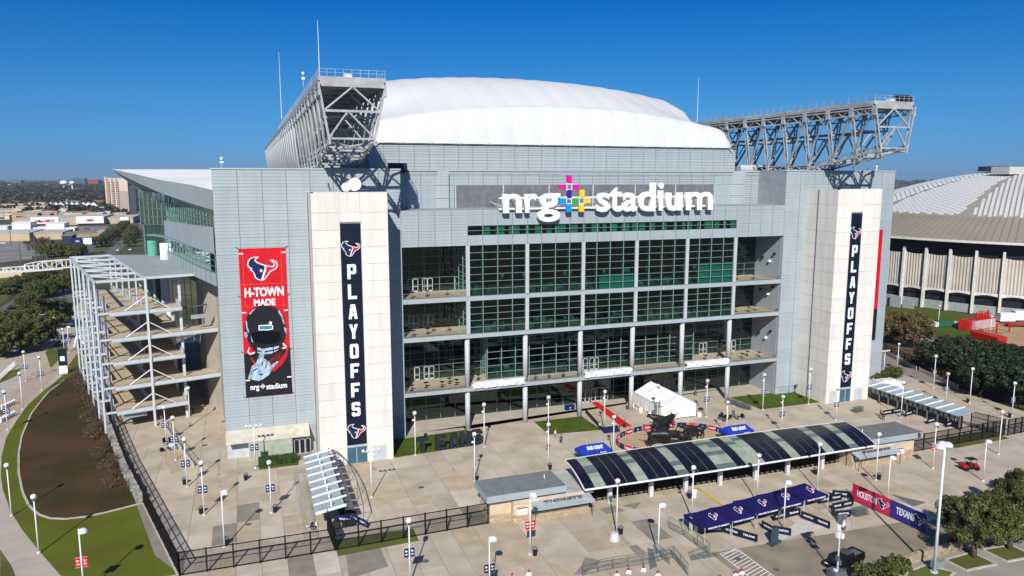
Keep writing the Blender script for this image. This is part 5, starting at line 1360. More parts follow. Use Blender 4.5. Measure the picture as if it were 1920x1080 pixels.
for a, c in zip(q, q[1:]): b.tube((a, cy(a, 0) - .15, cz(0) - .05), (c, cy(c, 0) - .15, cz(0) - .05), .15, n=8); b.bar((a, cy(a, 1), cz(1)), (c, cy(c, 1), cz(1)), .15, .2)
b.build('gutter', LAMPW, cn)
for x in (CX0, CX1):
    b = MB()
    for j in range(12): b.bar((x, cy(x, j / 12), cz(j / 12) - .05), (x, cy(x, (j + 1) / 12), cz((j + 1) / 12) - .05), .12, .2)
    b.build('edge_trim', LAMPW, cn)
for x in (49.2, 56.2, 62.3, 68.6, 75.3, 81.6, 88.6, 94.5):
    MB().box(x - .3, x + .3, 94.2, 94.7, 0, 4.2).build('pillar', LAMPG, cn)
    MB().bar((x, 94.4, 3.4), (x, 92.2, cz(.02) - .2), .16, .2).bar((x, 94.5, 3.4), (x, 98, cz(.75) - .3), .16, .2).build('bracket', LAMPG, cn)
gt_ = thing('gate_row', 'row of dark steel gates under the curved solar canopy', 'gate', (70, 96, 0), world=True)
b = MB()
x = 45.6
while x < 96.6:
    w_ = 1.02
    MB().box(x - .09, x + .09, 95.6, 95.78, 0, 3.4).build('gate_post', BLACKF, gt_)
    f = MB().box(x + .1, x + w_ - .1, 95.62, 95.68, .1, .2).box(x + .1, x + w_ - .1, 95.62, 95.68, 2.2, 2.3).box(x + .1, x + w_ - .1, 95.62, 95.68, 3.3, 3.4).box(x + .2, x + .75, 95.58, 95.66, .95, 1.1)
    for k in range(1, 6): f.box(x + .1 + k * .14, x + .12 + k * .14, 95.64, 95.66, .1, 3.4)
    f.build('gate_leaf', BLACKF, gt_); x += w_
MB().box(45.6, 96.6, 96.6, 96.7, 0, 2.9).build('dark_screen', mat('dark_mesh', (.02, .02, .022), rough=.8), gt_)

# ---- ticket kiosks
BRK = mat('tan_block', (.43, .32, .215), rough=.85, objvar=.12); BEIGE = mat('beige_stucco', (.56, .45, .32), rough=.85, var=.05)
TKROOF = mat('grey_seam_roof', (.20, .22, .22), rough=.5, objvar=.04); FLROOF = mat('pale_flat_roof', (.46, .47, .44), rough=.8, col2=(.30, .31, .29), scale=.5, detail=10)
def kiosk(mir, label, word):
    fx = (lambda x: x) if not mir else (lambda x: 138.4 - x)
    t = thing('ticket_kiosk', label, 'kiosk', (fx(36), 95, 0), world=True)
    def bx(b, x0, x1, *a): return b.box(fx(x0), fx(x1), *a)
    wl = bx(bx(MB(), 30.3, 45.0, 94.0, 98.8, 0, 3.1), 33.4, 45.0, 92.9, 94.2, 0, 2.9).build('wall', BEIGE, t)
    # block courses
    for r_ in range(3):
        for (xa, xb, y) in ((30.3, 33.4, 93.96), (33.4, 45.0, 92.86)):
            n = int((xb - xa) / .8)
            for i in range(n):
                x = xa + (xb - xa) * (i + (.5 if r_ % 2 else 0)) / n; x2 = min(xb, x + (xb - xa) / n)
                if x2 - x < .1: continue
                put('block', ubox(BRK), wl, (fx((x + x2) / 2), y - .04, .2 + r_ * .4), scl=(x2 - x - .03, .12, .37))
    rfm = bx(MB(), 29.6, 41.4, 93.0, 99.0, 4.3, 4.42).build('roof', TKROOF, t)
    for i in range(40): x = 29.6 + 11.8 * i / 39; put('roof_rib', ubox(TKROOF), rfm, (fx(x), 96.0, 4.45), scl=(.05, 6.0, .07))
    bx(bx(bx(MB(), 29.6, 41.5, 92.95, 93.05, 3.5, 4.45), 29.55, 29.65, 93, 99, 3.5, 4.45), 41.4, 41.5, 93, 99, 3.5, 4.45).build('fascia', CLAD, t)
    b = MB()
    for i in range(48): bx(b, 29.7 + i * .245, 29.74 + i * .245, 92.9, 92.96, 3.5, 4.4)
    b.build('fascia_rib', CLAD, t, kind='stuff')
    bx(bx(MB(), 33.6, 45.6, 92.9, 98.6, 2.95, 3.1), 41.4, 47.0, 93.2, 101.5, 3.05, 3.2).build('flat_roof', FLROOF, t)
    bx(bx(MB(), 33.4, 45.7, 92.8, 92.95, 2.85, 3.3), 45.55, 45.7, 92.9, 98.6, 2.95, 3.3).build('parapet', CONCW, t)
    # awning
    b = MB(); hexbox(b, [(fx(36.0), 91.2, 2.35), (fx(45.2), 91.2, 2.35), (fx(45.2), 92.8, 2.75), (fx(36.0), 92.8, 2.75)] if not mir else [(fx(45.2), 91.2, 2.35), (fx(36.0), 91.2, 2.35), (fx(36.0), 92.8, 2.75), (fx(45.2), 92.8, 2.75)], .08)
    aw = b.build('awning', mat('grey_awning_metal', (.36, .40, .42), rough=.5), t)
    MB().box(fx(36.0), fx(45.2), 91.1, 91.22, 2.2, 2.42).build('awning_edge', CLAD, aw)
    xs_ = sorted((fx(37.6), fx(43.6)))
    me = text_mesh(word, 'lettering', STEELD, xs_[0], xs_[1], 0, .4, depth=.12, bold=.02, y=0)
    put('lettering', me, aw, (0, 92.0, 2.72))
    b = MB()
    for x in (36.1, 44.9): b.bar((fx(x), 91.4, 0), (fx(x), 91.4, 2.3), .09)
    b.build('awning_post', STEELD, t)
    for i in range(5):
        x = 36.9 + i * 1.8
        w_ = bx(MB(), x, x + .55, 92.74, 92.86, 1.2, 2.3).build('ticket_window', mat('ticket_window_green', (.04, .22, .16), rough=.3), t)
        bx(MB(), x + .1, x + .42, 92.68, 92.75, 1.5, 1.9).build('window_screen', WPRINT, w_)
        bx(MB(), x - .05, x + .6, 92.6, 92.86, 1.1, 1.2).build('counter', LAMPG, t)
    bx(MB(), 33.9, 35.4, 92.78, 92.86, 1.0, 2.1).build('notice_board', WHITE, t); bx(MB(), 33.9, 35.4, 92.7, 92.86, 2.1, 2.2).build('notice_hood', STEELD, t)
    b = MB(); b.tube((fx(39.5), 96.5, 4.4), (fx(39.5), 96.5, 5.0), .07); b.build('vent_pipe', WHITE, t)
    return t
kiosk(False, 'left ticket kiosk with grey ribbed roof and tan block base', 'TICKETS'); kiosk(True, 'right ticket kiosk with grey ribbed roof beyond the solar canopy', 'TICKETS')

# ---- sloping turnstile canopy on the left
tc_ = thing('turnstile_canopy', 'sloping blue-grey turnstile canopy with nine overlapping roof sheets on the left plaza', 'canopy', (9, 111, 0), world=True)
LBL = mat('pale_blue_grey_sheet', (.30, .37, .40), rough=.5, objvar=.06)
for i in range(8):
    ya, yb = 99.3 + i * 2.72, 99.3 + (i + 1) * 2.72 - .12
    b = MB(); hexbox(b, [(7.1, ya, 2.75), (11.0, ya, 3.45), (11.0, yb, 3.45), (7.1, yb, 2.75)], .12); ro = b.build('roof_sheet', LBL, tc_)
    b = MB(); b.bar((7.1, yb + .06, 2.9), (11.6, yb + .06, 3.7), .14, .22); b.build('roof_beam', STEELW, tc_)
    MB().tube((9.3, ya + .6, 3.2), (9.3, ya + .9, 3.9), .14, n=8).build('vent', LAMPG, ro)
    MB().box(10.6, 12.4, ya + .3, ya + .4, 0, 1.1).box(11.0, 11.1, ya, ya + .1, 0, 3.2).build('turnstile', BLACK, tc_)
    b = MB(); hexbox(b, [(11.05, ya + .15, 2.75), (12.3, ya + .15, 2.75), (12.3, yb - .2, 2.75), (11.05, yb - .2, 2.75)], .08); b.build('dark_panel', STEELD, tc_)
b = MB()
fp = [(11.2, 122.6, 3.3), (12.6, 120.5, 3.3), (13.6, 115, 3.3), (13.9, 108, 3.3), (13.5, 99.0, 3.3)]
for a, c in zip(fp, fp[1:]): b.bar(a, c, .1, .14)
for p in fp: b.bar((p[0], p[1], 0), p, .08); b.bar(p, (11.1, p[1], 3.3), .06)
b.build('outer_frame', STEELD, tc_)
MB().bar((7.1, 99.2, 2.85), (11.2, 99.2, 3.5), .2, .35).build('end_beam', STEELW, tc_)
b = MB()
for i in range(30):
    y = 97.3 + i * .84
    for (p, q) in (((5.4, y, 0), (5.4, y, 1.0)), ((5.4, y, 1.0), (6.9, y, 1.0)), ((6.9, y, 1.0), (6.9, y, 0))): b.bar(p, q, .05)
tag(b.build('queue_rail', RAIL), 'row of thin steel queue hoops left of the sloping turnstile canopy', 'queue rail', kind=None)
# ---- its twin on the right: sheds with dark fronts
ts = thing('turnstile_shed', 'row of nine turnstile sheds with stepped grey roofs right of the cream tower', 'shed', (129, 112, 0), world=True)
for i in range(9):
    ya, yb = 101.0 + i * 2.42, 101.0 + (i + 1) * 2.42 - .08
    b = MB(); hexbox(b, [(126.8, ya, 2.9), (131.2, ya, 3.35), (131.2, yb, 3.35), (126.8, yb, 2.9)], .14); b.build('roof_sheet', LBL, ts)
    MB().bar((126.6, yb + .04, 3.0), (131.4, yb + .04, 3.5), .12, .2).build('roof_beam', STEELW, ts)
    MB().box(127.6, 128.4, ya + .15, yb - .1, 0, 2.6).build('body', BLACK, ts)
    for k in range(2):
        MB().box(127.5, 127.6, ya + .35 + k * 1.05, ya + 1.1 + k * 1.05, 1.5, 2.5).build('hatch', mat('tan_hatch', (.42, .37, .29), rough=.7), ts)
    MB().box(127.2, 127.5, ya - .1, ya + .1, 0, 2.9).build('pier', STEELD, ts)
ct = thing('white_container', 'small white container behind the turnstile sheds', 'container', (129, 125, 0), world=True)
ga = G(1657, 742); 
MB().box(130.5, 135.5, 122.0, 125.5, 0, 3.4).build('body', WHITE, ct); MB().box(131, 132.4, 122.8, 124.2, 3.4, 3.9).box(133, 134.2, 122.8, 124.2, 3.4, 3.8).build('roof_unit', LAMPW, ct)

# ---- white marquee
mq = thing('marquee', 'white gabled marquee tent on the plaza', 'tent', (78, 130, 0), world=True)
TX0, TX1, TY0, TY1 = 76.2, 84.2, 125.0, 136.2; ZE_, ZP = 2.9, 4.9
MQ = mat('white_tent_fabric', (.80, .80, .80), rough=.7, var=.015); tm = (TX0 + TX1) / 2
for i in range(3):
    ya, yb = TY0 + (TY1 - TY0) * i / 3, TY0 + (TY1 - TY0) * (i + 1) / 3
    for (xa, xb) in ((TX0, tm), (tm, TX1)):
        b = MB(); n = 6
        for k in range(n):
            for l in range(3):
                def pz(f, g): x = xa + (xb - xa) * f; h = ZE_ + (ZP - ZE_) * (1 - abs(x - tm) / (tm - TX0)); return (x, ya + (yb - ya) * g, h - .16 * math.sin(math.pi * g) * math.sin(math.pi * f))
                b.quad(pz(k / n, l / 3), pz((k + 1) / n, l / 3), pz((k + 1) / n, (l + 1) / 3), pz(k / n, (l + 1) / 3))
        b.build('roof_panel', MQ, mq, smooth=True)
    b = MB(); nn = 8
    for k in range(nn):
        y0, y1 = ya + (yb - ya) * k / nn, ya + (yb - ya) * (k + 1) / nn; d0, d1 = .05 * math.sin(k * 2.2), .05 * math.sin((k + 1) * 2.2)
        b.quad((TX0 + d0, y1, .25), (TX0 + d0, y0, .25), (TX0, y0, ZE_), (TX0, y1, ZE_))
    b.build('side_wall', MQ, mq)
    xa, xb = TX0 + (TX1 - TX0) * i / 3, TX0 + (TX1 - TX0) * (i + 1) / 3
    b = MB()
    for k in range(nn):
        x0, x1 = xa + (xb - xa) * k / nn, xa + (xb - xa) * (k + 1) / nn; d0, d1 = .05 * math.sin(k * 2.0), .05 * math.sin((k + 1) * 2.0)
        b.quad((x0, TY0 + d0, .25), (x1, TY0 + d1, .25), (x1, TY0, ZE_), (x0, TY0, ZE_))
    b.build('side_wall', MQ, mq)
MB().poly([(TX0, TY0, ZE_), (TX1, TY0, ZE_), (tm, TY0, ZP)]).build('gable', MQ, mq); MB().poly([(TX1, TY1, ZE_), (TX0, TY1, ZE_), (tm, TY1, ZP)]).poly([(TX1, TY0, .2), (TX1, TY1, .2), (TX1, TY1, ZE_), (TX1, TY0, ZE_)]).build('gable', MQ, mq)
b = MB()
for x, y in ((TX0, TY0), (TX1, TY0), (TX0, TY1), (TX1, TY1), (TX0, TY0 + 3.07), (TX0, TY0 + 6.13), (TX0 + 3.1, TY0), (TX0 + 6.2, TY0)): b.bar((x, y - .03, 0), (x, y - .03, ZE_), .1)
b.bar((TX0, TY0, ZE_), (TX1, TY0, ZE_), .1); b.bar((TX0, TY0, ZE_), (TX0, TY1, ZE_), .1); b.bar((TX0, TY0, ZE_), (tm, TY0, ZP), .1); b.bar((TX1, TY0, ZE_), (tm, TY0, ZP), .1)
b.build('frame', LAMPG, mq)
for k, (x, y) in enumerate(((75.5, 124.5), (75.4, 128), (75.3, 131.5), (75.2, 135), (85.0, 124.8))):
    tag(MB().lathe([(.38, 0), (.42, .3), (.38, .8), (.2, .9), (.01, .9)], (x, y, .03), 12).build('ballast_barrel', WHITE, smooth=True), ORD[k] + ' white ballast barrel round the marquee foot, counted from the front left corner', 'barrel', 'white ballast barrels')
# ---- red carpet
rc = tag(MB().prism([(67.1, 124.5), (69.2, 123.9), (69.9, 140.8), (68.5, 141.0)], .04, .07).build('red_carpet', mat('red_carpet_pile', (.52, .008, .012), rough=.95)), 'long red carpet leading to the entrance doors', 'carpet')
# ---- dark standing letters on the lawn
for ch, px, py, lab in (('T', 792, 846, 'T'), ('E', 826, 842, 'E'), ('A', 851, 838, 'A'), ('N', 872, 835, 'N'), ('S', 893, 831, 'S')):
    g_ = G(px, py, .06); me = block_mesh(ch, 2.0, 2.7, mat('dark_letter_paint', (.016, .022, .03), rough=.5), t=.7, back=mat('dark_letter_slot', (.05, .10, .02)))
    o = put('standing_letter', me, None, (g_.x, g_.y, .06)); tag(o, 'dark free-standing letter %s on the left lawn' % ch, 'letter')
# ---- beer tents
BLU = mat('beer_tent_blue', (.012, .035, .36), rough=.6, var=.04)
def beer(px, py, lab):
    g_ = G(px, py, .03); t = thing('beer_tent', lab, 'tent', tuple(g_))
    b = MB(); w_, d, z0, z1 = 2.9, 1.3, 2.1, 3.0
    b.quad((-w_, -d, z0), (w_, -d, z0), (w_ - 1, 0, z1), (-w_ + 1, 0, z1)); b.quad((w_, d, z0), (-w_, d, z0), (-w_ + 1, 0, z1), (w_ - 1, 0, z1)); b.poly([(-w_, d, z0), (-w_, -d, z0), (-w_ + 1, 0, z1)]); b.poly([(w_, -d, z0), (w_, d, z0), (w_ - 1, 0, z1)])
    b.build('canopy', BLU, t)
    MB().box(-w_, w_, -d, -d + .04, z0 - .55, z0).box(-w_, -w_ + .04, -d, d, z0 - .5, z0).box(w_ - .04, w_, -d, d, z0 - .5, z0).build('valance', BLU, t)
    me = text_mesh('BUD LIGHT', 'lettering', WPRINT, -1.5, 1.5, 0, .72, depth=.03, bold=.05)
    o = put('lettering', me, t, (0, -1.02, 2.36)); o.rotation_euler = (-R(54), 0, 0)
    put('lettering', text_mesh('BUD LIGHT', 'lettering', WPRINT, .7, 1.9, 0, .22, depth=.02, bold=.03), t, (0, -d - .03, z0 - .42))
    b = MB()
    for x in (-w_ + .1, 0, w_ - .1):
        for y in (-d + .05, d - .05): b.bar((x, y, 0), (x, y, z0), .06)
    b.build('pole', STEELD, t)
    MB().box(-2.3, 2.3, -.5, .5, .1, 1.05).build('bar_counter', mat('counter_dark', (.03, .035, .05)), t); MB().box(-2.0, -.8, .4, .9, .1, 1.9).box(.6, 1.2, .4, .9, .1, 1.5).build('fridge', STEELD, t)
beer(1112, 863, 'left blue beer tent beside the end of the solar canopy'); beer(1380, 826, 'right blue beer tent behind the solar canopy')
# ---- ring barrier round the bulls
rb_ = thing('ring_barrier', 'oval ring of red and navy padded barrier panels round the bulls', 'barrier', (72, 114.5, 0), world=True)
Cx, Cy, Ra, Rb = 72.2, 114.6, 10.8, 6.6
ring = []
for i in range(28):
    t0 = 2 * math.pi * i / 28 + .02; t1 = 2 * math.pi * (i + 1) / 28 - .02
    p, q = Vector((Cx + Ra * math.cos(t0), Cy + Rb * math.sin(t0), 0)), Vector((Cx + Ra * math.cos(t1), Cy + Rb * math.sin(t1), 0))
    o = MB().bar(p + Vector((0, 0, .55)), q + Vector((0, 0, .55)), .08, .95).build('barrier_panel', mat('rosy_red_print', (.50, .02, .05), rough=.6) if i % 2 else NAVYB, rb_)
    nrm = Vector(((p.y - q.y), (q.x - p.x), 0)).normalized(); mid = (p + q) / 2
    an = math.atan2(q.y - p.y, q.x - p.x)
    me = text_mesh('TEXANS', 'lettering', WPRINT, -.7, .7, -.15, .15, depth=.02, bold=.03) if i % 2 else emblem_small(NAVY)
    for sg_ in (1, -1):
        a2 = an + (math.pi if sg_ > 0 else 0)
        if math.cos(a2) < -.2: continue
        oo = put('print', me, o, tuple(mid + nrm * (.06 * -sg_ * 1) * (1 if sg_ > 0 else 1) + Vector((0, 0, .55))), rot=(0, 0, a2 if sg_ > 0 else an))
        off_ = Vector((math.sin(oo.rotation_euler.z), -math.cos(oo.rotation_euler.z), 0)) * .07
        oo.location = mid + off_ + Vector((0, 0, .55)); break
sheet('ring_sand', [(Cx + (Ra - .6) * math.cos(2 * math.pi * i / 28), Cy + (Rb - .5) * math.sin(2 * math.pi * i / 28)) for i in range(28)], .055, mat('tan_sand', (.44, .32, .20), rough=.95, var=.1, scale=1), True)
# ---- bronze bulls
BRZ = mat('dark_bronze', (.022, .020, .019), rough=.38, var=.3, scale=4)
def skin_mesh(nodes, edges, name, m, levels=2, root=0):
    me = bpy.data.meshes.new(name); me.from_pydata([n[0] for n in nodes], edges, []); o = bpy.data.objects.new(name, me); C.objects.link(o)
    md = o.modifiers.new('skin', 'SKIN'); md.use_smooth_shade = True
    for v, n in zip(me.skin_vertices[0].data, nodes): v.radius = (n[1], n[2] if len(n) > 2 else n[1])
    me.skin_vertices[0].data[root].use_root = True
    sb = o.modifiers.new('sub', 'SUBSURF'); sb.levels = levels; sb.render_levels = levels
    dg = bpy.context.evaluated_depsgraph_get(); out = bpy.data.meshes.new_from_object(o.evaluated_get(dg)); out.name = name
    bpy.data.objects.remove(o); out.materials.clear(); out.materials.append(m)
    out.polygons.foreach_set('use_smooth', [True] * len(out.polygons)); return out
def bull_mesh(pose):
    hd = .9 if pose == 'low' else 1.7
    rear = .22 if pose == 'rise' else 0
    N = [((0, 0, 1.35), .42, .5), ((.75, 0, 1.45 + rear), .45, .56), ((1.25, 0, 1.5 + rear * 1.5), .40, .50), ((1.7, 0, (hd + 1.5) / 2 + rear * 1.6), .26, .30), ((2.05, 0, hd + rear * 1.8), .2, .2), ((2.45, 0, hd - .3 + rear * 1.8), .12, .13),
         ((-.7, 0, 1.4), .40, .48), ((-1.15, 0, 1.4), .3, .36),
         ((-1.05, .28, 1.0), .2), ((-1.3, .3, .62), .1), ((-1.2, .3, .3), .075), ((-1.15, .3, .03), .09),
         ((-1.0, -.28, 1.0), .2), ((-.85, -.3, .62), .1), ((-1.0, -.3, .3), .075), ((-.95, -.3, .03), .09),
         ((1.15, .3, 1.05 + rear), .18), ((1.4, .3, .6 + rear), .09), ((1.25, .3, .3 + rear * .7), .07), ((1.3, .3, .03 + rear * .7), .085),
         ((1.1, -.3, 1.05 + rear), .18), ((1.0, -.3, .6 + rear), .09), ((.85, -.3, .3 + rear * .5), .07), ((.9, -.3, .03 + rear * .3), .085),
         ((-1.45, 0, 1.65), .06), ((-1.8, .1, 1.95), .04), ((-2.1, .1, 1.8), .05),
         ((2.1, .32, hd + .12 + rear * 1.8), .07), ((2.2, .58, hd + .35 + rear * 1.8), .04), ((2.4, .62, hd + .6 + rear * 1.8), .015),
         ((2.1, -.32, hd + .12 + rear * 1.8), .07), ((2.2, -.58, hd + .35 + rear * 1.8), .04), ((2.4, -.62, hd + .6 + rear * 1.8), .015)]
    E_ = [(0, 1), (1, 2), (2, 3), (3, 4), (4, 5), (0, 6), (6, 7), (7, 8), (8, 9), (9, 10), (10, 11), (7, 12), (12, 13), (13, 14), (14, 15), (2, 16), (16, 17), (17, 18), (18, 19), (2, 20), (20, 21), (21, 22), (22, 23), (7, 24), (24, 25), (25, 26), (4, 27), (27, 28), (28, 29), (4, 30), (30, 31), (31, 32)]
    N = [(n[0],) + tuple(r * 1.22 for r in n[1:]) for n in N]
    return skin_mesh(N, E_, 'bull', BRZ, 1)
bm1, bm2, bm3 = bull_mesh('level'), bull_mesh('low'), bull_mesh('rise')
ROCK = mat('tan_plinth', (.38, .31, .22), rough=.9, var=.15, scale=1, bump=.3)
for me, x, y, z, rz, s, lab in ((bm3, 69.3, 113.5, 1.9, R(15), 1.45, 'dark bronze bull rearing highest in the ring'), (bm1, 67.4, 111.0, .9, R(-20), 1.45, 'dark bronze bull at the front left of the ring'), (bm2, 70.5, 110.6, .9, R(-35), 1.25, 'dark bronze bull with lowered head at the front of the ring'), (bm2, 74.6, 112.0, .7, R(200), 1.3, 'dark bronze bull on the right side of the ring facing left'), (bm1, 76.3, 113.0, .7, R(150), 1.15, 'dark bronze bull behind the one facing left'), (bm3, 71.8, 117.8, 1.6, R(160), 1.1, 'dark bronze bull farthest back in the ring')):
    p = thing('rock_plinth', 'tan rock plinth under the ' + lab.replace('dark bronze ', ''), 'plinth', (x, y, .05))
    random.seed(int(x * 7)); b = MB(); hh = z - .05
    pts = [((.6 + random.random() * .3) * 1.2 * s * math.cos(2 * math.pi * i / 8), (.5 + random.random() * .3) * .8 * s * math.sin(2 * math.pi * i / 8)) for i in range(8)]
    b.prism(pts, 0, hh); b.build('rock', ROCK, p)
    o = put('bull_statue', me, None, (x, y, z), rot=(0, 0, rz), scl=(s, s, s)); tag(o, lab, 'statue', 'bronze bulls')
g_ = G(1239, 810, 0); MB().tube((0, 0, 0), (0, 0, 3.2), .6, .6, n=10).build('stone_column', ROCK, thing('stone_pillar', 'pale round stone pillar behind the bulls', 'pillar', tuple(g_)))
# ---- navy tents "welcome to gameday"
NVT = mat('navy_purple_tent', (.010, .007, .075), rough=.6, var=.06)
tents = [(57.3, 81.3), (61.7, 81.8), (66.3, 82.6), (70.8, 83.2), (75.8, 83.9)]
tl_ = ['leftmost navy tent of the welcome row', 'second navy tent from the left in the welcome row', 'third navy tent from the left in the welcome row, a lamp in front', 'fourth navy tent from the left, with a red print', 'rightmost navy tent of the welcome row']
nt_ = None
for (x, y), lab in zip(tents, tl_):
    if nt_ is None:
        t = nt_ = thing('navy_tent', lab, 'tent', (x, y, .03), R(5), 'navy tents in a row')
        w_, z0, z1 = 2.3, 2.2, 3.5
        b = MB(); n = 8
        for k in range(4):
            ang = [(-w_, -w_), (w_, -w_), (w_, w_), (-w_, w_)]
            a, c = Vector((*ang[k], z0)), Vector((*ang[(k + 1) % 4], z0)); top = Vector((0, 0, z1))
            for i in range(n):
                for j in range(4):
                    def q_(f, g):
                        p = a.lerp(c, f).lerp(top, g); p.z -= .22 * math.sin(math.pi * g) * (1 - g) + .12 * math.sin(math.pi * f) * (1 - g); return p
                    b.quad(q_(i / n, j / 4), q_((i + 1) / n, j / 4), q_((i + 1) / n, (j + 1) / 4), q_(i / n, (j + 1) / 4))
        b.build('canopy', NVT, t, smooth=True)
        b = MB()
        for k in range(4):
            ang = [(-w_, -w_), (w_, -w_), (w_, w_), (-w_, w_)]; a, c = Vector((*ang[k], z0)), Vector((*ang[(k + 1) % 4], z0))
            for i in range(8):
                p, q = a.lerp(c, i / 8), a.lerp(c, (i + 1) / 8); p.z -= .12 * math.sin(math.pi * i / 8); q.z -= .12 * math.sin(math.pi * (i + 1) / 8)
                b.quad(p - Vector((0, 0, .35)), q - Vector((0, 0, .35)), q, p)
        b.build('valance', NVT, t)
        b = MB()
        for k in ((-1, -1), (1, -1), (1, 1), (-1, 1)): b.bar((k[0] * w_, k[1] * w_, 0), (k[0] * w_, k[1] * w_, z0), .06)
        b.build('leg', LAMPG, t)
        o = put('emblem', emblem_mesh(1.15, t=.015), t, (0, -1.25, 2.98)); o.rotation_euler = (-R(58), 0, 0)
        put('lettering', text_mesh('WELCOME TO GAMEDAY', 'lettering', WPRINT, -1.8, 1.8, 1.9, 2.12, depth=.02, bold=.04, y=-w_ - .03), t)
    else: dup(nt_, (x, y, .03), R(5), lab)
# ---- low navy banner boards in front of them
def board(px0, py0, px1, py1, lab, h=1.0, m=NAVY):
    a, c = G(px0, py0, .03), G(px1, py1, .03); t = thing('banner_board', lab, 'barrier', tuple(a), world=True, group='low navy banner boards')
    L_ = (c - a).length; n = max(1, round(L_ / 2.2)); an = math.atan2(c.y - a.y, c.x - a.x)
    for i in range(n):
        p, q = a.lerp(c, i / n), a.lerp(c, (i + 1) / n); o = MB().bar(p + Vector((0, 0, .15 + h / 2)), q + Vector((0, 0, .15 + h / 2)), .06, h).build('banner_panel', m, t)
        w__ = (q - p).length; flip = math.cos(an) < 0; a2 = an + (math.pi if flip else 0)
        mid = (p + q) / 2 + Vector((math.sin(a2), -math.cos(a2), 0)) * .05 + Vector((0, 0, .15 + h / 2))
        word = ('HOUSTON', 'TEXANS')[i % 2]
        put('lettering', text_mesh(word, 'lettering', WPRINT, -w__ * .34, w__ * .34, -.13, .15, depth=.015, bold=.03), o, tuple(mid), rot=(0, 0, a2))
        b = MB()
        for s in (.1, .9): r_ = p.lerp(q, s); b.bar(r_, r_ + Vector((0, 0, .3)), .05); b.bar(r_ + Vector((-.25 * math.sin(a2), .25 * math.cos(a2), 0)), r_ - Vector((-.25 * math.sin(a2), .25 * math.cos(a2), 0)), .05)
        b.build('foot', STEELD, t)
    return t
board(1322, 1001, 1356, 999, 'navy banner board right at the front left leg of the tents'); board(1356, 999, 1420, 1018, 'navy banner board angled away in front of the leftmost tent')
board(1332, 984, 1352, 980, 'short navy board under the leftmost tent'); board(1387, 976, 1436, 970, 'navy board between the second and third tents'); board(1428, 990, 1455, 1005, 'short navy board beside the dark equipment cart'); board(1450, 1000, 1483, 1006, 'navy board just right of the dark equipment cart')
board(1450, 978, 1500, 966, 'navy board under the third tent', m=NAVY); board(1502, 972, 1556, 993, 'long navy board angled down to the right of the pale apron'); board(1535, 946, 1578, 938, 'navy board right of the rightmost tent'); board(1560, 932, 1592, 935, 'farthest of the navy boards in the maze'); board(1592, 936, 1600, 948, 'end board of the navy maze'); board(1598, 950, 1560, 958, 'navy board in the middle of the maze'); board(1558, 960, 1567, 975, 'navy board turning toward the camera mast'); board(1567, 972, 1595, 970, 'navy board beside the stacked barriers')
board(1655, 780, 1690, 774, 'navy board lying before the turnstile sheds, farthest'); board(1697, 782, 1724, 774, 'navy board before the middle turnstile sheds'); board(1738, 796, 1768, 788, 'navy board before the near turnstile sheds'); board(1774, 802, 1795, 797, 'nearest navy board before the turnstile sheds')
board(640, 968, 668, 972, 'blue board on the ground under the end of the sloping canopy', m=NAVYB); board(632, 980, 662, 983, 'second blue board by the end of the sloping canopy', m=NAVYB); board(655, 975, 690, 992, 'third blue board by the end of the sloping canopy', m=NAVYB)
board(1098, 775, 1132, 812, 'curved navy board left of the red carpet', h=.8)
# ---- the HOUSTON TEXANS wall
hw = thing('banner_wall', 'long angled red and blue HOUSTON TEXANS banner wall', 'banner', tuple(G(1597, 935)), world=True)
a, c = G(1597, 938, .03), G(1734, 1000, .03); mid = a.lerp(c, .54)
PUR = mat('purple_blue_print', (.035, .03, .20), rough=.55); ROS = mat('rose_red_print', (.55, .02, .07), rough=.55)
for (p, q, m, s, f0, f1) in ((a, mid, ROS, 'HOUSTON', .14, .66), (mid, c, PUR, 'TEXANS', .18, .70)):
    n = 5; an = math.atan2(q.y - p.y, q.x - p.x); hgt = 2.5
    for i in range(n):
        u, v = p.lerp(q, i / n), p.lerp(q, (i + 1) / n); MB().bar(u + Vector((0, 0, .2 + hgt / 2)), v + Vector((0, 0, .2 + hgt / 2)), .08, hgt).build('banner_panel', m, hw)
    L_ = (q - p).length; a2 = an
    nrm = Vector((math.sin(a2), -math.cos(a2), 0))
    put('lettering', text_mesh(s, 'lettering', WPRINT, L_ * f0, L_ * f1, 1.0, 2.05, depth=.03, bold=.03), hw, tuple(p + nrm * .06), rot=(0, 0, a2))
    o = put('emblem', emblem_mesh(1.5, t=.015), hw, tuple(p.lerp(q, .84) + nrm * .06 + Vector((0, 0, 1.5))), rot=(0, 0, a2))
b = MB()
for i in range(8): p = a.lerp(c, i / 7); b.bar(p + Vector((0, .1, 0)), p + Vector((.8, .6, 1.8)), .07)
b.build('brace', STEELD, hw)
ga_ = thing('goal_frame', 'thin white goal-like frame at the end of the red banner wall', 'frame', tuple(G(1600, 935)), world=True)
p, q = G(1597, 930, 0), G(1606, 934, 0); b = MB()
b.bar(p, p + Vector((0, 0, 1.8)), .1); b.bar(q, q + Vector((0, 0, 1.8)), .1); b.bar(p + Vector((0, 0, 1.8)), q + Vector((0, 0, 1.8)), .1); b.build('frame', LAMPW, ga_)
b2 = thing('banner_cube', 'dark red and navy padded banner under the big tree', 'banner', tuple(G(1790, 1030)), world=True); g_ = G(1786, 1028)
MB().box(g_.x - .6, g_.x + .3, g_.y, g_.y + .3, .1, 2.6).build('red_side', mat('dark_rose', (.25, .01, .04)), b2); MB().box(g_.x + .4, g_.x + 2.6, g_.y + .2, g_.y + .5, .8, 2.2).build('navy_side', NAVY, b2)
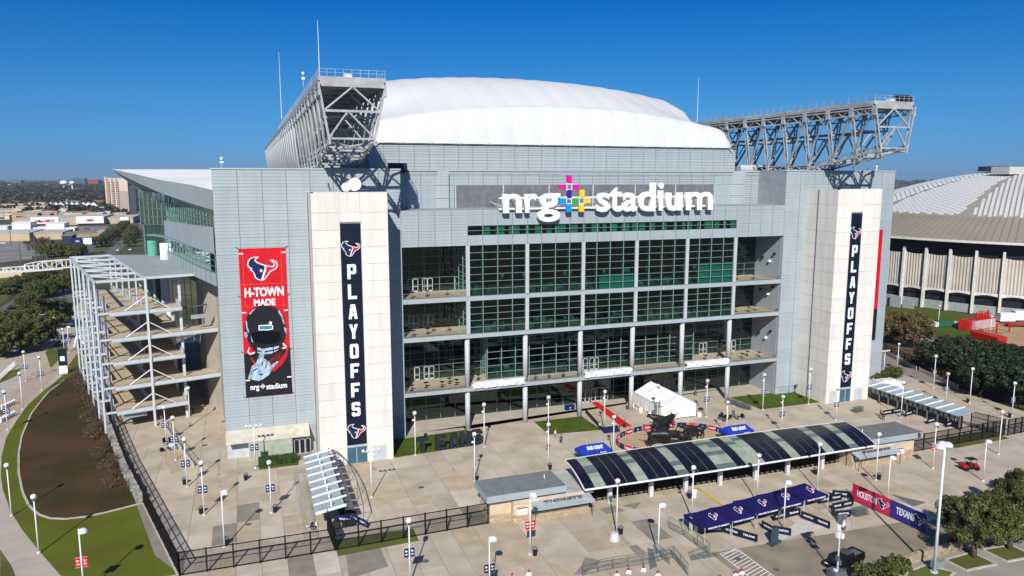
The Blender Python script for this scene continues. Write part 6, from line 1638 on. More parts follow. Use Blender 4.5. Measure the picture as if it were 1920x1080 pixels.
# ---- crowd barriers (thin steel)
BAR = mat('galvanised_barrier', (.20, .24, .22), rough=.5, metal=.5)
def barrier_run(pts, lab, h=1.15, bay=2.3, m=None):
    P = [G(x, y, .03) for x, y in pts]; t = thing('crowd_barrier', lab, 'barrier', tuple(P[0]), world=True, group='steel crowd barriers')
    for a, c in zip(P, P[1:]):
        n = max(1, round((c - a).length / bay))
        for i in range(n):
            p, q = a.lerp(c, i / n), a.lerp(c, (i + 1) / n); b = MB(); u = (q - p).normalized() * .06; p = p + u; q = q - u
            for z in (.15, h * .5, h): b.bar(p + Vector((0, 0, z)), q + Vector((0, 0, z)), .05)
            for r_ in (p, q): b.bar(r_, r_ + Vector((0, 0, h)), .05)
            k = 12
            for j in range(1, k): r_ = p.lerp(q, j / k); b.bar(r_ + Vector((0, 0, .15)), r_ + Vector((0, 0, h)), .018)
            b.build('barrier_section', m or BAR, t)
    return t
barrier_run([(1254, 990), (1284, 1007), (1331, 1042)], 'long steel barrier running down beside the navy tents', h=1.7)
barrier_run([(1331, 1042), (1296, 1052)], 'short steel barrier turning back from the long one', h=1.5)
barrier_run([(1092, 1080), (1150, 1067), (1206, 1060), (1262, 1046), (1290, 1080)], 'steel barrier along the bottom edge behind the red-topped cones', h=1.6)
barrier_run([(1228, 1036), (1256, 1060)], 'steel barrier beside the dome-headed lamp', h=1.5)
barrier_run([(1296, 1052), (1345, 1044)], 'low steel barrier over the hatched paving', h=.7)
# stacks of barriers
def stack(px, py, n, w_, lab, rz=0):
    g_ = G(px, py, .03); t = thing('barrier_stack', lab, 'barrier', tuple(g_), rz)
    for i in range(n):
        b = MB(); y = i * .16 - n * .08
        for z in (.15, .6, 1.05): b.bar((-w_ / 2, y, z), (w_ / 2, y, z), .04)
        for x in range(9): xx = -w_ / 2 + w_ * x / 8; b.bar((xx, y, .15), (xx, y, 1.05), .025)
        b.build('barrier', BAR, t)
stack(1611, 965, 8, 2.4, 'stack of green-grey barriers right of the navy maze'); stack(1374, 758, 7, 3.0, 'upper stack of grey barriers left of the right lawn', R(-70)); stack(1396, 766, 7, 3.0, 'lower stack of grey barriers left of the right lawn', R(-70)); stack(1608, 772, 7, 2.6, 'stack of barriers at the foot of the right cream tower', R(10)); stack(1720, 1048, 4, 3.5, 'stack of barriers lying by the low stone wall', R(8))
# ---- cones with red tops
for k, (px, py) in enumerate(((1157, 1080), (1179, 1074), (1207, 1070), (1234, 1080), (1380, 1080), (1350, 1088), (992, 1078), (960, 1085), (1391, 1076))):
    g_ = G(px, py, .03); t = thing('barrier_cone', ORD[sorted((1157, 1179, 1207, 1234, 1380, 1350, 992, 960, 1391)).index(px)] + ' white cone with a red top from the left along the bottom edge', 'cone', (g_.x, g_.y, .03), group='white cones with red tops')
    MB().lathe([(.42, 0), (.4, .08), (.15, .45)], n=4).build('body', WHITE, t); MB().lathe([(.17, .38), (.13, .6), (.02, .8)], n=6).build('top', REDP, t)
# ---- yellow ramp
yr = tag(MB().bar(tuple(G(1308, 915, .1)), tuple(G(1358, 950, .1)), .35, .12).build('cable_ramp', mat('yellow_rubber', (.55, .42, .03), rough=.7)), 'long yellow cable ramp in front of the solar canopy', 'cable ramp')
# ---- vehicles
def pickup():
    g_ = G(1583, 1060, .04); t = thing('pickup_truck', 'black pickup truck in the service yard', 'pickup truck', tuple(g_), R(12))
    BP = mat('black_car_paint', (.008, .008, .009), rough=.18)
    def loft(secs, nm, m, sm=True):
        b = MB()
        for s in secs: b.v += s
        n = len(secs[0])
        for i in range(len(secs) - 1):
            for j in range(n): b.f.append((i * n + j, i * n + (j + 1) % n, (i + 1) * n + (j + 1) % n, (i + 1) * n + j)); b.m.append(0)
        b.f.append(tuple(range(n - 1, -1, -1))); b.f.append(tuple(range((len(secs) - 1) * n, len(secs) * n))); b.m += [0, 0]
        return b.build(nm, m, t, smooth=False)
    def sec(x, w_, z0, z1): return [(x, -w_, z0), (x, -w_ - .04, (z0 + z1) / 2), (x, -w_ + .06, z1), (x, w_ - .06, z1), (x, w_ + .04, (z0 + z1) / 2), (x, w_, z0)]
    loft([sec(-2.8, .82, .5, .95), sec(-2.6, .93, .42, 1.08), (sec(-1.2, .96, .4, 1.18)), sec(.4, .96, .4, 1.2), sec(2.6, .95, .4, 1.2), sec(2.85, .9, .5, 1.15)], 'body', BP)
    loft([[(x, -w_, 1.15), (x, -w_ + .1, z), (x, w_ - .1, z), (x, w_, 1.15)] for x, w_, z in ((-1.3, .86, 1.2), (-.6, .82, 1.82), (.7, .82, 1.85), (1.0, .86, 1.2))], 'cabin', mat('dark_window', (.01, .012, .015), rough=.05))
    MB().box(1.05, 2.7, -.75, .75, 1.21, 1.215).build('bed_floor', STEELD, t); MB().box(1.05, 2.75, -.9, -.78, 1.2, 1.42).box(1.05, 2.75, .78, .9, 1.2, 1.42).box(2.68, 2.78, -.9, .9, 1.2, 1.42).build('bed_side', BP, t)
    for x in (-1.85, 1.9):
        for y in (-.9, .9):
            w_ = MB().tube((x, y - .14, .42), (x, y + .14, .42), .42, n=16).build('wheel', BLACK, t); MB().tube((x, y - .15, .42), (x, y + .15, .42), .22, n=10).build('rim', STEELD, w_)
    for y in (-.6, .6): MB().box(-2.86, -2.78, y - .2, y + .2, .78, .92).build('headlight', LAMPW, t); MB().box(2.83, 2.88, y - .1, y + .1, .8, 1.1).build('tail_light', REDP, t)
pickup()
def cart():
    g_ = G(1817, 880, .03); t = thing('utility_cart', 'small red and black utility cart on the right concrete', 'utility cart', tuple(g_), R(-12))
    MB().box(-1.4, 1.3, -.65, .65, .35, .6).build('chassis', BLACK, t); MB().box(-1.5, -.55, -.68, .68, .55, .95).box(.5, .9, -.6, .6, .6, 1.0).build('bed', REDP, t); MB().box(.9, 1.35, -.55, .55, .5, .9).build('bonnet', REDP, t)
    b = MB()
    for x in (-.5, .75):
        for y in (-.6, .6): b.bar((x, y, .6), (x + .1, y * .9, 1.85), .06)
    b.build('roll_cage', BLACK, t); MB().box(-.6, .95, -.62, .62, 1.83, 1.9).build('roof', BLACK, t); MB().box(-.3, .1, -.55, .55, .6, 1.2).build('seat', mat('cart_seat', (.03, .03, .03)), t)
    for x in (-1.0, 1.0):
        for y in (-.7, .7): MB().tube((x, y - .14, .34), (x, y + .14, .34), .34, n=12).build('wheel', BLACK, t)
cart()
# ---- camera trailer mast
g_ = G(1569, 1084, .04); cm = thing('camera_trailer', 'surveillance trailer mast with cameras and lights at the bottom right', 'camera mast', tuple(g_))
MB().tube((0, 0, 0), (0, 0, 7.4), .1, n=8).build('mast', LAMPG, cm)
for x, z, m in ((-.35, 6.6, WHITE), (.35, 6.9, WHITE), (-.3, 5.6, WHITE), (.35, 5.4, WHITE), (0, 7.3, STEELD), (.5, 6.4, STEELD), (-.1, 2.6, STEELD), (.2, 2.0, STEELD), (-.45, 7.6, STEELD), (-.3, .9, WHITE)):
    MB().box(x - .16, x + .16, -.2, .2, z - .3, z + .3).build('camera_unit', m, cm)
for x in (-.35, .35): MB().box(x - .3, x + .3, -.3, 0, 7.6, 8.2).build('floodlight', STEELD, cm)
MB().box(-.8, .8, -.5, .9, .2, 1.0).build('trailer_body', STEELD, cm)
eq = thing('equipment_cart', 'dark wheeled folding screen cart in front of the navy boards', 'cart', tuple(G(1452, 1020, .03)), R(20))
MB().box(-.5, .5, -.25, .25, .3, 2.2).build('cabinet', mat('slate_plastic', (.05, .07, .09), rough=.5), eq); MB().box(-1.0, 1.1, -.4, .5, .1, .3).build('base', _M['slate_plastic'], eq)
for x in (-.9, 1.0): MB().tube((x, -.35, .15), (x, -.15, .15), .16, n=10).build('wheel', BLACK, eq)
mg = thing('metal_detector_gate', 'pale walk-through detector gate at the left end of the navy tents', 'gate', tuple(G(1300, 998, .03)), R(10))
MB().box(-.55, -.4, -.25, .25, 0, 2.2).box(.4, .55, -.25, .25, 0, 2.2).box(-.55, .55, -.25, .25, 2.0, 2.25).build('arch', LAMPG, mg)
for k, (px, py) in enumerate(((1218, 812), (1305, 812))):
    pass
def clutter(name, label, cat, px, py, n, sx, sy, hmax, mats, seed):
    g_ = G(px, py, .03); t = thing(name, label, cat, tuple(g_)); random.seed(seed)
    for i in range(n):
        x, y = random.uniform(-sx, sx), random.uniform(-sy, sy); s = random.uniform(.3, .8); h = random.uniform(.4, hmax)
        o = MB().box(-s / 2, s / 2, -s / 3, s / 3, h * .45, h * .5); 
        for a in (-1, 1):
            for c in (-1, 1): o.bar((a * s * .4, c * s * .25, 0), (a * s * .4, c * s * .25, h * .5), .05)
        o.box(-s / 2, s / 2, s / 3 - .05, s / 3, h * .5, h)
        o = o.build('folded_chair', mats[i % len(mats)], t); o.location = (x, y, 0); o.rotation_euler = (0, 0, random.random() * 3)
clutter('chair_pile', 'dark pile of stacked furniture beside the right beer tent', 'furniture', 1372, 786, 14, 2.6, .8, 1.6, [BLACK, STEELD, NAVY], 3)
clutter('chair_pile', 'dark pile of furniture behind the bulls at the marquee corner', 'furniture', 1258, 800, 10, 1.2, .7, 1.6, [BLACK, STEELD], 4)
clutter('chair_pile', 'jumble of blue and white signs and chairs by the ramp foot lamps', 'furniture', 318, 838, 16, 1.3, 2.2, 1.5, [NAVYB, LAMPG, NAVY], 5)
clutter('chair_pile', 'white and navy equipment beside the fence gate below the canopy', 'furniture', 583, 992, 5, .9, .5, 1.2, [WHITE, NAVY], 6)
for (px, py, lab) in ((1240, 800, 'bicycle rack right of the marquee, by its corner'), (1055, 815, 'bicycle rack in front of the small square lawn'), (1290, 797, 'bicycle rack in front of the marquee front wall')):
    g_ = G(px, py + 4, .03); b = MB()
    for i in range(7): x = -1.3 + i * .42; b.bar((x, 0, 0), (x, 0, .6), .04); b.bar((x, 0, .6), (x + .25, .5, .6), .04); b.bar((x + .25, .5, .6), (x + .25, .5, 0), .04)
    b.bar((-1.4, 0, .05), (1.4, 0, .05), .06); o = b.build('bicycle_rack', RAIL); o.location = g_; tag(o, lab, 'bicycle rack')
# ---- hedge by the service wing
HEDGE = leafmat('hedge_leaf', (.05, .10, .02), (.02, .045, .01), 2.0)
def leaf_box(x0, x1, y0, y1, z0, z1, n, s, seed):
    random.seed(seed); b = MB()
    b.box(x0 + .1, x1 - .1, y0 + .1, y1 - .1, z0, z1 - .1)
    for i in range(n):
        f = random.random()
        x, y, z = random.uniform(x0, x1), random.uniform(y0, y1), random.uniform(z0, z1)
        k = random.random()
        if k < .4: z = z1
        elif k < .75: y = y0
        else: x = random.choice((x0, x1))
        c = Vector((x, y, z)); u = Vector((random.gauss(0, 1), random.gauss(0, 1), random.gauss(0, 1))).normalized() * s; v = u.orthogonal().normalized() * s
        b.quad(c - u - v * .5, c + u - v * .5, c + u * .6 + v * .5, c - u * .6 + v * .5)
    return b
hd = thing('hedge', 'clipped green hedge in front of the pale green screen', 'hedge', (2, 129, 0), world=True)
leaf_box(.2, 6.4, 126.6, 128.2, 0, 1.3, 1400, .11, 1).build('foliage', HEDGE, hd)
lawn('lawn', [(.2, 125.4), (6.5, 125.4), (6.6, 126.8), (.2, 126.8)])

# ---- people
def person(px, py, lab, rz, shirt, trousers, hair=(.03, .02, .015), h=1.75, stride=.3):
    g_ = G(px, py, .03); t = thing('person', lab, 'person', tuple(g_), rz)
    SKM = mat('skin', (.42, .26, .19), rough=.6); s = h / 1.75
    N = [((0, 0, .95), .13, .16), ((0, 0, 1.2), .12, .15), ((0, 0, 1.42), .12, .17), ((0, 0, 1.52), .055), ((0, .01, 1.63), .095, .1), ((0, .01, 1.7), .08),
         ((-.1, 0, .88), .09), ((-.11, stride * .4, .5), .065), ((-.11, stride * .2, .1), .045), ((-.11, stride * .2 - .12, .04), .04),
         ((.1, 0, .88), .09), ((.11, -stride * .4, .5), .065), ((.11, -stride * .7, .1), .045), ((.11, -stride * .7 - .12, .04), .04),
         ((-.2, 0, 1.4), .06), ((-.25, -.05, 1.12), .045), ((-.24, -.18, .9), .035), ((-.24, -.22, .82), .03),
         ((.2, 0, 1.4), .06), ((.25, .05, 1.12), .045), ((.24, -.02, .88), .035), ((.24, -.04, .8), .03)]
    E_ = [(0, 1), (1, 2), (2, 3), (3, 4), (4, 5), (0, 6), (6, 7), (7, 8), (8, 9), (0, 10), (10, 11), (11, 12), (12, 13), (2, 14), (14, 15), (15, 16), (16, 17), (2, 18), (18, 19), (19, 20), (20, 21)]
    if 'person' not in UP: UP['person'] = skin_mesh(N, E_, 'body', SKM, 1)
    if 'top' not in UP:
        k = [0, 1, 2, 14, 15, 16, 18, 19, 20]; mp = {a: i for i, a in enumerate(k)}
        UP['top'] = skin_mesh([(N[a][0], N[a][1] + .025, (N[a][2] if len(N[a]) > 2 else N[a][1]) + .025) for a in k], [(mp[a], mp[c]) for a, c in E_ if a in mp and c in mp], 'jacket', NAVY, 1)
        k = [0, 6, 7, 8, 10, 11, 12]; mp = {a: i for i, a in enumerate(k)}
        UP['leg'] = skin_mesh([(N[a][0], N[a][1] + .022, (N[a][2] if len(N[a]) > 2 else N[a][1]) + .022) for a in k], [(mp[a], mp[c]) for a, c in E_ if a in mp and c in mp], 'trousers', NAVY, 1)
        b = MB(); b.ball((0, .03, 1.7), .115, 10, 6); UP['hair'] = b.mesh('hair', BLACK, smooth=True)
    put('body', UP['person'], t)
    for nm, key, col in (('jacket', 'top', shirt), ('trousers', 'leg', trousers), ('hair', 'hair', hair)):
        me = UP[key].copy(); me.materials.clear(); me.materials.append(mat('cloth_%d_%d_%d' % tuple(int(c * 255) for c in col), col, rough=.8)); put(nm, me, t)
    t.scale = (s, s, s)
    return t
person(1041, 822, 'person in a white jersey and orange cap by the small square lawn', R(20), (.6, .55, .45), (.35, .33, .3), (.5, .2, .08))
person(1052, 832, 'person in dark clothes walking near the small square lawn', R(160), (.03, .03, .04), (.03, .05, .10))
person(1171, 803, 'person in black at the end of the red carpet', R(40), (.02, .02, .02), (.02, .02, .02)); person(1160, 811, 'person in a dark red jacket beside the blue table', R(0), (.25, .02, .03), (.05, .03, .04))
person(1124, 807, 'person in black and white left of the blue table', R(90), (.5, .5, .5), (.02, .02, .02)); person(1304, 742, 'person in brown walking between the marquee and the barriers', R(30), (.10, .05, .03), (.03, .03, .03))
person(1651, 782, 'left person of the pair in dark clothes by the turnstile sheds', R(10), (.04, .04, .03), (.03, .03, .03)); person(1656, 788, 'right person of the pair in black by the turnstile sheds', R(-20), (.01, .01, .01), (.01, .01, .01)); person(1690, 783, 'person in black behind the lamp by the turnstile sheds', R(90), (.02, .02, .02), (.02, .02, .02))
person(363, 777, 'person in black standing in the shade under the ramps', R(0), (.01, .01, .01), (.02, .02, .02)); person(1193, 748, 'person in black beside the marquee near the doors', R(60), (.02, .02, .02), (.02, .02, .02)); person(1176, 768, 'person in black and white at the column near the marquee', R(60), (.3, .3, .3), (.02, .02, .02)); person(1414, 1052, 'person in dark clothes by the hatched paving', R(0), (.02, .02, .02), (.02, .02, .02)) if False else None
bt = thing('blue_table', 'blue covered table beside the red carpet', 'table', tuple(G(1146, 810, .03))); MB().box(-1.6, 1.4, -.4, .4, 0, .95).build('cover', NAVYB, bt); MB().box(-1.7, 1.5, -.5, .5, .95, 1.0).build('top', NAVYB, bt)
np_ = thing('padded_block', 'navy padded block with an emblem beside the glass front', 'block', tuple(G(1068, 768, .03)), R(0)); MB().box(-1.0, 1.0, -.4, .4, 0, 1.0).build('pad', NAVYB, np_); put('emblem', emblem_small(NAVY), np_, (0, -.42, .55))
# outdoor tables on the decks (dark umbrellas closed)
random.seed(8)
tb0 = None
for z, spots in ((26.05, [(28.5, 134.5), (31.5, 135.5), (35.5, 136), (101, 136), (104.5, 135)]), (18.85, [(28.5, 134.5), (31.5, 135.5), (33, 137.5), (36, 137), (101, 136), (103.5, 134.8), (106, 136)]), (8.4, [(28, 134.6), (31, 135.5), (34, 135), (36, 137), (37, 135.6), (42, 137.5), (53, 134.3), (56, 134.6), (59, 134.4), (94, 136.5), (96.5, 135.5), (100, 136), (102.5, 135), (105, 136.5), (107, 135)])):
    for k, (x, y) in enumerate(sorted(spots)):
        if tb0 is None:
            tb0 = thing('deck_table', 'x', 'table', (x, y, z), group='small dark tables on the balconies'); MB().tube((0, 0, 1.0), (0, 0, 1.06), .5, n=10).build('tabletop', BLACK, tb0); MB().tube((0, 0, 0), (0, 0, 1.0), .05, n=6).box(-.35, .35, -.35, .35, 0, .05).build('stem', BLACK, tb0); o = tb0
        else: o = dup(tb0, (x, y, z))
        o['label'] = '%s small round dark table from the left on the %s balcony' % (ORD[k], {26.05: 'top', 18.85: 'middle', 8.4: 'lowest'}[z])
# right walkway guard walls, low stone wall at the bottom right
b = MB()
for p, q in (((163.5, 153), (157.5, 138)), ((157.2, 137), (152.6, 122))): b.bar((*p, .5), (*q, .5), .15, 1.0)
tag(b.build('guard_wall', CONCW), 'low pale guard wall along the far side of the right walkway', 'wall')
lwl = thing('low_stone_wall', 'low tan stone wall behind the planting squares at the bottom right', 'wall', (74, 66, 0), world=True)
wp = resample([G(1672, 1068, 0), G(1700, 1058, 0), G(1738, 1046, 0), G(1800, 1030, 0), G(1860, 1015, 0), G(1930, 998, 0)], 30)
TST = mat('tan_stone', (.36, .30, .20), rough=.9, var=.2, scale=1.5, objvar=.15, bump=.3)
for a, c in zip(wp, wp[1:]):
    d = c - a; put('stone_block', ubox(TST), lwl, ((a.x + c.x) / 2, (a.y + c.y) / 2, .6), rot=(0, 0, math.atan2(d.y, d.x)), scl=(d.length - .04, .5, 1.2))
# information pylon, bollards and statue on the left promenade
ip_ = thing('information_pylon', 'tall dark information pylon with a white lower half on the left promenade', 'sign', tuple(G(120, 700, 0))); MB().box(-.9, .9, -.3, .3, 0, 2.0).build('lower_panel', WHITE, ip_); MB().box(-.9, .9, -.3, .3, 2.0, 6.2).build('upper_panel', NAVY, ip_); MB().box(-.5, .5, -.33, -.29, 3.2, 4.4).build('screen', WPRINT, ip_)
random.seed(2); bo = None
for k in range(14):
    px, py = (4 + k * 4.0, 768 - k * 1.8) if k < 7 else (2 + (k - 7) * 4.2, 792 - (k - 7) * 2.2)
    g_ = G(px, py, 0)
    if bo is None: bo = thing('bollard', 'x', 'bollard', tuple(g_)); MB().lathe([(.22, 0), (.2, .9), (.1, 1.05), (.01, 1.08)], n=8).build('post', WHITE, bo); MB().tube((0, 0, 0), (0, 0, .1), .28, n=8).build('foot', LAMPG, bo); o = bo
    else: o = dup(bo, tuple(g_))
    o['label'] = '%s white bollard from the left in the %s row beside the left promenade' % (ORD[k % 7], 'upper' if k < 7 else 'lower'); o['group'] = 'white bollards'
ps = thing('picket_fence', 'low white picket fence on the left edge under the trees', 'fence', tuple(G(10, 700, 0)), world=True)
a, c = G(0, 712, 0), G(28, 686, 0)
for i in range(16): p = a.lerp(c, i / 15); MB().bar(p, p + Vector((0, 0, 1.3)), .16, .12, up=(1, 0, 0)).build('picket', WHITE, ps)
wst = thing('white_sculpture', 'small white tripod sculpture by the ramp frame', 'sculpture', tuple(G(147, 648, 0)))
b = MB()
for a in range(3): t_ = a * 2.1; b.bar((1.6 * math.cos(t_), 1.6 * math.sin(t_), 0), (.2 * math.cos(t_), .2 * math.sin(t_), 3.0), .35)
b.build('legs', WHITE, wst); MB().tube((0, 0, .5), (0, 0, 3.6), .35, n=8).build('core', STEELD, wst)
# ================================================================== trees
OAKL = leafmat('live_oak_leaf', (.105, .115, .028), (.034, .048, .012), 1.3)
OAKD = leafmat('dark_evergreen_leaf', (.030, .048, .018), (.012, .022, .009), .7)
BRNL = leafmat('brown_autumn_leaf', (.18, .10, .045), (.075, .06, .02), 1.2)
TWIG = leafmat('bare_twig', (.13, .08, .045), (.07, .042, .024), 1.5)
BARK = mat('bark', (.12, .095, .075), rough=.95, var=.25, scale=3, bump=.4)
def tree_meshes(seed, rx, rz, h0, leaf, n, ls, limbs=7):
    """crown: leaf-sized faces in clumps round limb ends; trunk with limbs"""
    random.seed(seed); rng = random
    tr = MB(); top = Vector((rng.uniform(-.3, .3), rng.uniform(-.3, .3), h0)); tr.tube((0, 0, 0), top, rx * .075, rx * .05, n=8)
    ends = []
    for i in range(limbs):
        a = 2 * math.pi * i / limbs + rng.uniform(-.4, .4); rr = rx * rng.uniform(.35, .7); e = Vector((rr * math.cos(a), rr * math.sin(a), h0 + rz * rng.uniform(.35, 1.1)))
        m = top.lerp(e, .5) + Vector((0, 0, -.1 * rz)); tr.tube(top * .92, m, rx * .035, rx * .024, n=6, caps=False).tube(m, e, rx * .024, rx * .01, n=5, caps=False); ends.append(e)
        for _ in range(2):
            e2 = e + Vector((rng.uniform(-1, 1) * rx * .35, rng.uniform(-1, 1) * rx * .35, rng.uniform(-.1, .5) * rz * .5)); tr.tube(m.lerp(e, .5), e2, rx * .014, rx * .006, n=4, caps=False); ends.append(e2)
    cr = MB(); nc = 95
    centre = Vector((0, 0, h0 + rz * .75)); clumps = []
    for i in range(nc):
        while True:
            d = Vector((rng.uniform(-1, 1), rng.uniform(-1, 1), rng.uniform(-.75, 1)))
            if .25 < d.length < 1: break
        d = d.normalized() * (d.length ** .45)
        lump = 1 + .16 * math.sin(3 * math.atan2(d.y, d.x) + seed) + .1 * math.sin(5 * d.z + seed)
        clumps.append((centre + Vector((d.x * rx * .82 * lump, d.y * rx * .82 * lump, d.z * rz * .85 * lump)), rx * rng.uniform(.09, .21)))
    for i in range(n):
        c, r = rng.choice(clumps); d = Vector((rng.gauss(0, 1), rng.gauss(0, 1), rng.gauss(0, .8))); d = d.normalized() * r * (rng.random() ** .35)
        p = c + d
        nrm = (d.normalized() + Vector((rng.gauss(0, .5), rng.gauss(0, .5), rng.gauss(.5, .5)))).normalized(); u = nrm.orthogonal().normalized(); v = nrm.cross(u); a = rng.random() * 6.28; u, v = u * math.cos(a) + v * math.sin(a), v * math.cos(a) - u * math.sin(a)
        s = ls * rng.uniform(.6, 1.3); cr.quad(p - u * s - v * s * .6, p + u * s * .7 - v * s * .7, p + u * s + v * s * .6, p - u * s * .6 + v * s * .7)
    return cr, tr
TREES = {}
def tree(kind, px, py, label, s=1.0, rz=None, xy=None, group=None, zoff=0):
    g_ = G(px, py, 0) if xy is None else Vector((xy[0], xy[1], 0)); g_.z = zoff
    nm = {'oak': 'live_oak', 'far': 'live_oak', 'dark': 'evergreen_oak', 'brown': 'autumn_tree', 'bare': 'bare_tree', 'shrub': 'shrub', 'bush': 'shrub'}[kind]
    if kind not in TREES:
        spec = {'oak': (5.8, 3.2, 3.3, OAKL, 26000, .115), 'far': (6.4, 3.6, 2.2, OAKL, 7500, .24), 'dark': (6.5, 4.2, 2.0, OAKD, 8500, .25), 'brown': (5.8, 4.2, 2.2, BRNL, 5200, .20), 'bare': (5.5, 4.2, 1.8, TWIG, 3200, .16), 'shrub': (1.5, .9, .3, TWIG, 500, .05), 'bush': (1.6, .8, .2, OAKL, 2200, .09)}[kind]
        cr, tr = tree_meshes(len(TREES) * 7 + 3, spec[0], spec[1], spec[2], spec[3], spec[4], spec[5])
        t = thing(nm, label, 'tree' if kind not in ('shrub', 'bush') else 'shrub', tuple(g_), rz or 0, group)
        cr.build('crown', spec[3], t); tr.build('trunk' if kind not in ('shrub', 'bush') else 'stem', BARK, t, smooth=True); TREES[kind] = t; o = t
    else:
        o = dup(TREES[kind], tuple(g_), rz if rz is not None else random.Random(px * 7 + py).uniform(0, 6.28), label)
        if 'group' in o.keys() and not group: del o['group']
        if group: o['group'] = group
    if s != 1: o.scale = (s, s, s * (.95 + .1 * random.Random(px).random()))
    return o
tree('oak', 1825, 1045, 'large live oak in the planting square nearest the tall mast lamp', .93, 0)
tree('oak', 1892, 1030, 'second live oak just right of the large one, closer to the right edge', .82, 2.0)
tree('oak', 1925, 985, 'live oak cut by the right edge behind the two planting squares', .85, 4.0)
tree('oak', 1935, 940, 'dark oak crown at the right edge beside the utility cart grass', .6, 1.0)
tree('bush', 1618, 1088, 'pale flowering bush at the bottom edge below the black pickup', 1.1); tree('bush', 1660, 1085, 'pale bush at the bottom edge left of the mast lamp lawn', 1.2); tree('bush', 1682, 1072, 'taller sprawling bush beside the low tan wall', 1.2)
for k, (px, py, s, l) in enumerate(((106, 614, 1.05, 'large round live oak beside the ramp frame'), (8, 668, 1.05, 'live oak at the left edge above the picket fence'), (42, 660, 1.05, 'live oak in the dark clump right of the left edge one'), (75, 645, .95, 'live oak at the right end of the dark clump by the promenade'), (52, 586, .8, 'live oak standing alone in the boulevard median'), (92, 556, .85, 'median live oak nearest the footbridge'), (118, 548, .85, 'median live oak close behind the ramp frame'), (70, 560, .8, 'median live oak left of two close ones'), (14, 556, .8, 'live oak on the far side of the boulevard near the left edge'), (36, 546, .8, 'second live oak on the far side of the boulevard'), (62, 537, .8, 'third live oak on the far side of the boulevard'), (90, 527, .8, 'fourth live oak on the far side, below the footbridge'), (116, 520, .85, 'fifth live oak on the far side of the boulevard'), (137, 532, .8, 'live oak hard against the ramp frame'), (20, 640, 1.0, 'live oak behind the left clump'), (55, 622, .9, 'live oak at the back of the clump beside the signal arm'))):
    tree('far', px, py, l, s)
tree('bare', 86, 478, 'large bare brown tree in front of the beige warehouse', 1.25)
tree('bare', 70, 476, 'second bare brown tree in front of the beige warehouse', 1.1)
for k, (px, py) in enumerate(((90, 482), (104, 482), (118, 481), (132, 480), (150, 481), (142, 484))): tree('far', px, py, ORD[(90, 104, 118, 132, 142, 150).index(px)] + ' evergreen tree from the left in the dark row under the billboard', .9, group='dark trees under the billboard')
for k, (px, py) in enumerate(((182, 464), (190, 462), (197, 458), (203, 453), (209, 449), (215, 445), (221, 441), (226, 436), (231, 432), (236, 428))): tree('far', px, py, ORD[k] + ' tree along the left side of the far boulevard, counted from the nearest', .9, group='street trees on the left of the far boulevard')
for k, (px, py) in enumerate(((243, 462), (246, 453), (245, 445), (249, 438), (252, 447))): tree('far', px, py, ORD[k] + ' street tree between the far boulevard and the glass corner', .9, group='street trees by the glass corner')
tree('brown', 1670, 642, 'brown-leaved tree left of two beside the tower edge', 1.0); tree('brown', 1712, 652, 'brown-leaved tree right of two before the dome lawn', 1.1, 2.0)
for k, (px, py, s) in enumerate(((1765, 700, .95), (1790, 690, 1.0), (1818, 712, 1.0), (1845, 716, 1.05), (1838, 742, .9), (1872, 738, 1.05), (1900, 748, 1.0), (1905, 722, 1.05), (1930, 762, 1.05), (1932, 735, 1.05), (1868, 700, .9))):
    tree('dark', px, py, ORD[k] + ' dark evergreen of the mass beyond the right walkway fence, counted from its left end', s, group='dark evergreens beyond the right fence')
for k, (px, py) in enumerate(((1668, 668), (1683, 672), (1698, 678), (1712, 686), (1726, 692), (1742, 698), (1758, 708), (1775, 716), (1790, 724), (1805, 735))): tree('shrub', px, py - 6, ORD[k] + ' bare reddish shrub along the right walkway fence, counted from the far end', 1.5, group='bare shrubs along the right fence')
for k, (px, py, l) in enumerate(((1638, 716, 'round green shrub behind the right cream tower'), (1648, 712, 'second green shrub behind the right cream tower'), (1674, 708, 'green shrub beside the four-headed lamp pole'))): tree('bush', px, py, l, 1.6)
random.seed(31)
# bare shrubs over the stone wall side of the brown bed
for k in range(26):
    f = k / 25; a = G(165, 695, 0).lerp(G(262, 925, 0), f); tree('shrub', 500 + k * 13, 500 + k, ORD[k] + ' bare brown shrub beside the stone wall, counted from the far end', 1.0 + random.random() * .5, xy=(a.x - 1.6 - random.random() * 2.6, a.y + random.uniform(-2, 2)), group='bare shrubs beside the stone wall')
# far woods: one mass of many small crowns
def woods(name, label, areas, seed, m, nleaf=26):
    random.seed(seed); b = MB()
    for (px0, px1, py0, py1, n) in areas:
        for i in range(n):
            f = random.random(); py = py0 + (py1 - py0) * f; px = random.uniform(px0, px1); g_ = G(px, py, 0)
            d = math.hypot(g_.x, g_.y); r = random.uniform(5, 9.5) * (1 + max(0, d - 1500) / 4200); h = r * random.uniform(.7, 1.1)
            for k in range(nleaf):
                t_, q = random.random() * 6.28, random.uniform(0, 1); rr = r * math.sqrt(1 - q * q) * random.uniform(.75, 1.1)
                c = Vector((g_.x + rr * math.cos(t_), g_.y + rr * math.sin(t_), 1.5 + q * h + random.uniform(-.4, .4)))
                u = Vector((random.gauss(0, 1), random.gauss(0, 1), random.gauss(0, .6))).normalized() * r * .34; v = Vector((random.gauss(0, 1), random.gauss(0, 1), random.gauss(0, 1))).cross(u).normalized() * r * .3
                b.quad(c - u - v, c + u - v * .6, c + u * .7 + v, c - u * .8 + v * .8)
    o = b.build(name, m); tag(o, label, 'woods', kind='stuff')
WOODL = leafmat('far_wood_leaf', (.050, .052, .022), (.026, .032, .015), .012)
WOODB = leafmat('far_bare_wood', (.085, .065, .048), (.05, .042, .03), .015)
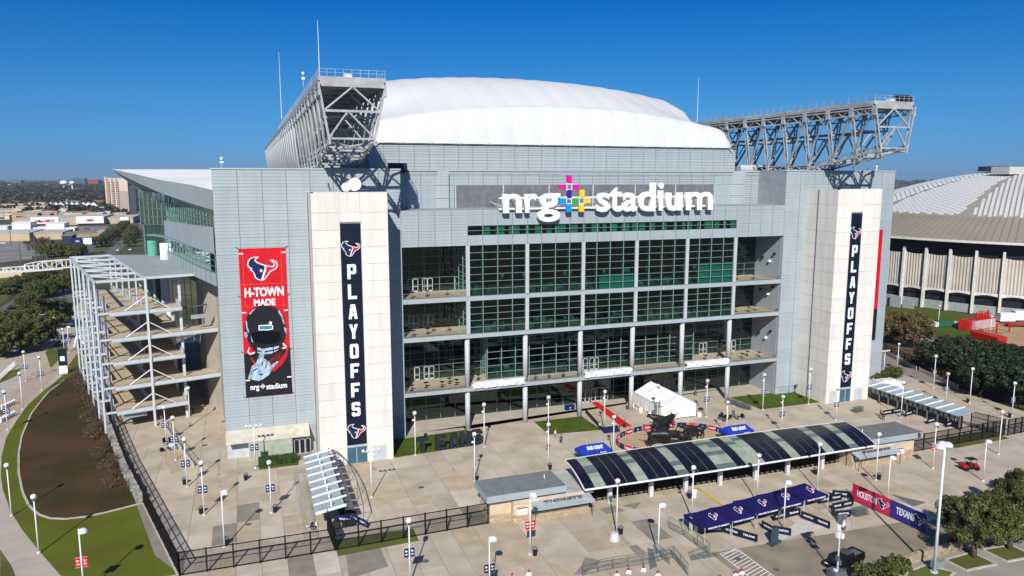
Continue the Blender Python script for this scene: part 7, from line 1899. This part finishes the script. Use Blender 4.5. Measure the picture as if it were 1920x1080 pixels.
woods('far_woods', 'dark green woods stretching to the horizon on the left', [(-90, 245, 345, 352, 800), (-60, 245, 352, 366, 850), (-60, 245, 366, 383, 420), (95, 245, 383, 398, 45), (0, 245, 392, 404, 30), (150, 200, 396, 402, 16)], 5, WOODL)
woods('bare_woods', 'brown leafless woods among the green ones on the left', [(-60, 245, 350, 372, 380), (0, 60, 378, 386, 40)], 6, WOODB)
woods('horizon_woods', 'thin line of woods on the horizon to the right', [(1640, 1960, 340, 350, 300)], 8, WOODL)
# ================================================================== the domed arena on the right
ar = thing('domed_arena', 'huge old round arena with white skylight dome and pale pleated walls', 'arena', (325, 232, 0), world=True)
AC = Vector((325, 232, 0)); AR = 90.0
PLT = mat('pleated_pale_panel', (.47, .43, .375), rough=.85, var=.08, scale=.15, objvar=.06); AWH = mat('arena_white_concrete', (.66, .64, .60), rough=.8); ADK = mat('arena_dark_glass', (.02, .023, .03), rough=.3); ACN = mat('tan_cone_roof', (.25, .22, .18), rough=.9, var=.05, scale=.1)
ATN = mat('tan_dome_felt', (.27, .245, .205), rough=.9, var=.05, scale=.1); ASK = mat('white_skylight', (.56, .57, .58), rough=.4, var=.03)
def apt(a, r, z): return Vector((AC.x + r * math.cos(a), AC.y + r * math.sin(a), z))
b = MB(); b.lathe([(AR - 1.5, 0), (AR - 1.5, 25.4)], tuple(AC), 96); b.build('dark_band', ADK, ar)
da = R(5.3)
for k in range(-16, 18):
    a0 = R(190) + k * da
    # pleated panel: scalloped
    b = MB(); n = 16
    for i in range(n):
        t0, t1 = a0 + da * (i / n), a0 + da * ((i + 1) / n); r0 = AR - .35 + (.3 if i % 2 else 0); r1 = AR - .35 + (.3 if (i + 1) % 2 else 0)
        zt0 = 20.4 - .8 * math.sin(math.pi * i / n) * 0 + .55 * math.sin(math.pi * i / n) * -1; zt1 = 20.4 - .55 * math.sin(math.pi * (i + 1) / n)
        b.quad(apt(t1, r1, 7.6), apt(t0, r0, 7.6), apt(t0, r0, zt0), apt(t1, r1, zt1))
    b.build('pleated_panel', PLT, ar)
    MB().bar(apt(a0, AR + .5, 0), apt(a0, AR + .2, 22.5), .75, 1.2, up=(math.cos(a0), math.sin(a0), 0)).build('column', AWH, ar)
    b = MB(); nn = 6
    for i in range(nn):
        t0, t1 = a0 + da * i / nn, a0 + da * (i + 1) / nn; zb0 = 6.3 + .7 * math.sin(math.pi * i / nn); zb1 = 6.3 + .7 * math.sin(math.pi * (i + 1) / nn)
        b.quad(apt(t1, AR + .3, zb1), apt(t0, AR + .3, zb0), apt(t0, AR + .3, 7.7), apt(t1, AR + .3, 7.7))
    b.build('arch_band', AWH, ar)
    MB().quad(apt(a0 + da, AR + .1, 0), apt(a0, AR + .1, 0), apt(a0, AR + .1, 3.2), apt(a0 + da, AR + .1, 3.2)).build('base_panel', mat('arena_grey_base', (.30, .33, .33), rough=.8), ar)
b = MB(); b.lathe([(AR + 3, 25.2), (AR + 3.2, 25.9), (76, 33.7)], tuple(AC), 96); b.lathe([(AR - 2, 25.3), (AR + 3, 25.2)], tuple(AC), 96); b.build('cone_roof', ACN, ar, smooth=False)
b = MB()
for k in range(240): a = 2 * math.pi * k / 240; b.bar(apt(a, AR + 3.1, 26.0), apt(a, 76.2, 33.8), .12)
b.build('cone_roof_seam', mat('cone_seam', (.19, .17, .14), rough=.9), ar)
b = MB(); b.lathe([(AR + 3.1, 25.3), (AR + 3.5, 25.3), (AR + 3.5, 26.1), (AR + 3.1, 26.1)], tuple(AC), 96); b.build('eave_edge', AWH, ar)
zd = lambda r: 33.7 + 17.6 * (1 - (r / 76.) ** 2)
b = MB(); b.lathe([(76 * k / 16 + .01, zd(76 * k / 16)) for k in range(16, -1, -1)], tuple(AC), 96); b.build('dome', ATN, ar, smooth=True)
b = MB()
for s in range(12):
    am = s * R(30) + R(4.3); ra_, ta = Vector((math.cos(am), math.sin(am), 0)), Vector((-math.sin(am), math.cos(am), 0))
    for k in range(-14, 15):
        t = k * 1.62; r_ = abs(t) / math.tan(R(15)) + 3.0
        while r_ < 76:
            c = ra_ * (r_ + .9) + ta * t
            if abs(math.atan2(t, r_)) < R(13.9) and c.length < 75 and c.length > 6:
                P = [AC + ra_ * (r_ + u) + ta * (t + v) for u, v in ((.1, -.5), (1.6, -.5), (1.6, .5), (.1, .5))]
                P = [Vector((p.x, p.y, zd((p - AC).length) + .25)) for p in P]; b.quad(*P)
                for e in range(4):
                    p, q = P[e], P[(e + 1) % 4]; b.quad(Vector((p.x, p.y, p.z - .3)), Vector((q.x, q.y, q.z - .3)), q, p)
            r_ += 1.85
b.build('skylight', ASK, ar, kind='stuff')
MB().tube(tuple(AC + Vector((0, 0, 51))), tuple(AC + Vector((0, 0, 53.0))), 22, n=32).build('roof_plant', STEELD, ar)
b = MB(); b.box(AC.x - 30, AC.x - 21, AC.y - 10, AC.y - 2, 49.5, 52.6); b.build('roof_hut', mat('pale_hut', (.5, .5, .48), rough=.8), ar)
# retaining wall blocks before the arena
rw = thing('retaining_wall', 'grey retaining wall between the arena and the bright lawn', 'wall', (240, 200, 0), world=True)
for k, (a, h) in enumerate(((-9, 3), (-6.5, 3.2), (-4, 3.2), (-1.5, 3.2), (1, 3.4), (3.5, 4.2), (6, 4.2), (8.5, 4.2), (11, 3.2))):
    t0 = R(180 + a - 2 + 0) - R(3) + R(0); t0 = R(182) + R(a) * 1; t1 = t0 + R(2.4)
    b = MB(); p, q = apt(t0, AR + 7 + (k % 2) * 1.2, 0), apt(t1, AR + 7 + (k % 2) * 1.2, 0); b.bar(p + Vector((0, 0, h / 2)), q + Vector((0, 0, h / 2)), .6, h); b.build('wall_block', _M['arena_grey_base'], rw)
ew = thing('arena_entrance', 'white entrance beam and shaded loading bay of the round arena', 'building', tuple(G(1900, 590)), world=True)
p, q = G(1852, 578, 0), G(1960, 592, 0)
MB().bar(p + Vector((0, 0, 4.5)), q + Vector((0, 0, 4.5)), 2, 1.8).build('white_beam', AWH, ew); MB().bar(p + Vector((0, 0, 1.8)), q + Vector((0, 0, 1.8)), 1.0, 3.6).build('bay', ADK, ew)
for k, (px, py, w_, h, m, lab) in enumerate(((1885, 604, 5, 3.2, STEELW, 'pale generator trailer in the arena loading yard'), (1912, 602, 5, 3.6, STEELW, 'tall pale trailer at the right edge of the loading yard'), (1903, 612, 6, 1.3, mat('brick_red_paint', (.25, .04, .03)), 'low dark red unit in the loading yard'))):
    g_ = G(px, py, 0); t = thing('yard_trailer', lab, 'trailer', tuple(g_), R(-20)); MB().box(-w_ / 2, w_ / 2, -1.2, 1.2, .5, h).build('body', m, t); MB().box(-w_ / 2 + .2, w_ / 2 - .2, -.9, .9, .3, .5).build('frame', BLACK, t)
    for x in (-w_ / 3, w_ / 3): MB().tube((x, -1.1, .35), (x, -.8, .35), .35, n=10).build('wheel', BLACK, t)
# red container stage
rs = thing('red_container_stage', 'red container bar with big red rooftop lettering before the arena', 'stage', tuple(G(1838, 618)), world=True)
p, q = G(1820, 618, 0), G(1858, 612, 0); u = (q - p).normalized(); nrm = Vector((u.y, -u.x, 0)); an = math.atan2(u.y, u.x)
MB().bar(p + Vector((0, 0, 1.6)), q + Vector((0, 0, 1.6)), 2.6, 3.0).build('container', mat('pinkish_printed_wall', (.50, .33, .36), rough=.7), rs)
p2, q2 = G(1800, 616, 0), G(1820, 619, 0); MB().bar(p2 + Vector((0, 0, 1.6)), q2 + Vector((0, 0, 1.6)), 2.8, 3.2).build('container_end', REDP, rs)
MB().bar(p + Vector((0, 0, 3.2)), q + Vector((0, 0, 3.2)), 2.8, .25).build('roof_edge', REDP, rs)
b = MB(); random.seed(4)
for i in range(10): c = p.lerp(q, .2 + .07 * i) + Vector((0, 0, 3.3)); b.bar(c, c + Vector((.3 * (-1) ** i, 0, 1.9 + random.random() * .6)), .28); b.bar(c + Vector((0, 0, .9)), c + u * .9 + Vector((0, 0, 1.0 + random.random())), .22)
b.build('rooftop_lettering', REDP, rs)
dk = thing('red_deck', 'red corrugated deck with railing in front of the red container', 'platform', tuple(G(1860, 636)), world=True)
p, q = G(1828, 632, 0), G(1878, 645, 0); MB().bar(p + Vector((0, 0, 1.0)), q + Vector((0, 0, 1.0)), 3.5, 2.0).build('deck', REDP, dk)
b = MB()
for i in range(14): c = p.lerp(q, i / 13) + Vector((0, 0, 2)); b.bar(c, c + Vector((0, 0, 1.0)), .08)
b.bar(p + Vector((0, 0, 3)), q + Vector((0, 0, 3)), .09); b.build('rail', REDP, dk)
p, q = G(1868, 625, 0), G(1892, 622, 0); MB().bar(p + Vector((0, 0, 3.0)), q + Vector((0, 0, 3.0)), .3, .3).bar(p, p + Vector((0, 0, 3)), .3).bar(q, q + Vector((0, 0, 3)), .3).build('portal', REDP, dk)
gb = thing('green_booth', 'low dark green booths with pale ends on the arena lawn', 'booth', tuple(G(1775, 612)), world=True)
p, q = G(1755, 612, 0), G(1786, 612, 0); MB().bar(p + Vector((0, 0, 1.0)), q + Vector((0, 0, 1.0)), 1.6, 1.8).build('body', mat('booth_green', (.02, .10, .06), rough=.6), gb)
MB().box(p.x - 1.5, p.x, p.y - 1, p.y + 1, 0, 1.6).build('end_unit', AWH, gb); MB().box(q.x, q.x + 1.5, q.y - 1, q.y + 1, 0, 1.6).build('end_unit', AWH, gb)

# ================================================================== far left: footbridge, boulevard, shops, towers
fb = thing('footbridge', 'white steel truss footbridge meeting the ramp frame', 'bridge', tuple(G(60, 500)), world=True)
pA, pB, pC = rp(-8.5, 52, 22), rp(-34, 60, 21.2), rp(-70, 66, 20)
zA = 22.5
b = MB()
def brspan(p, q, n, arch, h):
    d = (q - p); w_ = Vector((-d.y, d.x, 0)).normalized() * 1.6
    for s in (-1, 1):
        pts = [p.lerp(q, i / n) + w_ * s for i in range(n + 1)]; top = [pt + Vector((0, 0, h + arch * math.sin(math.pi * (i / n)))) for i, pt in enumerate(pts)]
        for i in range(n):
            b.bar(pts[i], pts[i + 1], .25, .5); b.bar(top[i], top[i + 1], .2, .25)
            b.bar(pts[i], top[i], .15); b.bar(pts[i] if i % 2 else pts[i + 1], top[i + 1] if i % 2 else top[i], .12)
        b.bar(pts[n], top[n], .3)
    b.quad(p - w_, q - w_, q + w_, p + w_)
def at_y(px, py, yy): x, z = FY(px, py, yy); return Vector((x, yy, z))
brspan(at_y(131, 502, 208), at_y(60, 508, 236), 4, .4, 1.9)
brspan(at_y(60, 507, 236), at_y(-5, 512, 262), 4, .2, 1.2)
b.build('truss', LAMPW, fb)
x0, z0_ = FY(-5, 508, 400); x1_, z1_ = FY(56, 517, 400)
tag(MB().box(x0 - 40, x1_, 400, 403, 0, z0_).build('bridge_abutment', BEIGE), 'beige abutment wall on the grass bank under the footbridge', 'wall')
b0, b1 = G(-14, 585), G(60, 540); struct('grass_bank', MB().quad((b0.x, b0.y, -.1), (b1.x, b1.y, -.1), (x1_, 399.6, z1_ - .5), (x0 - 40, 399.6, z1_ - .5)).quad((b1.x, b1.y, -.1), (x1_ + 8, 420, -.1), (x1_, 410, z1_ - .5), (x1_, 399.6, z1_ - .5)), GRASSD)
sg_ = thing('signal_arm', 'traffic signal mast arm with a green street sign', 'traffic light', tuple(G(86, 622)), world=True)
g_ = G(86, 622, 0); MB().tube(tuple(g_), (g_.x, g_.y, 5.6), .13, .1, n=8).tube((g_.x, g_.y, 5.5), (g_.x - 16, g_.y - 1, 5.7), .1, .06, n=6).build('mast_arm', STEEL, sg_)
MB().box(g_.x - 7.2, g_.x - 5.0, g_.y - .3, g_.y - .2, 5.0, 5.8).build('street_sign', mat('sign_green', (.01, .32, .2)), sg_)
for dx in (9, 11.5, 14.5): MB().box(g_.x - dx - .2, g_.x - dx + .2, g_.y - .6, g_.y - .3, 4.9, 5.9).build('signal_head', mat('signal_yellow', (.3, .22, .02)), sg_)
# cars
CARM = {}
def car_proto(col):
    t = thing('parked_car', 'x', 'car'); pm = mat('car_paint_%d_%d_%d' % tuple(int(c * 255) for c in col), col, rough=.25, var=.01)
    b = MB(); sec = [(-2.2, .75, .35, .75), (-2.1, .85, .28, .85), (-1.0, .9, .25, .95), (1.0, .9, .25, .98), (2.0, .86, .28, .92), (2.2, .76, .38, .85)]
    for x, w_, z0, z1 in sec: b.v += [(x, -w_, z0), (x, -w_ - .02, z1 - .2), (x, -w_ + .08, z1), (x, w_ - .08, z1), (x, w_ + .02, z1 - .2), (x, w_, z0)]
    for i in range(5):
        for j in range(6): b.f.append((i * 6 + j, i * 6 + (j + 1) % 6, (i + 1) * 6 + (j + 1) % 6, (i + 1) * 6 + j)); b.m.append(0)
    b.f += [(5, 4, 3, 2, 1, 0), (30, 31, 32, 33, 34, 35)]; b.m += [0, 0]; b.build('body', pm, t)
    b = MB(); s2 = [(-1.3, .8, .93), (-.6, .7, 1.42), (.8, .7, 1.45), (1.6, .8, .95)]
    for x, w_, z in s2: b.v += [(x, -.84, .92), (x, -w_, z), (x, w_, z), (x, .84, .92)]
    for i in range(3):
        for j in range(4): b.f.append((i * 4 + j, i * 4 + (j + 1) % 4, (i + 1) * 4 + (j + 1) % 4, (i + 1) * 4 + j)); b.m.append(0)
    b.build('cabin', mat('car_glass', (.02, .025, .03), rough=.08), t); MB().box(-.55, .75, -.68, .68, 1.43, 1.47).build('roof', pm, t)
    for x in (-1.35, 1.35):
        for y in (-.82, .82): MB().tube((x, y - .1, .32), (x, y + .1, .32), .32, n=10).build('wheel', BLACK, t)
    return t
COLS = {'white': (.7, .7, .7), 'black': (.01, .01, .012), 'silver': (.4, .41, .42), 'red': (.4, .02, .02), 'blue': (.03, .06, .2), 'grey': (.12, .12, .13)}
def car(col, px, py, rz, lab, grp=None, xy=None):
    g_ = G(px, py, 0) if xy is None else Vector((*xy, 0)); g_.z = -.1
    if col not in CARM: CARM[col] = car_proto(COLS[col]); o = CARM[col]; o.location = g_; o.rotation_euler = (0, 0, rz)
    else: o = dup(CARM[col], tuple(g_), rz)
    o['label'] = lab
    if grp: o['group'] = grp
    elif 'group' in o.keys(): del o['group']
car('black', 23, 579, R(80), 'dark car on the boulevard near the left edge'); car('silver', 140, 557, R(100), 'silver car on the boulevard beside the ramp frame'); car('white', 244, 469, R(95), 'white car on the boulevard by the glass corner'); car('white', 221, 470, R(95), 'white car in the oncoming lanes of the far boulevard'); car('grey', 222, 458, R(95), 'grey car farther up the boulevard'); car('white', 6, 457, R(0), 'white pickup in the lot below the beige warehouse'); car('black', 49, 456, R(5), 'dark car in the lot below the beige warehouse')
random.seed(17)
for i in range(26):
    px = random.choice([random.uniform(120, 238), random.uniform(195, 238)]); py = random.choice((424, 427, 430, 436, 438, 441)); car(random.choice(list(COLS)), px, py, random.choice((R(90), R(0))) + .05, 'one of the small cars parked in the lots before the shops', 'cars parked before the shops')
for i in range(16): car(random.choice(list(COLS)), random.uniform(175, 230), random.choice((438, 441, 444)), R(90), 'one of the cars parked in the lot beside the boulevard trees', 'cars parked beside the boulevard')
# buildings
def bldg(name, lab, px0, px1, pyb, pyt, col, depth, cat='building', roofcol=(.45, .44, .42), wins=None, grp=None):
    a, c = G(px0, pyb, 0), G(px1, pyb, 0)
    yy = (a.y + c.y) / 2; x0, x1 = FY(px0, pyb, yy)[0], FY(px1, pyb, yy)[0]; z1 = FY((px0 + px1) / 2, pyt, yy)[1]
    t = thing(name, lab, cat, ((x0 + x1) / 2, yy, 0), world=True, group=grp)
    wm = mat('wall_%d_%d_%d' % tuple(int(v * 100) for v in col), col, rough=.85, var=.05, scale=.1); rm_ = mat('roof_%d_%d_%d' % tuple(int(v * 100) for v in roofcol), roofcol, rough=.9, var=.08, scale=.05)
    MB().box(x0, x1, yy, yy + depth, -.2, z1).build('wall', wm, t); MB().box(x0 - .3, x1 + .3, yy - .3, yy + depth + .3, z1, z1 + .4).build('roof', rm_, t)
    if wins:
        nx, nz, wm2 = wins; dx = (x1 - x0) / nx; dz = z1 / nz
        for j in range(nz):
            for i in range(nx): 
                put('window', ubox(wm2), t, (x0 + dx * (i + .5), yy - .05, dz * (j + .55)), scl=(dx * .55, .3, dz * .45))
    return t, x0, x1, yy, z1
WG = mat('far_window_glass', (.06, .08, .10), rough=.2); WT = mat('far_teal_glass', (.03, .10, .12), rough=.15)
SHOPB = (.46, .36, .26)
t, x0, x1, yy, z1 = bldg('office_shop', 'long tan shop with a white Office DEPOT sign band', 24, 113, 419, 409.5, SHOPB, 60)
xa, xb = FY(58, 419, yy)[0], FY(111, 419, yy)[0]; MB().box(xa, xb, yy - 1.2, yy - .1, z1 - 6.2, z1 + 1.5).build('sign_band', WHITE, t)
put('lettering', text_mesh('Office DEPOT', 'lettering', REDP, xa + (xb - xa) * .18, xa + (xb - xa) * .84, z1 - 4.2, z1 - 1.4, depth=.3, bold=.04, y=yy - 1.6), t)
t, x0, x1, yy, z1 = bldg('shop', 'tan shop with a wide white front and small red sign', 113, 197, 421, 407, SHOPB, 60)
xa, xb = FY(145, 421, yy)[0], FY(196, 421, yy)[0]; MB().box(xa, xb, yy - 3, yy - .1, z1 - 6.5, z1 + .8).build('white_front', WHITE, t); MB().box(xa + 3, xb - 3, yy - 2, yy - .2, .2, z1 - 6.6).build('shaded_entry', BLACK, t)
put('lettering', text_mesh('MARKET', 'lettering', REDP, xa + (xb - xa) * .38, xa + (xb - xa) * .62, z1 - 4.2, z1 - 2, depth=.3, bold=.04, y=yy - 3.4), t) if False else MB().box(xa + (xb - xa) * .38, xa + (xb - xa) * .62, yy - 3.3, yy - 3, z1 - 4.2, z1 - 2.4).build('red_sign', REDP, t)
t, x0, x1, yy, z1 = bldg('shop', 'tan shop with a pale gabled front beside the glass corner', 197, 250, 419, 408, SHOPB, 60)
MB().box(x0 + 15, x1 - 4, yy - 2, yy - .1, z1 - 5, z1 + .5).build('white_front', WHITE, t)
bldg('warehouse', 'long beige warehouse behind the bare tree', -30, 56, 452, 438, (.50, .40, .25), 45, roofcol=(.50, .50, .48)); bldg('warehouse', 'beige warehouse with grey roof left of the billboard', 58, 118, 449, 437, (.48, .38, .24), 40, roofcol=(.42, .42, .41))
bldg('white_roof_unit', 'large white rooftop box behind the warehouse, left one', 23, 58, 432, 418, (.72, .74, .73), 22, roofcol=(.8, .8, .8)); bldg('white_roof_unit', 'large white rooftop box behind the warehouse, right one', 87, 121, 433, 419.5, (.72, .74, .73), 22, roofcol=(.8, .8, .8))
bldg('white_building', 'low white building at the left edge', -20, 14, 431, 425, (.7, .72, .72), 22, roofcol=(.8, .8, .8)); bldg('white_building', 'long low white roof between the two white boxes', 60, 88, 431, 427, (.7, .72, .72), 18, roofcol=(.8, .8, .8)); bldg('white_building', 'low white roof right of the two white boxes', 122, 140, 433, 428, (.7, .72, .72), 18, roofcol=(.8, .8, .8))
bldg('dark_building', 'dark navy building behind the billboard', 117, 137, 459, 442, (.03, .035, .06), 14, roofcol=(.2, .2, .2)); bldg('tan_building', 'small tan building right of the billboard', 184, 195, 447, 434, (.42, .28, .18), 14)
t, x0, x1, yy, z1 = bldg('strip_building', 'brown strip building with dark arches behind the billboard', 118, 186, 447, 437, (.28, .23, .15), 18, roofcol=(.2, .2, .16))
bb = thing('billboard', 'navy and white billboard on a post beside the boulevard', 'billboard', tuple(G(154, 478)), world=True)
yb = G(154, 478).y; (xa, za), (xb, zb), (xm, _) = FY(131, 446, yb), FY(174, 458.5, yb), FY(156, 450, yb)
MB().box(xa, xb, yb - .5, yb + .5, zb, za).build('panel', NAVYB, bb); MB().box(xm, xb - .3, yb - .65, yb - .5, zb + .3, za - .3).build('white_print', WPRINT, bb); MB().box(xa + 3, xm - 2, yb - .65, yb - .5, zb + 1.8, zb + 3.0).build('pale_print', mat('pale_blue_print2', (.3, .4, .6)), bb); MB().tube(((xa + xb) / 2, yb, 0), ((xa + xb) / 2, yb, zb), .6, n=8).build('post', STEELD, bb)
# hotel tower
t, x0, x1, yy, z1 = bldg('hotel_tower', 'tall pinkish tower block with balconies behind the leaf-shaped roof', 202, 243, 397, 334, (.60, .50, .44), 40, 'tower block', roofcol=(.5, .45, .4))
for j in range(16):
    for i in range(3): put('balcony', ubox(BEIGE), t, (x0 + 3 + i * 5.5, yy - 1.0, 4 + j * (z1 - 6) / 16), scl=(3.6, 1.8, 1.3))
    for i in range(3): put('window', ubox(WG), t, (x0 + 3 + i * 5.5, yy - .08, 6.0 + j * (z1 - 6) / 16), scl=(2.6, .2, 1.6))
MB().box(x1 - 1, x1 + 9, yy + 2, yy + 38, 0, z1 * .78).build('dark_wing', WG, t); MB().box(x0 - 1, x0 + 1, yy - 1, yy + 3, 0, z1 + 2).build('edge_pier', BEIGE, t)
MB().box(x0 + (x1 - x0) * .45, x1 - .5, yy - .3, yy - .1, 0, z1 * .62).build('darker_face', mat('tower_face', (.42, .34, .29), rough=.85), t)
# houses with white gables
gp_ = None
for k in range(9):
    px = 96 + k * 9.5 + (k // 3) * 2; g_ = G(px, 393, 0); lab = ORD[k] + ' white-gabled house from the left in the row before the woods'
    if gp_ is None:
        gp_ = thing('gabled_house', lab, 'house', tuple(g_), 0, 'white-gabled row houses')
        w_ = 5.5; MB().box(-w_, w_, 0, 22, 0, 6).build('wall', WHITE, gp_); MB().vprism([(-w_, 6), (w_, 6), (0, 11.5)], -.3, 0).build('gable', WHITE, gp_); MB().quad((-w_ - .6, -.5, 5.6), (0, -.5, 12), (0, 24, 12), (-w_ - .6, 24, 5.6)).quad((0, -.5, 12), (w_ + .6, -.5, 5.6), (w_ + .6, 24, 5.6), (0, 24, 12)).build('roof', mat('grey_green_roof', (.16, .19, .17), rough=.9), gp_)
        MB().box(-w_ - 7, -w_, 6, 22, 0, 8.5).build('wing', mat('grey_green_wing', (.22, .25, .23), rough=.9), gp_)
        for x in (-2.8, 2.8): MB().box(x - 1, x + 1, -.1, .05, 2, 4.2).build('window', WG, gp_)
    else: dup(gp_, tuple(g_), 0, lab)
tq = [(27, 41, 404, 392, (.55, .48, .36), 'tan box building left of the red sign'), (62, 78, 407, 395, (.58, .50, .36), 'tan box building in the middle of the far shops'), (0, 40, 393, 386.5, (.42, .27, .20), 'long salmon roofed building at the left edge'), (40, 60, 393, 388, (.33, .22, .16), 'brown long building right of the salmon one'), (55, 83, 386, 380.5, (.66, .56, .46), 'long cream building before the woods'), (86, 103, 384, 380.5, (.6, .54, .46), 'small cream building before the woods'), (8, 21, 399, 393, (.50, .05, .02), 'red low building at the left'), (21, 26, 398, 394, (.7, .7, .7), 'small white building beside the red one'), (153, 167, 402, 396.5, (.55, .42, .14), 'yellow low building below the gabled houses'), (0, 30, 409, 401.5, (.52, .50, .40), 'pale low building at the left edge behind the shops'), (80, 96, 409, 402, (.5, .47, .4), 'pale pitched building behind the office shop'), (110, 124, 408, 400, (.50, .26, .12), 'orange low building behind the shops'), (182, 193, 404, 399, (.66, .66, .64), 'white small building right of the yellow one'), (138, 150, 404, 399.5, (.3, .16, .1), 'reddish brown low building behind the shops'), (66, 77, 394, 389.5, (.03, .04, .25), 'dark blue roofed building behind the shops'), (100, 117, 366, 362.5, (.7, .7, .7), 'long white roof in the middle of the woods'), (165, 175, 366, 362.5, (.66, .66, .66), 'white roof at the right of the woods'), (120, 137, 380, 376, (.35, .32, .28), 'brown roof at the edge of the woods'), (40, 58, 380, 376, (.33, .32, .31), 'grey roof at the left edge of the woods'), (212, 236, 406, 400, (.45, .35, .3), 'pink low base building of the tower block')]
for a in tq: bldg('low_building', a[5], a[0], a[1], a[2], a[3], a[4], 25, roofcol=tuple(min(.8, c * 1.15) for c in a[4]))
bldg('office_block', 'grey distant office block on the left horizon', 21, 40, 348.5, 338, (.14, .13, .15), 80, 'office block', roofcol=(.2, .2, .2), wins=(6, 5, WG)); bldg('glass_office', 'teal glass office block on the horizon', 137, 160, 349.5, 334.5, (.06, .13, .16), 80, 'office block', roofcol=(.2, .25, .25), wins=(6, 5, WT)); bldg('red_office', 'red brick office block on the horizon', 165, 185, 350, 337, (.32, .07, .045), 80, 'office block', roofcol=(.3, .1, .08), wins=(7, 4, mat('dark_red_window', (.10, .03, .03))))
bldg('pale_apartments', 'row of pale apartments on the horizon left of the water tower', 83, 112, 351, 345.5, (.42, .41, .36), 60, wins=(10, 2, WG)); bldg('pale_apartments', 'cream apartments under the water tower', 113, 134, 352, 345, (.55, .50, .43), 60, wins=(6, 3, WG)); bldg('white_warehouse', 'long white warehouse on the left horizon', -20, 21, 350.5, 345.5, (.60, .62, .64), 60); bldg('white_warehouse', 'thin white buildings on the horizon beside the tower block', 186, 200, 347, 343.5, (.6, .62, .64), 60); bldg('low_building', 'low pale buildings on the horizon before the red office', 150, 196, 353, 350.5, (.6, .57, .52), 30); bldg('distant_block', 'tiny blue far block at the left horizon', 9, 21, 343, 338.5, (.10, .15, .25), 60, 'office block'); bldg('distant_block', 'tiny blue far block right of the grey office', 65, 73, 343, 340.5, (.10, .14, .22), 60, 'office block')
for (px, py, r, lab) in ((119.5, 342.8, 11, 'white water tower bulb on the horizon'), (135, 342.8, 8, 'smaller white water tower bulb on the horizon')):
    yy = 3000; x, z = FY(px, py, yy); t = thing('water_tower', lab, 'water tower', (x, yy, 0)); MB().ball((0, 0, z), r * 1.15, 14, 8, .65).build('tank', WHITE, t, smooth=True); MB().tube((0, 0, 0), (0, 0, z), 2.2, n=8).build('stem', WHITE, t)
# many small buildings among the trees and lots
random.seed(23); sb_ = {}
for k in range(64):
    py = random.choice((random.uniform(378, 411), random.uniform(378, 411), random.uniform(356, 376))); px = random.uniform(-5, 196); g_ = G(px, py, 0); g_.z = -.2
    ky = random.choice(('cream', 'white', 'tan', 'grey', 'brown'))
    lab = 'one of the small %s buildings scattered through the far district' % ky
    if ky not in sb_:
        c_ = {'cream': (.60, .53, .42), 'white': (.70, .70, .68), 'tan': (.46, .34, .23), 'grey': (.36, .36, .35), 'brown': (.25, .16, .11)}[ky]
        t = sb_[ky] = thing('small_building', lab, 'building', tuple(g_), .05, 'small %s far buildings' % ky)
        MB().box(-9, 9, -6, 8, 0, 5).build('wall', mat(ky + '_far_wall', c_, rough=.9), t); MB().box(-9.4, 9.4, -6.4, 8.4, 5, 5.5).build('roof', mat(ky + '_far_roof', tuple(min(.75, v * 1.15) for v in c_), rough=.9), t)
        MB().box(-6, 6, -6.2, -6, 1, 3.2).build('window', WG, t)
    else: t = dup(sb_[ky], tuple(g_), random.uniform(-.2, .2), lab)
    f = random.uniform(.7, 1.9); t.scale = (f * (1.6 if py < 378 else 1), f, random.uniform(.8, 1.5))
# poles in the far left
random.seed(3)
for (px, y0, y1) in ((21, 425, 462), (39, 455, 491), (67, 435, 488), (57, 430, 452), (154, 456, 478), (218, 420, 446), (198, 433, 458), (8, 395, 412), (88, 475, 488)):
    g_ = G(px, y1, 0)
    best = 9
    for k in range(30, 400):
        zz = k * .1; v = Vector((g_.x, g_.y, zz - CAM_H)); pyy = 540 - F_PX * v.dot(_up) / v.dot(_fw)
        if pyy <= y0: best = zz; break
    tag(MB().tube(tuple(g_), (g_.x, g_.y, best), .3, .2, n=6).build('utility_pole', STEELD), 'thin pole in the far shopping area', 'pole', 'thin poles in the shopping area')
# ---- haze over the far country
hz = MB().box(-4200, 4200, -400, 9500, -1.3, 112)
m = bpy.data.materials.new('haze_air'); m.use_nodes = True; m.node_tree.nodes.clear()
o_ = m.node_tree.nodes.new('ShaderNodeOutputMaterial'); pv = m.node_tree.nodes.new('ShaderNodeVolumePrincipled')
pv.inputs['Color'].default_value = (.78, .86, 1, 1); pv.inputs['Density'].default_value = .00007; pv.inputs['Anisotropy'].default_value = .2
m.node_tree.links.new(pv.outputs[0], o_.inputs['Volume'])
h_ = hz.build('haze', m); h_['kind'] = 'stuff'; h_['label'] = 'thin blue haze over the far country'; h_['category'] = 'haze'
